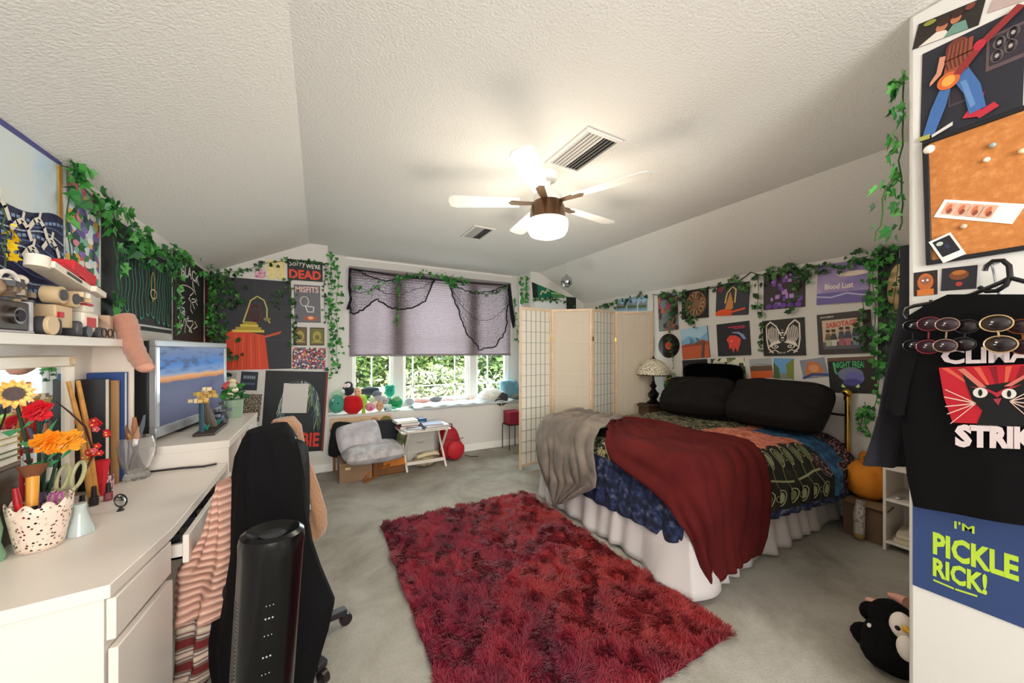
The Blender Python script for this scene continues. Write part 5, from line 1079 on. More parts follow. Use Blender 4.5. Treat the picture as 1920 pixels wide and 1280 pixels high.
a = sleeve(((1533, 497), (1631, 486), (1631, 563), (1534, 573)), RAMP('lavender_sky', [(0, '#5a4a8c'), (.4, '#8a7ab5'), (.6, '#b5a0c4'), (.8, '#e6c9b5')], 4, 'noise'), 'lavender record sleeve lettered Blood Lust'); a.rect(0, 0, 1, .28, fm('#6f62a5')); a.line([(0, .2), (.3, .16), (.6, .24), (1, .14)], .012, fm('#c3bfe0')); a.ell(.7, .7, .3, .06, fm('#efdccb')); a.text('Blood Lust', .16, .36, .72, .5, fm('#f0e2d8'), .03); done(a)
# vinyl record
c = onX(1254, 648, XR-.004); t = thing('vinyl_record', 'black vinyl record with orange label hanging on right wall', 'record', (c-V((0, 0, .15)))[:])
T = frame_m(c, (0, -1, 0), (0, 0, 1), (-1, 0, 0))
MB(M('#0c0c0d', .25, bump=.3, scale=8)).lathe([(0, 0), (.15, 0), (.15, .002), (0, .002)], 48, T=T).build('disc', t)
MB(fm('#d94a2e')).lathe([(0, .002), (.05, .002), (.05, .003), (0, .003)], 32, T=T).lathe([(.075, .0021), (.078, .0028), (.081, .0021)], 48, T=T, mat=M('#2a2a2c', .3), cap=False).build('label_disc', t); MB(BK).lathe([(0, .003), (.004, .003), (.004, .0034), (0, .0034)], 12, T=T).lathe([(.02, .003), (.022, .0034), (.024, .003)], 24, T=T, cap=False).build('spindle_hole', t)
a = sleeve(((1277, 618), (1327, 610), (1332, 669), (1281, 674)), fm('#7fb3d9'), 'record sleeve of blue sky over an orange desert landscape')
a.poly([(0, .6), (.3, .75), (.7, .62), (1, .8), (1, 1), (0, 1)], fm('#a9cde6')); a.rect(0, 0, 1, .45, fm('#c4603c')); a.poly([(0, .45), (.2, .5), (.45, .46), (.8, .58), (1, .5), (1, .4), (0, .4)], fm('#a8482c'))
for i in range(8): a.rect(.3+.06*i, .44, .33+.06*i, .52+.05*((i*3) % 4), fm('#4a5a5a'))
a.poly([(.7, .02), (.8, .5), (.88, .5), (.8, .0)], fm('#5a4a4c')); done(a)
a = sleeve(((1346, 608), (1407, 601), (1407, 665), (1346, 668)), fm('#26262e'), 'black record sleeve with red horned head shape')
a.rect(.38, .85, .88, .88, fm('#c92f4c')); a.rect(.55, .8, .88, .83, fm('#a82f4c')); a.poly([(.3, .5), (.42, .62), (.6, .6), (.74, .5), (.72, .35), (.62, .1), (.56, .25), (.5, .08), (.44, .25), (.38, .2), (.36, .38)], fm('#e0483c')); a.ell(.46, .44, .04, .03, fm('#f08a7a'))
for i in range(3): a.line([(.5+.08*i, .7), (.7+.06*i, .66-.03*i), (.84+.02*i, .48)], .012, fm('#8a9ac4'))
done(a)
a = sleeve(((1432, 602), (1510, 594), (1510, 666), (1432, 667)), fm('#262321'), 'black record sleeve with white winged pattern and staring eyes')
CRW = fm('#e6ded2')
for sg in (-1, 1):
    X = lambda x: .5+sg*x
    a.line([(X(.04), .55), (X(.16), .82), (X(.3), .95), (X(.4), .85), (X(.4), .45), (X(.36), .2), (X(.25), .08)], .012, CRW)
    for i in range(7): a.line([(X(.1+.04*i), .82-.03*abs(i-4)), (X(.12+.04*i), .5), (X(.09+.035*i), .38)], .007, CRW)
    a.poly([(X(.03), .36), (X(.12), .42), (X(.3), .36), (X(.36), .22), (X(.24), .3), (X(.1), .34)][::sg], CRW); a.ell(.5+sg*.2, .25, .09, .05, CRW); a.ell(.5+sg*.2, .255, .06, .035, BK); a.ell(.5+sg*.19, .26, .02, .02, CRW); a.line([(X(.1), .1), (X(.2), .16), (X(.34), .1)], .008, CRW)
for i in range(5): a.ell(.5, .42+.07*i, .05-.004*i, .022, CRW if i % 2 else fm('#8a847a'))
a.text('THE LP', .36, .06, .56, .1, CRW, .01); done(a)
a = sleeve(((1534, 591), (1635, 579), (1635, 662), (1535, 664)), fm('#3c3230'), 'dark record sleeve lettered SABOTAGE in red over four figures')
a.rect(.1, .12, .86, .84, fm('#cbb59c')); a.rect(.1, .12, .86, .3, fm('#5a5a66')); a.text('SABOTAGE', .18, .66, .76, .79, fm('#c9352e'), .03, rot=.04)
for i, (x, h2, c1, c2) in enumerate(((.16, .3, '#6a5a44', '#b5b58c'), (.27, .3, '#3a3a3c', '#c9c9bc'), (.42, .34, '#4a4a54', '#a85a68'), (.54, .34, '#3c4450', '#b56a74'), (.68, .4, '#3a4454', '#7f8a9c'))):
    a.rect(x, .2, x+.1, .2+h2*.55, fm(c2)); a.poly([(x-.02, .2+h2*.5), (x+.12, .2+h2*.5), (x+.09, .2+h2), (x+.01, .2+h2)], fm(c1)); a.ell(x+.05, .25+h2, .035, .045, fm('#b58a6c')); a.ell(x+.05, .275+h2, .045, .035, fm('#3a2a22'))
a.text('BLACK SABBATH', .08, .9, .34, .94, WH, .02); done(a)
a = sleeve(((1281, 675), (1326, 673), (1330, 725), (1283, 725)), fm('#222026'), 'plain dark record sleeve half hidden by the fuzzy bolster')
a.rect(.1, .8, .5, .86, fm('#4a4650')); done(a)
done(poster('X', RW, ((1328, 673), (1396, 669), (1400, 722), (1340, 722)), RAMP('leafy_camo', [(0, '#3a4a2c'), (.4, '#6a7a4c'), (.5, '#d9d4c0'), (.6, '#8a8a5a'), (.75, '#e6e0d0')], 26, 'cells', const=True), 'green and cream camouflage-like print behind the fuzzy bolster'))
a = poster('X', RW, ((1405, 673), (1449, 670), (1447, 708), (1408, 709)), fm('#a9aeb2'), 'photo print of a grey sky above orange autumn field'); a.rect(0, 0, 1, .4, fm('#d9622c')); a.rect(0, .36, 1, .62, fm('#6a5040')); a.line([(0, .6), (.4, .72), (1, .62)], .01, fm('#8a8f94')); done(a)
a = poster('X', RW, ((1452, 671), (1491, 672), (1486, 711), (1449, 709)), fm('#6aa5d9'), 'photo print of blue sky between tall green trees'); a.rect(0, 0, 1, .28, fm('#8a8f88')); a.poly([(0, 0), (0, .8), (.28, .5), (.35, 0)], fm('#4a6a3c')); a.poly([(1, 0), (1, 1), (.62, .7), (.7, .1)], fm('#7f8a3c')); done(a)
a = poster('X', RW, ((1497, 676), (1545, 669), (1555, 706), (1509, 710)), fm('#8a8fa0'), 'tilted print of orange and blue abstract swirls'); a.poly([(.1, .2), (.3, .9), (.7, .8), (.9, .3), (.5, .1)], fm('#c97a4c')); a.ell(.5, .5, .2, .2, fm('#e09a6a')); a.line([(0, .05), (.4, .2), (1, .1)], .02, fm('#3a4a8c')); done(a)
a = poster('X', RW, ((1552, 671), (1643, 667), (1644, 738), (1556, 736)), fm('#16171a'), 'black poster with green dripping NIGHT lettering and glowing eyes')
a.rect(.0, .9, 1, 1, fm('#6a4a3a')); a.ell(.48, .52, .27, .2, fm('#6f7894')); a.ell(.56, .42, .2, .18, fm('#6a68b0')); a.ell(.5, .3, .2, .1, fm('#4a4890'))
a.text('NIGHT', .14, .7, .5, .88, fm('#4fc07a'), .02); a.text('FREAK', .54, .7, .84, .88, fm('#4fc07a'), .02); a.line([(.14, .86), (.16, .6), (.2, .54)], .012, fm('#4fc07a')); a.line([(.84, .86), (.8, .66), (.8, .56)], .012, fm('#4fc07a'))
for sg in (-1, 1): a.poly([(.46+sg*.17, .26), (.46+sg*.1, .17), (.46+sg*.16, .15), (.46+sg*.2, .19)][::sg], fm('#cfe0a0'))
a.rect(.78, 0, 1, .9, fm('#2a1d1a')); done(a)
a = poster('X', RW, ((1646, 467), (1712, 455), (1712, 708), (1646, 705)), fm('#2a2a2c'), 'tall dark poster with cream figure at the partition edge')
a.rect(.0, 0, .16, 1, fm('#1d2a28')); a.ell(.62, .66, .34, .2, fm('#d9bb84')); a.ell(.66, .7, .2, .1, fm('#e9d2a0')); a.rect(.4, .55, 1, .68, fm('#cfa878')); a.text('H', .62, .9, .78, .97, WH, .03); a.rect(.3, .3, 1, .42, fm('#4a4440')); a.text('A', .72, .36, .85, .42, WH, .02); done(a)
# string lights
t = thing('string_lights', 'black string light cable hanging in front of right wall corner', 'string lights', onX(1222, 745, XR-.01)[:])
P = [onX(1224+1.5*sin(i*.7), 552+i*8.5, XR-.01) for i in range(23)]; P.append(P[-1]+V((0, 0, -.02)))
MB(DK).tube(P, .003, 6).build('cable', t)
for i in range(1, 23, 2): MB(M('#ddd6c0', .3)).tube([P[i], P[i]+V((0, .012*(-1)**(i//2), -.012))], [.006, .003], 6).build('bulb', t)
t = tag(MB(DK).tube([onX(x, y, XR-.02) for x, y in ((1224, 552), (1260, 556), (1300, 545), (1345, 538), (1385, 528), (1408, 510), (1420, 514), (1440, 518))], .005, 6).build('cable'), 'dark cable strung along the top of right wall record sleeves', 'cable')
# ------------------------------------------------------------------ partition wall things
PX = XP-.001
def PP(x, y, off=0): return onX(x, y, XP-off)
a = poster('X', PX, ((1722, 41), (1847, 0), (1837, 41), (1712, 98)), fm('#2a2420'), 'candid photo print of two seated people at top of partition wall', cat='photo', name='photo_print')
a.ell(.42, .5, .09, .2, fm('#b5714f')); a.ell(.62, .6, .08, .18, fm('#b5714f')); a.poly([(.1, 0), (.35, .35), (.5, .3), (.62, 0)], fm('#d9d2c6')); a.poly([(.5, 0), (.6, .4), (.78, .4), (.86, 0)], fm('#6a8f82')); a.ell(.44, .66, .1, .14, fm('#3a221a')); a.ell(.63, .76, .09, .14, fm('#3a221a')); a.ell(.2, .85, .1, .1, fm('#8a8a3a')); a.ell(.8, .85, .07, .12, fm('#7a3a2c')); done(a)
done(poster('X', PX, ((1858, 2), (1925, -22), (1925, 0), (1856, 24)), fm('#b5a09a'), 'corner of a pale photo print right of the candid photo', cat='photo', name='photo_print'))
a = poster('X', PX, ((1726, 106), (1921, 8), (1921, 205), (1729, 264)), fm('#24242e'), 'stage photo poster of a leaning long-haired guitarist in blue jeans')
JN = fm('#3f66a0'); JN2 = fm('#5f86b8')
a.rect(.3, .28, .5, .52, fm('#4a3f44')); a.rect(.32, .3, .48, .5, fm('#2c2630')); a.rect(.66, .5, 1, .85, fm('#5a4a4c')); a.rect(.69, .54, 1, .82, fm('#2f2832'))
for x, y_ in ((.76, .62), (.88, .66), (.78, .74), (.9, .78)): a.ring(x, y_, .045, .05, .006, fm('#8a7f80')); a.ell(x, y_, .02, .02, fm('#a59a98'))
a.poly([(.45, .1), (.58, .26), (.66, .3), (.62, .06)], fm('#b5283a')); a.poly([(.56, .1), (.75, .16), (.8, .1), (.62, .04)], fm('#b5283a'))
a.poly([(.24, .56), (.36, .6), (.28, .3), (.16, .02), (.04, .06), (.12, .32)], JN); a.poly([(.34, .56), (.5, .62), (.62, .4), (.68, .14), (.52, .12), (.46, .36)], JN); a.poly([(.42, .5), (.48, .5), (.58, .2), (.53, .18)], JN2)
a.poly([(.24, .6), (.5, .62), (.52, .86), (.4, .96), (.28, .84)], fm('#9a4a34')); a.poly([(.2, .86), (.28, .84), (.22, .66), (.1, .58), (.1, .62), (.17, .7)], fm('#c98a70'))
a.ell(.38, .88, .12, .1, fm('#6a3226')); 
for i in range(12): a.line([(.3+.02*i, .92), (.27+.022*i, .78), (.3+.02*i, .68)], .008, fm('#8a4630' if i % 2 else '#5a2a20'))
a.ell(.3, .56, .12, .09, fm('#c9622c')); a.ell(.3, .56, .07, .055, fm('#e6a04a')); a.line([(.4, .6), (.62, .8), (.95, 1.0)], .02, fm('#8a2a2a')); a.ell(.6, .8, .06, .05, fm('#b5283a')); a.rect(.0, .0, .12, .05, fm('#a5a04a')); a.poly([(.14, .03), (.36, .1), (.36, .06), (.14, 0)], fm('#cfc9c4')); done(a)
# cork board
O, R_, U_, w_, h_ = quad('X', XP, (1732, 268), (1921, 200), (1921, 470), (1737, 498)); N_ = R_.cross(U_)
t = thing('cork_board', 'cork notice board in a black frame on the partition wall', 'notice board', (O+R_*w_/2)[:]); T = frame_m(O, R_, U_, N_); w_ += .25
MB(RAMP('cork', [(0, '#a8632c'), (.5, '#c17a3e'), (.7, '#cf8c50')], 60, 'noise', bump=.2, rough=.9), T).bb(.01, w_-.01, .01, h_-.01, .001, .008).build('cork', t)
MB(M('#17171a', .4), T).bb(0, w_, 0, .014, 0, .015).bb(0, w_, h_-.014, h_, 0, .015).bb(0, .014, .014, h_-.014, 0, .015).bb(w_-.014, w_, .014, h_-.014, 0, .015).build('frame', t, bevel=.002)
for (x, y_, c_, lb) in ((1743, 281, '#f0e6da', 'pearly round push pin at upper left of cork board'), (1862, 273, '#9aa8a8', 'grey push pin high on the cork board'), (1917, 284, '#e6d2a8', 'cream push pin at the right of cork board'), (1808, 425, '#d9c0a8', 'tan push pin below photo strip'), (1851, 300, '#f2ece0', 'white push pin trailing thread in cork board centre')):
    p = PP(x, y_, .010); tag(MB(M(c_, .3)).sph(p-V((.006, 0, 0)), .0075 if x != 1743 else .014, n=12).cyl(p-V((.004, 0, 0)), p+V((.006, 0, 0)), .002, n=6).build('push_pin'), lb, 'push pin', 'push pins on the cork board')
a = poster('X', XP-.0085, ((1769, 374), (1917, 382), (1905, 421), (1753, 407)), fm('#f0ebe4'), 'white photo booth strip with four warm portraits pinned on cork', cat='photo strip', name='photo_strip')
for i in range(4): a.rect(.06+.17*i, .2, .21+.17*i, .85, fm('#e0a88c')); a.ell(.13+.17*i, .55, .035, .22, fm('#c9714f')); a.ell(.16+.17*i, .4, .03, .15, fm('#8a4a38'))
done(a)
a = Art(*quad('X', XP-.016, (1739, 455), (1780, 436), (1814, 475), (1771, 492)), fm('#ece7e0'), .0008); a.rect(.12, .22, .9, .92, fm('#1c1d24')); a.ell(.35, .75, .15, .08, fm('#b9c9b5')); a.ell(.55, .55, .12, .1, fm('#2a2f4c')); a.build('instant_photo', 'tilted instant photo with white border at the lower left of cork board', 'photo')
a = poster('X', PX, ((1714, 511), (1758, 506), (1758, 551), (1713, 556)), fm('#2a1c18'), 'small orange-lit face print, left one under the cork board', cat='photo', name='photo_print'); a.ell(.5, .55, .34, .36, fm('#b5622c')); a.rect(.15, 0, .85, .25, fm('#c9702c')); a.ell(.5, .62, .2, .16, fm('#8a5a4a')); a.ell(.4, .62, .05, .04, WH); a.ell(.6, .62, .05, .04, WH); done(a)
a = poster('X', PX, ((1766, 504), (1833, 496), (1831, 541), (1765, 545)), fm('#26222a'), 'small dark print with red and amber glow, right one under the cork board', cat='photo', name='photo_print'); a.ell(.5, .65, .28, .22, fm('#7a4424')); a.ell(.5, .75, .2, .1, fm('#b56a2c')); a.ell(.52, .25, .1, .1, fm('#b53a2c')); done(a)
# sign with the writing
O, R_, U_, w_, h_ = quad('X', PX, (1712, 970), (1925, 975), (1925, 1176), (1712, 1097)); o1 = PP(1712, 1097, .0); top = PP(1712, 940, .0); R_ = V((0, -1, 0)); U_ = V((0, 0, 1)); e1 = PP(1921, 1174, 0)
ww = .30; hh = .31; O = V((PX, o1.y, (o1.z+e1.z)/2))
a = Art(O, R_, U_, ww, hh, fm('#2c4170', .6), .004)
def SP(x, y): p = PP(x, y); return (o1.y-p.y)/ww, (p.z-O.z)/hh
LG = fm('#b5d33a')
def stext(st, tl, br, bold=.03): x0, y1 = SP(*tl); x1, y0 = SP(*br); a.text(st, x0, y0, x1, y1, LG, bold)
stext("I'M", (1790, 975), (1828, 1000), .02)
x0, y1 = SP(1750, 995); x1, _ = SP(1911, 1040); _, y0 = SP(1750, 1037); a.text('PICKLE', x0, y0, x1, y1, LG, .04)
x0, y1 = SP(1750, 1042); x1, _ = SP(1852, 1060); _, y0 = SP(1750, 1078); a.text('RICK!', x0, y0, x1, y1, LG, .04)
x0, y0 = SP(1752, 1086); x1, _ = SP(1832, 1090); a.line([(x0, y0), ((x0+x1)/2, y0-.012), (x1, y0)], .006, LG); 
a.build('wall_sign', 'blue square sign with lime green words below the black t-shirt', 'sign')
# ------------------------------------------------------------------ hanger, t-shirt, sunglasses, dark garment
SA = V((1.815, .435, 0)); SB = V((1.69, .02, 0))
def onS(x, y, off=0):
    r = ray(x, y); d = SB-SA; n = V((d.y, -d.x, 0)).normalized()
    if n.x > 0: n = -n
    k = ((SA+n*off)-EYE); k.z = 0; return EYE+r*(k.dot(n)/V((r.x, r.y, 0)).dot(n)), n
def shirt():
    rows = [(552, 1776, 1935), (566, 1745, 1960), (590, 1705, 2020), (620, 1695, 2110), (680, 1690, 2120), (740, 1690, 2120), (820, 1693, 2120), (900, 1700, 2120), (960, 1712, 2120), (985, 1760, 2120), (1004, 1925, 2120)]
    rows = [(552, 1776, 1935), (566, 1745, 1975), (590, 1705, 2040), (620, 1693, 2120), (680, 1690, 2125), (740, 1690, 2125), (820, 1693, 2125), (890, 1700, 2125), (948, 1712, 2125)]
    t = thing('t_shirt', 'black t-shirt with red cat print hanging on the partition wall', 't-shirt', onS(1850, 985)[0][:]); n = len(rows)-1
    def rr(v): f = v*n; i = min(int(f), n-1); k = f-i; return [rows[i][q]+(rows[i+1][q]-rows[i][q])*k for q in range(3)]
    def fn(sg):
        def g(u, v):
            y_, xl, xr = rr(v); x = xl+(xr-xl)*u; y_ += (60*min(1, u*1.15) if v > .999 else 60*min(1, u*1.15)*v**3)
            e = max(0, 1-(2*u-1)**4)**.5; p, nn = onS(x, y_, 0); fo = .006*(sin(u*15+2*v)+1.2*mnoise.noise(V((u*4, v*2, 1))))*v
            return p+nn*(sg*.022*e+(fo*e if sg > 0 else 0))
        return g
    mb = MB(M('#0b0b0d', .95, spec=.2, bump=.1, scale=200)); mb.grid(fn(1), 40, 40); f2 = fn(-1); mb.grid(lambda u, v: f2(1-u, v), 40, 40); mb.build('body', t, smooth=80)
    # left sleeve
    sl = [(600, 1697, 1760), (640, 1688, 1742), (700, 1672, 1722), (768, 1662, 1704), (778, 1680, 1702)]
    def rs(v): f = v*4; i = min(int(f), 3); k = f-i; return [sl[i][q]+(sl[i+1][q]-sl[i][q])*k for q in range(3)]
    def sg_(sg):
        def g(u, v): y_, xl, xr = rs(v); e = max(0, 1-(2*u-1)**2)**.5; p, nn = onS(xl+(xr-xl)*u, y_, 0); return p+nn*(sg*.028*e)
        return g
    mb = MB(M('#0f0f11', .95, spec=.2)); mb.grid(sg_(1), 10, 14); f3 = sg_(-1); mb.grid(lambda u, v: f3(1-u, v), 10, 14); mb.build('sleeve', t, smooth=80)
    # print: flat layers following the chest
    pm = MB(fm('#c4182c', .7))
    def Q(x, y, k): p, nn = onS(x, y, .034+k*.0006); return p
    def pp(pts, m_, k): pm.poly([Q(x, y, k) for x, y in pts][::-1], m_)
    X0, X1 = 1760, 1985
    RDD = fm('#c4182c', .7)
    pp([(1760, 689), (1985, 680), (1985, 800), (1786, 792), (1770, 745)], RDD, 0)
    for i in range(7): pp([(1765+i*30, 690-i*.8), (1778+i*30, 689-i*.8), (1850+i*8, 742)], fm('#8a1020', .7) if i % 2 else fm('#e0604a', .7), 1)
    CB = fm('#101012', .8)
    pp([(1800, 690), (1812, 700), (1848, 722), (1880, 718), (1915, 712), (1948, 690), (1958, 688), (1955, 730), (1958, 770), (1935, 800), (1830, 798), (1842, 770), (1822, 748), (1812, 722)], CB, 2)
    pp([(1795, 692), (1808, 690), (1850, 726), (1836, 726)], fm('#d9786a', .7), 3); pp([(1950, 686), (1962, 685), (1896, 724), (1882, 724)], fm('#d9786a', .7), 3)
    pp([(1818, 724), (1850, 728), (1868, 736), (1884, 728), (1916, 720), (1882, 736), (1870, 745), (1858, 736)], fm('#b5283a', .7), 3); pp([(1862, 748), (1878, 746), (1872, 760)], fm('#a8384a', .7), 3)
    for cx, cy in ((1838, 736), (1892, 738)):
        def el(rx, ry, m_, k): pp([(cx+rx*cos(2*pi*i/20), cy+ry*sin(2*pi*i/20)) for i in range(20)], m_, k)
        el(14, 9.5, fm('#e9e4dc', .7), 4); el(4, 6.5, BK, 5)
    for sg, bx0, by0 in ((-1, 1830, 756), (1, 1893, 752)):
        for i, (dx, dy) in enumerate(((-58, -26), (-60, -12), (-58, 6), (-54, 20), (-48, 38))):
            ex = bx0+(dx if sg < 0 else -dx*.9); ey = by0+dy; pp([(bx0, by0-1), (ex, ey-1), (ex, ey+1), (bx0, by0+1)] if sg < 0 else [(bx0, by0+1), (ex, ey+1), (ex, ey-1), (bx0, by0-1)], fm('#ecc9bc', .7), 6)
    pm.build('cat_print', t, smooth=0)
    tm = MB(fm('#ead9dc', .7))
    def stx(st, xl, xr, yt, yb, dy=0, bold=.04, per=None):
        vs, fs = text2d(st, bold); tm.add([Q(xl+(xr-xl)*a_**.93, yb-(yb-yt)*b_+dy*a_, 2) for a_, b_ in vs], fs)
    stx('CLIMATE', 1764, 1990, 652, 683, -6)
    tm.build('lettering', t, smooth=0); tm = MB(fm('#ead9dc', .7))
    stx('STRIKE', 1790, 1962, 795, 838, 6, .06)
    tm.build('lettering', t, smooth=0)
shirt()
def shp(x, y, off=.0): return onS(x, y, off)[0]
hg = thing('clothes_hanger', 'black plastic hanger holding the black t-shirt', 'hanger', shp(1880, 600, .0)[:]); HB = M('#151517', .3)
MB(HB).tube([shp(x, y) for x, y in ((1702, 596), (1696, 588), (1700, 578), (1715, 573), (1760, 566), (1820, 553), (1880, 528), (1892, 520), (1930, 530), (1990, 552), (2060, 585))], .0062, 10).build('shoulder_bar', hg)
MB(HB).tube([shp(x, y) for x, y in ((1846, 508), (1850, 498), (1862, 489), (1880, 488), (1892, 498), (1894, 518), (1886, 535), (1870, 545), (1850, 546), (1836, 538))], .0062, 10).build('hook', hg)
MB(HB).tube([shp(x, y) for x, y in ((1745, 562), (1747, 575), (1743, 582), (1735, 580), (1730, 573))], .004, 8).build('strap_notch', hg)
tag(MB(M('#cfd2d6', .2, metal=.8)).tube([PP(x, y, .03) for x, y in ((1858, 488), (1864, 510), (1870, 540), (1876, 560), (1884, 582))], .0035, 6).tube([PP(x, y, .03) for x, y in ((1894, 512), (1905, 520), (1925, 532))], .0035, 6).build('bead_chain'), 'silver beaded chain looped over the hanger hook', 'necklace')
MB(M('#8e9094', .4)).cyl(PP(1870, 492, 0), PP(1870, 492, .07), .005, n=10).build('hook_peg', hg)
def shades(label, c1, c2, r, lens, frame_, off=.06):
    t = thing('sunglasses', label, 'sunglasses', shp(c1[0], c1[1]+10, off)[:], group='sunglasses hooked over the t-shirt')
    for c_ in (c1, c2):
        C_ = shp(c_[0], c_[1], off); n = onS(c_[0], c_[1])[1]; rt = V((-n.y, n.x, 0)); 
        if rt.dot(V((cs, -sn, 0))) < 0: rt = -rt
        ry = r*.75; 
        MB(lens).poly([C_+rt*(r*cos(a_))+V((0, 0, ry*sin(a_))) for a_ in [2*pi*i/22 for i in range(22)]]).build('lens', t, solid=.0015)
        MB(frame_).tube([C_+n*.001+rt*(r*cos(a_))+V((0, 0, ry*sin(a_))) for a_ in [2*pi*i/22 for i in range(23)]], .0017, 6).build('rim', t)
        MB(METAL).sph(C_+rt*(-r*.95)+V((0, 0, ry*.3))+n*.002, .0018, n=6).build('hinge', t)
    MB(frame_).tube([shp(c1[0], c1[1], off).lerp(shp(c2[0], c2[1], off), .35), shp(c1[0], c1[1], off).lerp(shp(c2[0], c2[1], off), .65)], .002, 6).build('bridge', t)
LN = M('#2a2428', .08, coat=.4); LN2 = M('#3a2c34', .08, coat=.4); LN3 = M('#1c1e24', .08, coat=.4)
shades('dark sunglasses with smoky lenses at the far left of the row', (1712, 611), (1712, 648), .026, LN3, M('#17181a', .2))
shades('rose framed sunglasses second from left in the row', (1742, 607), (1740, 650), .029, LN2, M('#7a2a34', .2), .066)
shades('burgundy sunglasses with thin gold top rim in middle of row', (1776, 608), (1772, 648), .027, LN2, M('#8a7060', .2), .07)
shades('grey tinted sunglasses hanging left of the large gold pair', (1812, 612), (1806, 645), .027, LN, M('#2a2a2c', .2), .064)
shades('large round sunglasses with thick cream-gold frames at right of row', (1868, 606), (1876, 645), .031, LN, M('#c9a87c', .25, metal=.3), .075)
shades('brown sunglasses with amber hinge at right image edge', (1915, 612), (1920, 650), .026, LN2, M('#6a3a1c', .2), .064)
tag(MB(M('#e9e2e4', .3)).box(PP(1848, 583, .065), (.006, .035, .014)).build('hair_clip'), 'white and pink hair clip above the gold sunglasses', 'hair clip')
hang('dark_garment', 'dark grey garment hanging behind the t-shirt at partition corner', 'garment', [(460, 1699, 1705), (520, 1697, 1708), (560, 1694, 1710), (600, 1686, 1714), (650, 1674, 1718), (720, 1659, 1722), (780, 1648, 1722), (830, 1633, 1722), (872, 1618, 1722)], 1.36, .05, M('#26262d', .9, bump=.1, scale=120, spec=.2), 2, .012, 9)
# ================================================================== folding screen
SW = M('#dcc2a4', .5, var=.08, vscale=14)
scn = thing('folding_screen', 'four panel paper folding screen with pale wood frames', 'folding screen', (2.7, 3.35, 0))
SP_ = [(1.98, 3.45), (2.456, 3.50), (2.82, 3.186), (3.31, 3.32), (3.70, 3.05)]
for i in range(4):
    A = V((*SP_[i], 0)); B = V((*SP_[i+1], 0)); d = (B-A).normalized(); A = A+d*.004; B = B-d*.004; L_ = (B-A).length; n = V((d.y, -d.x, 0))
    if n.dot(V((-2.3, -3, 0))) < 0: n = -n
    T = frame_m(A, d, (0, 0, 1), n)
    f = MB(SW, T); z0, z1, b = .02, 1.86, .028
    f.bb(0, b, z0, z1, -.009, .009).bb(L_-b, L_, z0, z1, -.009, .009).bb(b, L_-b, z1-b, z1, -.009, .009).bb(b, L_-b, z0+.03, z0+.03+b, -.009, .009)
    fr = f.build('panel_frame', scn, bevel=.002)
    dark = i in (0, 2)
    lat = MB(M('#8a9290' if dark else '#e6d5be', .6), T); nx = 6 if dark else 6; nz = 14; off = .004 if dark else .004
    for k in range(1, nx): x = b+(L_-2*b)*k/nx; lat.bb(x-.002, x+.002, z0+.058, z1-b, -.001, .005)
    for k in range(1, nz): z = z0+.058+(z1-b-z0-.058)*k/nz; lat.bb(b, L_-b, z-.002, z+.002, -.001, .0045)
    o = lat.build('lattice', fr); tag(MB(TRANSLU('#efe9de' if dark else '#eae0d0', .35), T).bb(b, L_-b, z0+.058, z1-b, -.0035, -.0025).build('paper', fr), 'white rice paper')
    if i: MB(BRS).bb(-.012, .012, 1.48, 1.53, .009, .012, T=T).build('hinge', fr)
# ================================================================== window seat and plush toys
ZT = ZS+.001
sc_ = thing('seat_blanket', 'pale grey-blue plush blanket folded along the window seat', 'blanket', (1.95, 4.66, ZT))
def sb(u, v):
    x = 1.05+1.62*u; y = 4.47+.36*v; z = ZT+.02+.022*(1-abs(2*v-1)**3)+.012*mnoise.noise(V((x*6, y*8, 0)))+(.006*sin(x*30+y*9)); return V((x, y+.012*sin(x*13), z))
mb = MB(M('#b5bec2', .95, sheen=.3, bump=.3, scale=60, tint2='#cdd2d4')); mb.grid(sb, 70, 16); mb.grid(lambda u, v: V((1.05+1.62*u, 4.47+.012*sin((1.05+1.62*u)*13)-.004*sin(v*3), ZT+(.02*v))), 70, 3); mb.build('cloth', sc_, smooth=80, solid=.006)
MB(M('#e6e4e2')).tube([(2.27, 4.49, ZT+.03), (2.275, 4.468, ZT), (2.28, 4.462, ZT-.1), (2.27, 4.462, ZT-.17)], .004, 5).build('strap', sc_)
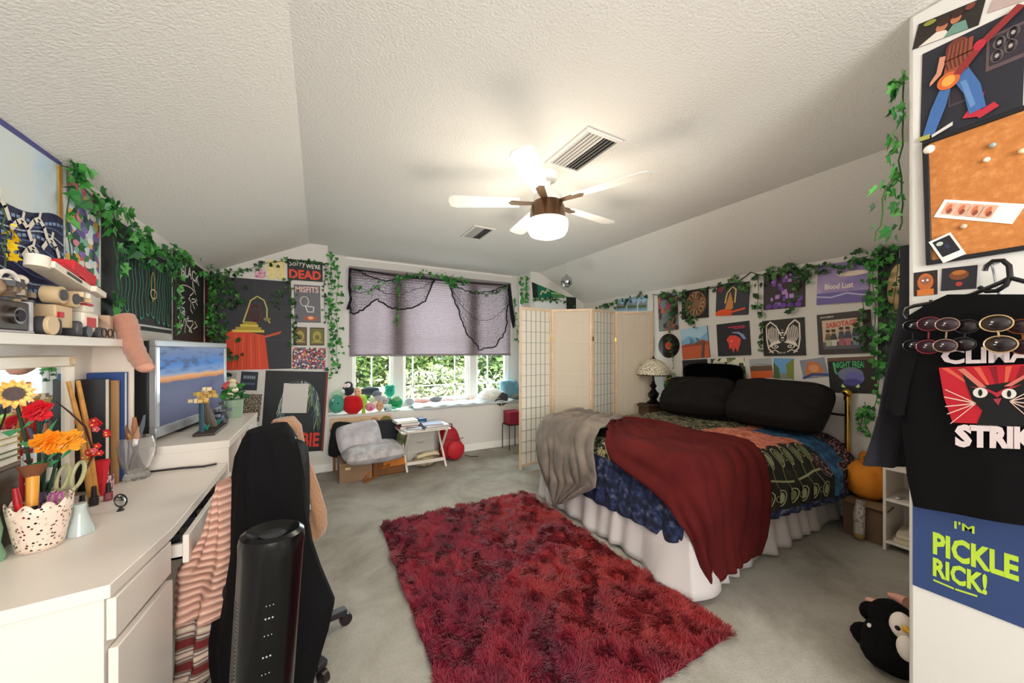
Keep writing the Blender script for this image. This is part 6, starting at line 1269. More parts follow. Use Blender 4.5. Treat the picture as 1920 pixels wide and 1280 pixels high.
def PL(label, px, py, Y, r, col, name='plush_toy', ears=None, eyes=True, belly=None, feats=None, nz=.08, col2=None, facey=0, head=None, fur=.6):
    """soft toy: body centred on a picture point at depth Y; r=(x,y,z) half sizes"""
    r = tuple(q*1.12 for q in r); c = onY(px, py, Y); c.z = max(c.z, ZS+r[2]*.9) if py > 748 else c.z; bot = c-V((0, 0, r[2])); t = thing(name, label, 'plush toy', bot[:], group='plush toys on the window seat'); m = M(col, .95, bump=fur, scale=70, sheen=.1)
    MB(m).sph(c, r, n=22, nz=nz, seed=px).build('body', t, smooth=180)
    f = V((-.32, -.95, 0)).normalized()
    hc = c
    if head:
        hc = c+V(head[0]); MB(M(head[2] if len(head) > 2 else col, .95, bump=fur, scale=70)).sph(hc, head[1], n=18, nz=.05, seed=px+2).build('head', t, smooth=180); hr = head[1] if not isinstance(head[1], tuple) else sum(head[1])/3
    else: hr = r[2]
    if belly: MB(M(belly[0], .95, bump=.4, scale=70)).sph(c+f*r[1]*.45-V((0, 0, r[2]*belly[1])), (r[0]*.62, r[1]*.62, r[2]*.6), n=16).build('belly', t, smooth=180)
    sd = V((-f.y, f.x, 0)); sd = -sd
    if ears:
        for sg in (-1, 1): MB(M(ears[0], .95, bump=.4, scale=70)).sph(hc+sd*sg*hr*.62+V((0, 0, hr*ears[2])), ears[1], n=12).build('ear', t, smooth=180)
    if eyes:
        rr = (r[1] if not head else hr)
        for sg in (-1, 1): MB(BLACK).sph(hc+f*rr*.93+sd*sg*hr*.3+V((0, 0, hr*.15)), max(.006, hr*.09), n=8).build('eye', t)
    for fe in feats or ():
        MB(M(fe[2], .95, bump=.3, scale=70)).sph(c+sd*fe[0][0]+f*fe[0][1]+V((0, 0, fe[0][2])), fe[1], n=14, nz=.06, seed=len(fe[3])).build(fe[3], t, smooth=180)
    return t
PL('round teal plush with pale face at the far left of the window seat', 632, 757, 4.58, (.075, .07, .095), '#4f9f8c', feats=[((.02, .03, .04), (.035, .04, .035), '#cfe0da', 'face_patch')])
PL('pale green long-nosed plush lying on top of the teal plush', 637, 738, 4.70, (.08, .06, .04), '#a8c9a4', head=((.05, -.02, .015), .035), feats=[((-.06, 0, .04), (.02, .02, .05), '#b9d4b0', 'ear')])
PL('penguin plush with white face sitting on the red plush', 653, 731, 4.66, (.06, .055, .06), '#22262e', head=((.0, -.0, .055), (.052, .05, .048)), feats=[((-.012, .045, .06), (.025, .015, .028), '#f3e9ea', 'cheek'), ((.02, .045, .055), (.025, .015, .028), '#f0cfd2', 'cheek'), ((.04, .04, -.01), (.035, .025, .03), '#dfe2e8', 'wing')])
PL('small peach plush creature between the penguin and dark blue plush', 671, 735, 4.64, (.035, .035, .06), '#efbf9c', feats=[((-.03, .03, -.04), (.02, .02, .03), '#f0a98a', 'paw'), ((.01, .03, -.06), (.018, .02, .03), '#f2b48f', 'paw')])
PL('big bright red heart-like plush in the front row', 662, 759, 4.57, (.10, .07, .10), '#c8141c', eyes=False, feats=[((-.045, 0, .06), (.05, .06, .05), '#c8141c', 'lobe'), ((.05, 0, .06), (.05, .06, .05), '#cf1a20', 'lobe')])
PL('lime green plush with long leg dangling over the seat edge', 682, 752, 4.60, (.035, .04, .075), '#a5d34c', eyes=False, feats=[((-.012, .06, -.12), (.022, .02, .06), '#9ccb3f', 'leg'), ((-.01, .07, -.175), (.035, .025, .03), '#7fd02c', 'foot'), ((.03, .02, .05), (.05, .04, .035), '#b3d968', 'head')])
PL('dark slate plush animal lying on its side before left pane', 693, 733, 4.74, (.10, .06, .05), '#39434e', eyes=False, feats=[((-.08, .0, .01), (.035, .04, .035), '#3c4650', 'head'), ((.10, .02, -.01), (.06, .04, .03), '#4a5560', 'leg')])
PL('mottled blue-grey plush with white flecks before the left pane', 706, 738, 4.68, (.05, .045, .035), '#6f7a8e', eyes=False, nz=.3)
PL('upright teal green plush leaning on the post between panes', 731, 733, 4.74, (.055, .05, .07), '#1f9f86', feats=[((.03, .0, .05), (.03, .03, .03), '#23a58c', 'ear'), ((-.03, .0, .05), (.03, .03, .03), '#23a58c', 'ear')])
PL('light grey rounded plush elephant behind the pink plush', 711, 750, 4.66, (.085, .06, .06), '#b3b1b4', head=((.07, -.03, -.01), .042), ears=('#a3a0a6', (.022, .01, .03), .4))
PL('pale green and white curly plush above the pink plush', 697, 749, 4.60, (.035, .03, .03), '#c6dcb4', eyes=False, nz=.3)
PL('pink piglet-like plush with cream ears in the front row', 694, 763, 4.56, (.05, .05, .045), '#e793aa', ears=('#f2dcc8', (.018, .014, .026), .7), feats=[((-.015, .045, -.012), (.02, .012, .014), '#e0507a', 'snout')])
PL('cream plush with curved horn hat beside the pink plush', 705, 758, 4.62, (.035, .035, .05), '#efe3cc', eyes=False)
PL('tan plush animal between cream plush and white-blue plush', 712, 761, 4.59, (.04, .04, .055), '#d3a07c')
PL('small white and blue plush with dark eyes in the front row', 727, 768, 4.56, (.045, .04, .03), '#c3d6dc', feats=[((.02, .035, .0), (.014, .01, .012), '#3a5a6a', 'eye_patch')])
PL('bright green plush dragon with long tail and flopping arms', 744, 754, 4.62, (.065, .055, .06), '#229a5c', eyes=False, feats=[((-.03, .05, -.045), (.035, .03, .02), '#2aa86a', 'arm'), ((.03, .06, -.06), (.04, .03, .02), '#5cc48c', 'leg'), ((-.01, .04, .05), (.045, .04, .035), '#7ab58a', 'head'), ((.09, .0, .02), (.03, .02, .045), '#1f8a58', 'wing'), ((.07, .05, -.065), (.035, .025, .016), '#63c896', 'foot')])
PL('little grey plush beside the green dragon on the blanket', 768, 752, 4.70, (.055, .04, .04), '#a9adb4', eyes=False)
PL('salmon pink plush lying against the middle pane', 791, 751, 4.80, (.085, .035, .028), '#e0a49c', eyes=False, feats=[((.06, .02, .01), (.03, .03, .03), '#e6b3a8', 'head')])
PL('white and black speckled plush against the middle pane', 817, 748, 4.80, (.075, .035, .035), '#77777c', eyes=False, nz=.3)
PL('dusty pink slim plush right of the speckled plush', 840, 750, 4.80, (.06, .03, .022), '#d99a98', eyes=False)
PL('small coral plush by the clear plastic bag', 886, 748, 4.80, (.035, .03, .022), '#e08a78', eyes=False)
# plastic bag with contents, blue cushion behind
bc = onY(921, 741, 4.62); t = thing('plastic_bag', 'crumpled clear plastic bag holding cream bedding at window seat end', 'bag', (bc.x, bc.y, ZT))
MB(M('#e3dacb', .8, bump=.5, scale=18)).sph(bc, (.17, .11, .09), n=28, nz=.18, seed=4).build('bedding', t, smooth=180)
pm_ = M('#eef2f4', .18, alpha=.32, spec=.8, bump=.8, scale=30); MB(pm_).sph(bc, (.19, .13, .105), n=36, nz=.30, seed=9).sph(bc+V((-.2, -.02, -.05)), (.06, .06, .05), n=18, nz=.4, seed=2).build('clear_film', t, smooth=180)
tag(MB(M('#3c3d42', .6)).prism([onY(x, y, 4.49) for x, y in ((926, 754), (942, 735), (953, 740), (952, 755), (940, 762))], (0, .012, 0)).build('dark_label', t, bevel=.003), 'dark corner of an item in the bag')
t = thing('cushion', 'teal blue cushion stacked behind the plastic bag', 'cushion', (2.56, 4.66, ZT)); mb = MB(M('#6f9db0', .9, bump=.3, scale=40)); pillow(mb, TR((2.55, 4.72, ZT+.155), rx=radians(70), rz=.2), .34, .3, .16, seed=5); mb.build('cover', t, smooth=80)
t = thing('grey_cushion', 'dark grey-green cushion under the teal cushion', 'cushion', (2.6, 4.62, ZT)); mb = MB(M('#6d7472', .9, bump=.3, scale=40)); pillow(mb, TR((2.62, 4.62, ZT+.05), rz=.1), .28, .22, .1, seed=7); mb.build('cover', t, smooth=80)
# ================================================================== under the window: floor cushions, box, table, backpack
t = thing('painted_board', 'tan painted board with olive hills leaning on the seat front', 'board', (.44, YF-.03, 0)); O = onY(614, 872, YF-.022); Bx1 = onY(734, 800, YF-.022).x
a = Art((.115, YF-.024, .32), (1, 0, 0), (0, 0, 1), Bx1-.115, .275, fm('#d3b494', .8), .01)
for cx, rx, hy, c_ in ((.16, .17, .52, '#6f6a24'), (.52, .14, .5, '#8a7f34'), (.9, .1, .75, '#7a7440'), (.7, .08, .72, '#b08a64')): a.ell(cx, hy, rx, .2, fm(c_, .8))
for i in range(26): x = .02+.96*((i*37) % 26)/26; a.line([(x, .68), (x+.015, .82+.06*((i*7) % 3))], .003, fm('#b08f5c', .8))
a.rect(0, 0, 1, .45, fm('#3c3a30', .8)); a.build('painted_panel', None, None, parent=t); MB(fm('#8a6a4c')).bb(.14, .17, YF-.02, YF-.005, 0, .33).bb(Bx1-.06, Bx1-.03, YF-.02, YF-.005, 0, .33).build('support', t)
cb = thing('cardboard_box', 'flat brown cardboard box under the grey floor cushion', 'box', (.36, 4.2, 0)); KR = M('#8f7258', .85, var=.08, vscale=5)
MB(KR).bb(.185, .50, 4.02, 4.44, .0, .19).build('body', cb, bevel=.003); MB(M('#a88a6e', .85)).bb(.183, .502, 4.018, 4.442, .188, .193).build('lid', cb); tag(MB(fm('#e0c98a')).bb(.24, .29, 4.0165, 4.019, .13, .155).build('label_sticker', cb), 'pale yellow sticker')
ob = thing('suitcase', 'orange-brown flat case with handle and loose strap under cushion', 'suitcase', (.67, 4.24, 0)); OC = M('#9c5a1c', .6, var=.1)
MB(M('#7a4a22', .6)).bb(.51, .845, 4.06, 4.44, 0, .17).build('shell', ob, bevel=.012); MB(M('#c9761f', .55)).bb(.62, .847, 4.055, 4.07, .09, .17).build('orange_flap', ob, bevel=.003)
MB(OC).tube([(.56+.12*k/10, 4.05-.05*sin(pi*k/10), .115-.015*sin(pi*k/10)) for k in range(11)], .012, 8).build('handle', ob)
MB(OC).tube([(.5, 4.045, .12), (.46, 4.02, .05), (.42, 3.98, .012), (.40, 3.92, .008)], [.012, .014, .012, .006], 6).tube([(.55, 4.04, .02), (.48, 3.98, .008), (.42, 3.9, .006)], .01, 6).build('strap', ob)
def cush(label, T, w_, h_, t_, mat, seed, nm='cushion', p=4):
    mb = MB(mat); pillow(mb, T, w_, h_, t_, nz=.14, seed=seed, p=p); return tag(mb.build(nm, smooth=80), label, 'cushion')
GP = M('#c9c5c6', .9, tint2='#a5a0a4', vscale=16, bump=.4, scale=30)
cush('grey fuzzy seat cushion lying on the boxes', TR((.53, 4.14, .255), rx=.03, rz=.06), .64, .50, .17, GP, 1)
cush('crumpled pale grey pillow propped up on the seat cushion', TR((.40, 4.30, .40), rx=radians(62), rz=.1, ry=-.12), .46, .34, .15, M('#d2cfd3', .9, tint2='#aeaab2', vscale=9, bump=.5, scale=14), 2, 'pillow')
cush('black cushion behind pale pillow reaching right', TR((.66, 4.41, .385), rx=radians(80), rz=.0), .42, .31, .11, M('#1d1f27', .8, bump=.4, scale=14), 3)
cush('black cushion standing on edge at left of pale pillow', TR((.225, 4.425, .36), rx=radians(88), ry=.14, rz=-.12), .24, .40, .08, M('#151617', .85, bump=.4, scale=14), 4)
t = thing('camouflage_bag', 'small camouflage bag squeezed between cushion and storage drawers', 'bag', (.845, 4.30, .172)); MB(RAMP('camouflage', [(0, '#2c3320'), (.45, '#4a5a34'), (.55, '#6f7448'), (.7, '#8a8660')], 16, 'noise')).sph((.86, 4.28, .31), (.06, .08, .125), n=20, nz=.2).build('body', t, smooth=180)
# white storage drawers behind the table
t = thing('plastic_cabinet', 'white plastic storage drawers behind the folding table', 'drawers', (1.03, 4.4, 0)); WP = M('#d9d6ce', .4)
MB(WP).bb(.91, 1.26, 4.30, 4.48, 0, .43).build('body', t, bevel=.01)
for z in (.03, .16, .29): 
    d_ = MB(M('#cbc8bf', .35)).bb(.925, 1.245, 4.29, 4.302, z, z+.12).build('drawer', t, bevel=.004); MB(M('#a9a69c', .35)).bb(1.04, 1.12, 4.282, 4.29, z+.085, z+.1).build('handle', d_)
# folding table
ft = thing('folding_table', 'small white folding tray table stacked with papers', 'table', (1.09, 4.16, 0)); TW = M('#e6dccf', .45); zt = .455
for k in range(6): MB(TW).bb(.80, 1.37, 4.00+k*.066, 4.058+k*.066, zt-.014, zt).build('top_slat', ft, bevel=.002)
for x in (.84, 1.325):
    MB(TW).bar((x, 4.02, zt-.02), (x, 4.37, zt-.02), .02, .02).build('top_rail', ft)
for x, o in ((.86, .0), (1.305, .0)):
    MB(TW).bar((x, 3.99, .012), (x, 4.36, zt-.02), .02, .024).build('leg', ft); MB(TW).bar((x+.024, 4.37, .012), (x+.024, 4.03, zt-.02), .02, .024).build('leg', ft)
MB(TW).bar((.86, 4.02, .10), (1.305, 4.02, .10), .022, .034).build('crossbar', ft); MB(TW).bar((.884, 4.34, .10), (1.329, 4.34, .10), .022, .034).build('crossbar', ft)
def fbook(label, x, y, z, w_, d_, h_, col, rz, text=None):
    t = thing('book', label, 'book', (x, y, z), rz); MB(M(col, .55)).bb(-w_/2, w_/2, -d_/2, d_/2, 0, .003).bb(-w_/2, w_/2, -d_/2, d_/2, h_-.003, h_).bb(-w_/2, -w_/2+.003, -d_/2, d_/2, 0, h_).build('cover', t, local=True); MB(M('#ece6da', .8)).bb(-w_/2+.003, w_/2-.003, -d_/2+.003, d_/2-.003, .003, h_-.003).build('pages', t, local=True); return t
z = zt+.001
fbook('wide grey binder at the bottom of right table stack', 1.20, 4.12, z, .29, .22, .022, '#8c8a99', .05); fbook('white folder in the middle of right table stack', 1.21, 4.13, z+.023, .28, .21, .014, '#d9d5dc', .12); fbook('lavender grey notebook topmost of right table stack', 1.18, 4.15, z+.038, .24, .2, .013, '#5d6080', -.05)
fbook('white magazine at the bottom of left table stack', .93, 4.09, z, .2, .17, .01, '#e2dede', .3); fbook('magazine with dark photo topmost of left table stack', .965, 4.10, z+.011, .17, .13, .01, '#84808a', -.2)
fbook('thick book with maroon spine at back left of table', .92, 4.27, z, .22, .17, .03, '#9c4a5c', .1); fbook('thick dark blue-grey book on top of the maroon one', .94, 4.27, z+.031, .22, .16, .032, '#5a5f7c', .05); fbook('white book crowning the back left stack', .90, 4.28, z+.064, .25, .18, .028, '#e9e6e0', .12)
t = thing('small_box', 'small blue box beside the back left book stack', 'box', (1.10, 4.3, z)); MB(M('#2d5580', .5)).box((1.10, 4.30, z+.045), (.09, .09, .088), rz=.2).build('body', t, bevel=.003); MB(fm('#a9c6de')).box((1.092, 4.253, z+.035), (.06, .003, .045), rz=.2).build('label', t)
t = thing('slippers', 'cream and brown furry bundle on the floor under folding table', 'slippers', (1.13, 4.16, 0)); MB(M('#8a7a5c', .95, bump=.8, scale=50, tint2='#d3c6a8', vscale=14)).sph((1.10, 4.16, .07), (.15, .09, .065), n=20, nz=.2).build('body', t, smooth=180); MB(M('#dccdaa', .9)).tube([(1.0, 4.11, .13), (1.1, 4.1, .155), (1.22, 4.12, .15), (1.27, 4.15, .12)], [.02, .025, .02, .01], 8).build('strap', t)
# backpack
b0 = V((1.475, 4.27, 0)); t = thing('backpack', 'bright red backpack slumped on floor beside the folding table', 'backpack', b0[:]); RB = M('#a50f22', .65, bump=.5, scale=14)
def bp(u, v):
    th = 2*pi*u; z = .41*v; w_ = (1-abs(2*v-1.0)**5)**.5*(1.0-.38*v); w_ = w_*(1+.06*mnoise.noise(V((cos(th)*2, sin(th)*2, v*5)))); return b0+V((.17*w_*cos(th)-.04*v, .125*w_*sin(th)+.05*v, z+.005))
mb = MB(RB); mb.grid(bp, 36, 22); mb.build('main_bag', t, smooth=180)
MB(M('#b81a28', .6, bump=.5, scale=12)).sph(b0+V((.01, -.105, .14)), (.115, .045, .12), n=20, nz=.1).build('front_pocket', t, smooth=180)
MB(M('#6d0d18', .5)).tube([b0+V((-.11+.22*k/8, -.13+.02*abs(k-4)/4, .27+.012*sin(k))) for k in range(9)], .005, 6).tube([b0+V((-.07, .0, .41)), b0+V((-.05, -.01, .45)), b0+V((-.0, 0, .44)), b0+V((.0, .02, .39))], .008, 6).build('zip_and_loop', t)
MB(M('#7c0d1e', .7)).tube([b0+V((-.10, .02, .33)), b0+V((-.15, .0, .2)), b0+V((-.14, .0, .05))], .022, 8).build('shoulder_strap', t); MB(M('#1b1a1c')).tube([b0+V((.16, -.02, .03)), b0+V((.24, -.05, .008)), b0+V((.33, -.07, .006))], .005, 6).build('strap_tail', t)
# red box on wire stand by the screen
t = thing('wire_stand', 'small black wire plant stand behind the folding screen edge', 'stand', (2.38, 4.34, 0))
mb = MB(DK); 
for x, y in ((2.28, 4.24), (2.48, 4.24), (2.28, 4.44), (2.48, 4.44)): MB(DK).cyl((x, y, 0), (x, y, .34), .006, n=8).build('leg', t)
MB(DK).tube([(2.28, 4.24, .34), (2.48, 4.24, .34), (2.48, 4.44, .34), (2.28, 4.44, .34), (2.28, 4.24, .34)], .006, 6).bb(2.28, 2.48, 4.24, 4.44, .338, .344).build('top_tray', t)
t = thing('red_box', 'dark red storage cube on black wire stand', 'box', (2.38, 4.34, .346)); MB(M('#8c1230', .6)).bb(2.29, 2.48, 4.25, 4.43, .346, .50).build('body', t, bevel=.005); MB(M('#9c1a38', .6)).bb(2.286, 2.484, 4.246, 4.434, .50, .525).build('lid', t, bevel=.004)
# ================================================================== right foreground: shelf, pumpkin, penguin
sx0, sx1, sy0, sy1 = 2.74, 3.06, .45, 1.0
A1 = onZ(1658, 1020, .02)
wsf = thing('low_shelf', 'low white open shelf unit behind the partition wall corner', 'shelf', (3.58, .68, 0)); 
def LS(x0, x1, y0, y1, z0, z1, nm): return MB(LAM).bb(x0, x1, y0, y1, z0, z1).build(nm, wsf, bevel=.002)
SX0, SX1, SY0, SY1 = 3.40, 3.76, .46, .905
LS(SX0, SX1, SY1-.016, SY1, 0, .55, 'side_panel'); LS(SX0, SX1, SY0, SY0+.016, 0, .55, 'side_panel'); LS(SX0, SX1, SY0+.016, SY1-.016, .05, .066, 'shelf_board'); LS(SX0-.01, SX1, SY0+.016, SY1-.016, .34, .356, 'shelf_board'); LS(SX0, SX1, SY0, SY1, .55, .566, 'shelf_board'); LS(SX1-.005, SX1+.001, SY0, SY1, 0, .55, 'back_panel'); LS(SX0, SX0+.016, .58, .596, .066, .34, 'divider')
fbook('cream book lying open-edged in lower shelf, upper one', 3.52, .78, .10+.002, .19, .15, .03, '#e6dcc6', .1); fbook('cream book with red lettering at bottom of lower shelf', 3.52, .78, .067, .2, .16, .034, '#d9cbb0', .05)
t = thing('glass_bottle', 'small clear bottle with dark cap in the lower shelf', 'bottle', (3.70, .80, .067)); MB(M('#d9cfc0', .15, trans=.5)).cyl((3.70, .80, .067), (3.70, .80, .20), .022).build('body', t); MB(DK).cyl((3.70, .80, .20), (3.70, .80, .23), .015).build('cap', t)
t = thing('trinket', 'silver and blue trinkets scattered on the middle shelf', 'trinket', (3.47, .80, .357)); mb = MB(M('#a9adb5', .25, metal=.6)); rnd = random.Random(1)
for i in range(9): mb.sph((3.44+rnd.random()*.1, .72+rnd.random()*.14, .365), (.018, .012, .008), rnd.choice([M('#a9adb5', .25, metal=.6), M('#5a6a8c', .4), M('#cfc6c0', .4)]), n=8)
mb.build('pieces', t)
# brown box with pumpkin on it by the wall
t = thing('cardboard_box', 'brown cardboard box on floor under the pumpkin cushion', 'box', (3.5, 1.02, 0)); MB(M('#6f5844', .85, var=.08)).bb(3.45, 3.75, .92, 1.13, 0, .26).build('body', t, bevel=.003); MB(M('#80684f', .85)).box((3.47, 1.0, .262), (.12, .24, .003), ry=-.1).build('flap', t)
pc = V((3.60, 1.04, .264)); t = thing('pumpkin_cushion', 'orange pumpkin shaped plush cushion on the brown box', 'cushion', pc[:])
MB(M('#d5821e', .8, bump=.2, scale=12)).lathe([(0, .03), (.06, .0), (.11, .05), (.125, .13), (.11, .21), (.07, .26), (.03, .25), (0, .235)], 60, T=TR(pc), wob=lambda t_, z: .07*abs(sin(4*t_))-.04).build('body', t, smooth=180)
MB(M('#7a4a1c', .8)).tube([pc+V((0, 0, .24)), pc+V((-.01, .0, .29)), pc+V((-.04, 0, .31))], [.022, .016, .012], 8).build('stem', t)
t = thing('orange_cushion', 'plain orange cushion standing behind the pumpkin cushion', 'cushion', (3.66, 1.03, .262)); mb = MB(M('#cf8420', .85, bump=.2, scale=20)); pillow(mb, TR((3.745, 1.04, .42), ry=radians(-84), rz=.05), .32, .2, .05, seed=4); mb.build('cover', t, smooth=80)
t = thing('knit_sock', 'patterned grey knit tube hanging on the side of brown box', 'sock', (3.28, 1.10, 0)); MB(RAMP('knit_pattern', [(0, '#a59a94'), (.5, '#c9bfb8'), (.6, '#8a7f7a')], 40, 'noise')).tube([(3.44, 1.03, .28), (3.415, 1.03, .2), (3.415, 1.03, .05)], [.025, .032, .03], 10).build('leg', t); MB(fm('#a8844a')).sph((3.415, 1.03, .035), (.032, .032, .03), n=12).build('toe', t)
# penguin plush on the floor
def A_(x, y, s): return at(x, y, s)
pb = A_(1676, 1210, 1.52); t = thing('penguin_plush', 'large black and white penguin plush lying on the floor by the partition', 'plush toy', (pb.x, pb.y, 0)); BF = M('#0a0a0b', .95, bump=.5, scale=60, spec=.2)
MB(BF).sph(pb, (.105, .10, .115), n=28, nz=.05).build('body', t, smooth=180)
MB(BF).sph(A_(1672, 1160, 1.56), (.085, .075, .075), n=24, nz=.03).build('head', t, smooth=180)
MB(M('#ece3da', .95, bump=.3, scale=60)).sph(A_(1690, 1172, 1.47), (.045, .035, .05), n=20, nz=.04).sph(A_(1700, 1215, 1.43), (.03, .03, .05), n=18).build('white_face', t, smooth=180)
MB(BLACK).sph(A_(1683, 1177, 1.425), .009, n=10).build('eye', t); MB(M('#e6b02c', .7)).tube([A_(1699, 1180, 1.43), A_(1703, 1183, 1.39)], [.014, .005], 8).build('beak', t)
MB(BF).sph(A_(1633, 1146, 1.66), (.055, .04, .04), n=16).build('flipper', t, smooth=180); MB(BF).sph(A_(1632, 1195, 1.62), (.05, .07, .055), n=18, nz=.05).sph(A_(1655, 1222, 1.52), (.08, .07, .06), n=18, nz=.05).build('flipper', t, smooth=180)
MB(M('#e0a898', .8)).sph(A_(1637, 1128, 1.7), (.02, .03, .015), n=10).build('foot', t); tag(MB(M('#e6e2e0', .6)).sph(A_(1633, 1174, 1.545), (.012, .014, .012), n=8).build('tag', t), 'small white tag')
MB(M('#d8a090', .8, bump=.3)).tube([A_(1664, 1114, 1.68), A_(1680, 1120, 1.66), A_(1700, 1130, 1.62)], [.010, .018, .026], 10).build('foot', t)
# ================================================================== ivy
def onpath(plane, val, pts): f = {'X': onX, 'Y': onY}[plane]; return [f(x, y, val) for x, y in pts]
LWp = XL+.02; nL = (1, 0, 0); nF = (0, -1, 0); nR = (-1, 0, 0)
def VL(label, pts, **k): return vine(label, onpath('X', LWp, pts), nL, **k)
def VF(label, pts, **k): return vine(label, onpath('Y', YF-.015, pts), nF, **k)
def VN(label, pts, **k): return vine(label, onpath('Y', 4.79, pts), nF, **k)
def VR(label, pts, **k): return vine(label, onpath('X', XR-.03, pts), nR, **k)
VL('ivy strand running down the left wall from first poster to doodle poster', [(112, 308), (135, 322), (160, 362), (186, 396)], dens=60, size=.06, seed=1)
VL('ivy strand along top of the green line poster', [(186, 392), (215, 408), (250, 448), (300, 480), (330, 490)], dens=75, size=.062, seed=2, spread=.06)
VL('ivy strand along the top of the black lettered banner', [(325, 480), (345, 490), (372, 508), (390, 516)], dens=38, size=.05, seed=3)
VL('ivy hanging between wave tapestry and doodle poster', [(124, 310), (126, 360), (124, 420), (128, 500)], dens=60, size=.045, seed=4, spread=.025)
VL('ivy hanging down the left edge of the green line poster', [(195, 400), (206, 460), (214, 520), (212, 590)], dens=40, size=.055, seed=5, spread=.035)
VL('short ivy spray hanging over centre of green line poster', [(250, 430), (262, 470), (258, 500)], dens=60, size=.05, seed=6, spread=.05)
VL('ivy hanging between green line poster and black banner', [(322, 490), (326, 530), (327, 570), (330, 625)], dens=60, size=.05, seed=7, spread=.03)
VL('dense ivy hanging right of the black lettered banner', [(388, 516), (389, 550), (388, 590), (386, 620)], dens=120, size=.05, seed=8, spread=.045)
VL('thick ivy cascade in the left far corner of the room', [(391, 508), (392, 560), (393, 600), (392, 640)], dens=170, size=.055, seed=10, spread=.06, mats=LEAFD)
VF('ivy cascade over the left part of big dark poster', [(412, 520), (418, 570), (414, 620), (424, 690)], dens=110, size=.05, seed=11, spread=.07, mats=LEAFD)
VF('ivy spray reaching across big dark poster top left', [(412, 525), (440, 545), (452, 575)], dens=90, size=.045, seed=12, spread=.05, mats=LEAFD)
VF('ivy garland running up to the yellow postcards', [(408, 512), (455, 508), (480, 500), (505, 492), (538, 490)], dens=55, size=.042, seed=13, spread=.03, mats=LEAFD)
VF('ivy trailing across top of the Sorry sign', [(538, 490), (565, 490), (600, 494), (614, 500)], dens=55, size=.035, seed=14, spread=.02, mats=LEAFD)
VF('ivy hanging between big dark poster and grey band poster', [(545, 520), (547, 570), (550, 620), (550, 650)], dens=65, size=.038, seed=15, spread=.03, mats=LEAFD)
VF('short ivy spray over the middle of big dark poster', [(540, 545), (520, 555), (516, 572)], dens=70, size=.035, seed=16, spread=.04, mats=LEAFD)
VF('ivy hanging from the corner of poster wall, inner strand', [(618, 472), (622, 520), (620, 560), (624, 640), (622, 705)], dens=70, size=.042, seed=17, spread=.025)
VF('ivy hanging beside window alcove, outer loose strand', [(624, 490), (636, 520), (630, 570), (632, 630), (630, 700)], dens=45, size=.045, seed=18, spread=.045)
VF('ivy hanging down right edge of the grey band poster', [(611, 500), (607, 545), (612, 600), (610, 605)], dens=40, size=.035, seed=19, spread=.02, mats=LEAFD)
VN('ivy draped over the centre of shade net rail', [(740, 522), (790, 514), (830, 518), (850, 524), (880, 530)], dens=80, size=.04, seed=20, spread=.03)
VN('thick ivy clump where the two net swags meet', [(830, 518), (845, 530), (856, 534)], dens=220, size=.045, seed=21, spread=.03)
VN('ivy looping low under the left net swag', [(662, 535), (690, 545), (720, 530), (750, 520)], dens=45, size=.035, seed=22, spread=.03)
VN('single ivy strand hanging down middle of the mauve shade', [(748, 522), (746, 560), (744, 585), (743, 612)], dens=45, size=.035, seed=23, spread=.012)
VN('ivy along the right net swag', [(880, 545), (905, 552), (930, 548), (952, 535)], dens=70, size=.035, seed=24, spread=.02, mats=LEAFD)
VN('ivy trailing down the right side of window shade', [(962, 560), (966, 600), (970, 640)], dens=40, size=.035, seed=25, spread=.02)
VF('ivy hanging at right alcove corner, left strand', [(976, 520), (978, 545), (976, 570)], dens=90, size=.045, seed=26, spread=.02)
VF('ivy hanging at right alcove corner, strand nearest the pennant', [(985, 518), (986, 545), (985, 568)], dens=90, size=.045, seed=27, spread=.02)
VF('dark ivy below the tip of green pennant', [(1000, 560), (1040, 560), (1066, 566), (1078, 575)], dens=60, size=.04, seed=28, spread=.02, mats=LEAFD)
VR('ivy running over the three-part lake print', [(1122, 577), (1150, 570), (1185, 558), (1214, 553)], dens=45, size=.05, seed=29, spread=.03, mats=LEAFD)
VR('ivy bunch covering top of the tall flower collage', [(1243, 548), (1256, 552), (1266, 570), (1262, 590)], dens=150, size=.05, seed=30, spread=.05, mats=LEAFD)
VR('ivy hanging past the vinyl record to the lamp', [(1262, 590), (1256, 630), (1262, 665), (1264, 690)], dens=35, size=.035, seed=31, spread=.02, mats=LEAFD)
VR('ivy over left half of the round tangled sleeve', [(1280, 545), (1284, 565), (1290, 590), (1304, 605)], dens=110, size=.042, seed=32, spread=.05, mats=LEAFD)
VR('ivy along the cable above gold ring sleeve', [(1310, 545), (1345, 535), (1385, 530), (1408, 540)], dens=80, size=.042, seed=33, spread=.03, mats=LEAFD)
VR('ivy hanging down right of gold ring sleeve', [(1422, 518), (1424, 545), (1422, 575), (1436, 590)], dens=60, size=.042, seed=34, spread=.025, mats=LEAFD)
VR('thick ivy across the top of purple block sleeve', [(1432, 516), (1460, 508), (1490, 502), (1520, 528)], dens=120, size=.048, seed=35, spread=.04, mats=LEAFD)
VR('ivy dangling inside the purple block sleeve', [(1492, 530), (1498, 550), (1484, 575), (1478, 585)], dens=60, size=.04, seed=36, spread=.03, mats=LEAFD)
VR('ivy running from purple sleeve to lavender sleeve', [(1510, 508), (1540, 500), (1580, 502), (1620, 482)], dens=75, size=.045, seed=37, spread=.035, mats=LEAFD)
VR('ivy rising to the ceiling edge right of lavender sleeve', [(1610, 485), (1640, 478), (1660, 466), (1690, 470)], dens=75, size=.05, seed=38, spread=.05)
VR('thick ivy column hanging right of the lavender sleeve', [(1640, 470), (1636, 520), (1642, 570), (1640, 620), (1646, 680)], dens=60, size=.046, seed=39, spread=.03)
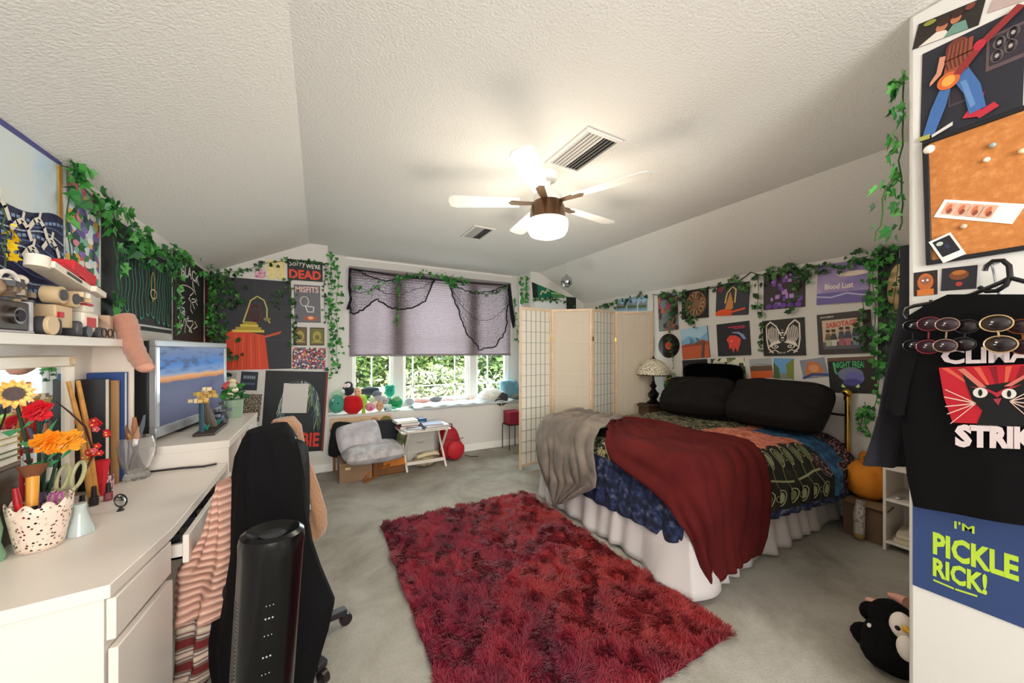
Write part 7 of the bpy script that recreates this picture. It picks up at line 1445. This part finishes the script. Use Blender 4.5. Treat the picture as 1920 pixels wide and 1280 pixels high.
VR('second ivy column right of the SABOTAGE sleeve', [(1658, 470), (1656, 530), (1660, 590), (1664, 640), (1656, 700)], dens=50, size=.046, seed=40, spread=.035)
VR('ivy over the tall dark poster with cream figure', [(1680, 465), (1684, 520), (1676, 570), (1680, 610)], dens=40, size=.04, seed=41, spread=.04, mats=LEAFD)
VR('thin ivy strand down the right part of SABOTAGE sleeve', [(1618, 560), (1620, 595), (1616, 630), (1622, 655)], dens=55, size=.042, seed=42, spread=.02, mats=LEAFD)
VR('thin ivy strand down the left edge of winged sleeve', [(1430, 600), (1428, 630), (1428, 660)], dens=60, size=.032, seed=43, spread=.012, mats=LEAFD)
VR('ivy at lower right beside the black NIGHT poster', [(1644, 680), (1650, 720), (1640, 760), (1618, 770), (1612, 800), (1630, 815)], dens=55, size=.045, seed=44, spread=.03)
VR('green ivy sprig behind the stained glass lamp', [(1258, 695), (1260, 715), (1252, 725)], dens=160, size=.045, seed=45, spread=.03)
VR('ivy low on the wall right of the brass post', [(1624, 755), (1622, 790), (1634, 815)], dens=60, size=.045, seed=46, spread=.035)
ptop = V((XP+.10, YP+.02, 0))
def VPt(label, pts, **k): return vine(label, [at(x, y, 1.30) for x, y in pts], (-.3, .95, 0), **k)
VPt('ivy hanging at the partition corner from the ceiling, upper part', [(1702, 130), (1700, 180), (1700, 240)], dens=70, size=.045, seed=47, spread=.02)
VPt('ivy hanging at the partition corner, middle part', [(1700, 240), (1694, 300), (1698, 360)], dens=75, size=.045, seed=48, spread=.035)
VPt('ivy hanging at the partition corner, lower loose part', [(1698, 340), (1680, 330), (1662, 370), (1655, 420), (1648, 450)], dens=30, size=.042, seed=49, spread=.03)
VPt('ivy hanging at the partition corner, lowest strand by wall edge', [(1698, 360), (1699, 400), (1694, 430)], dens=55, size=.042, seed=50, spread=.02)
VL('yellow artificial flower strand at left image edge', [(0, 388), (2, 420), (0, 460), (1, 500)], dens=70, size=.03, seed=51, spread=.012, out=.015, mats=[M('#e9c81a', .5), M('#f3dc3a', .5), M('#d9b012', .5)], name='flower_garland', cat='artificial flowers', group='yellow flower garland')
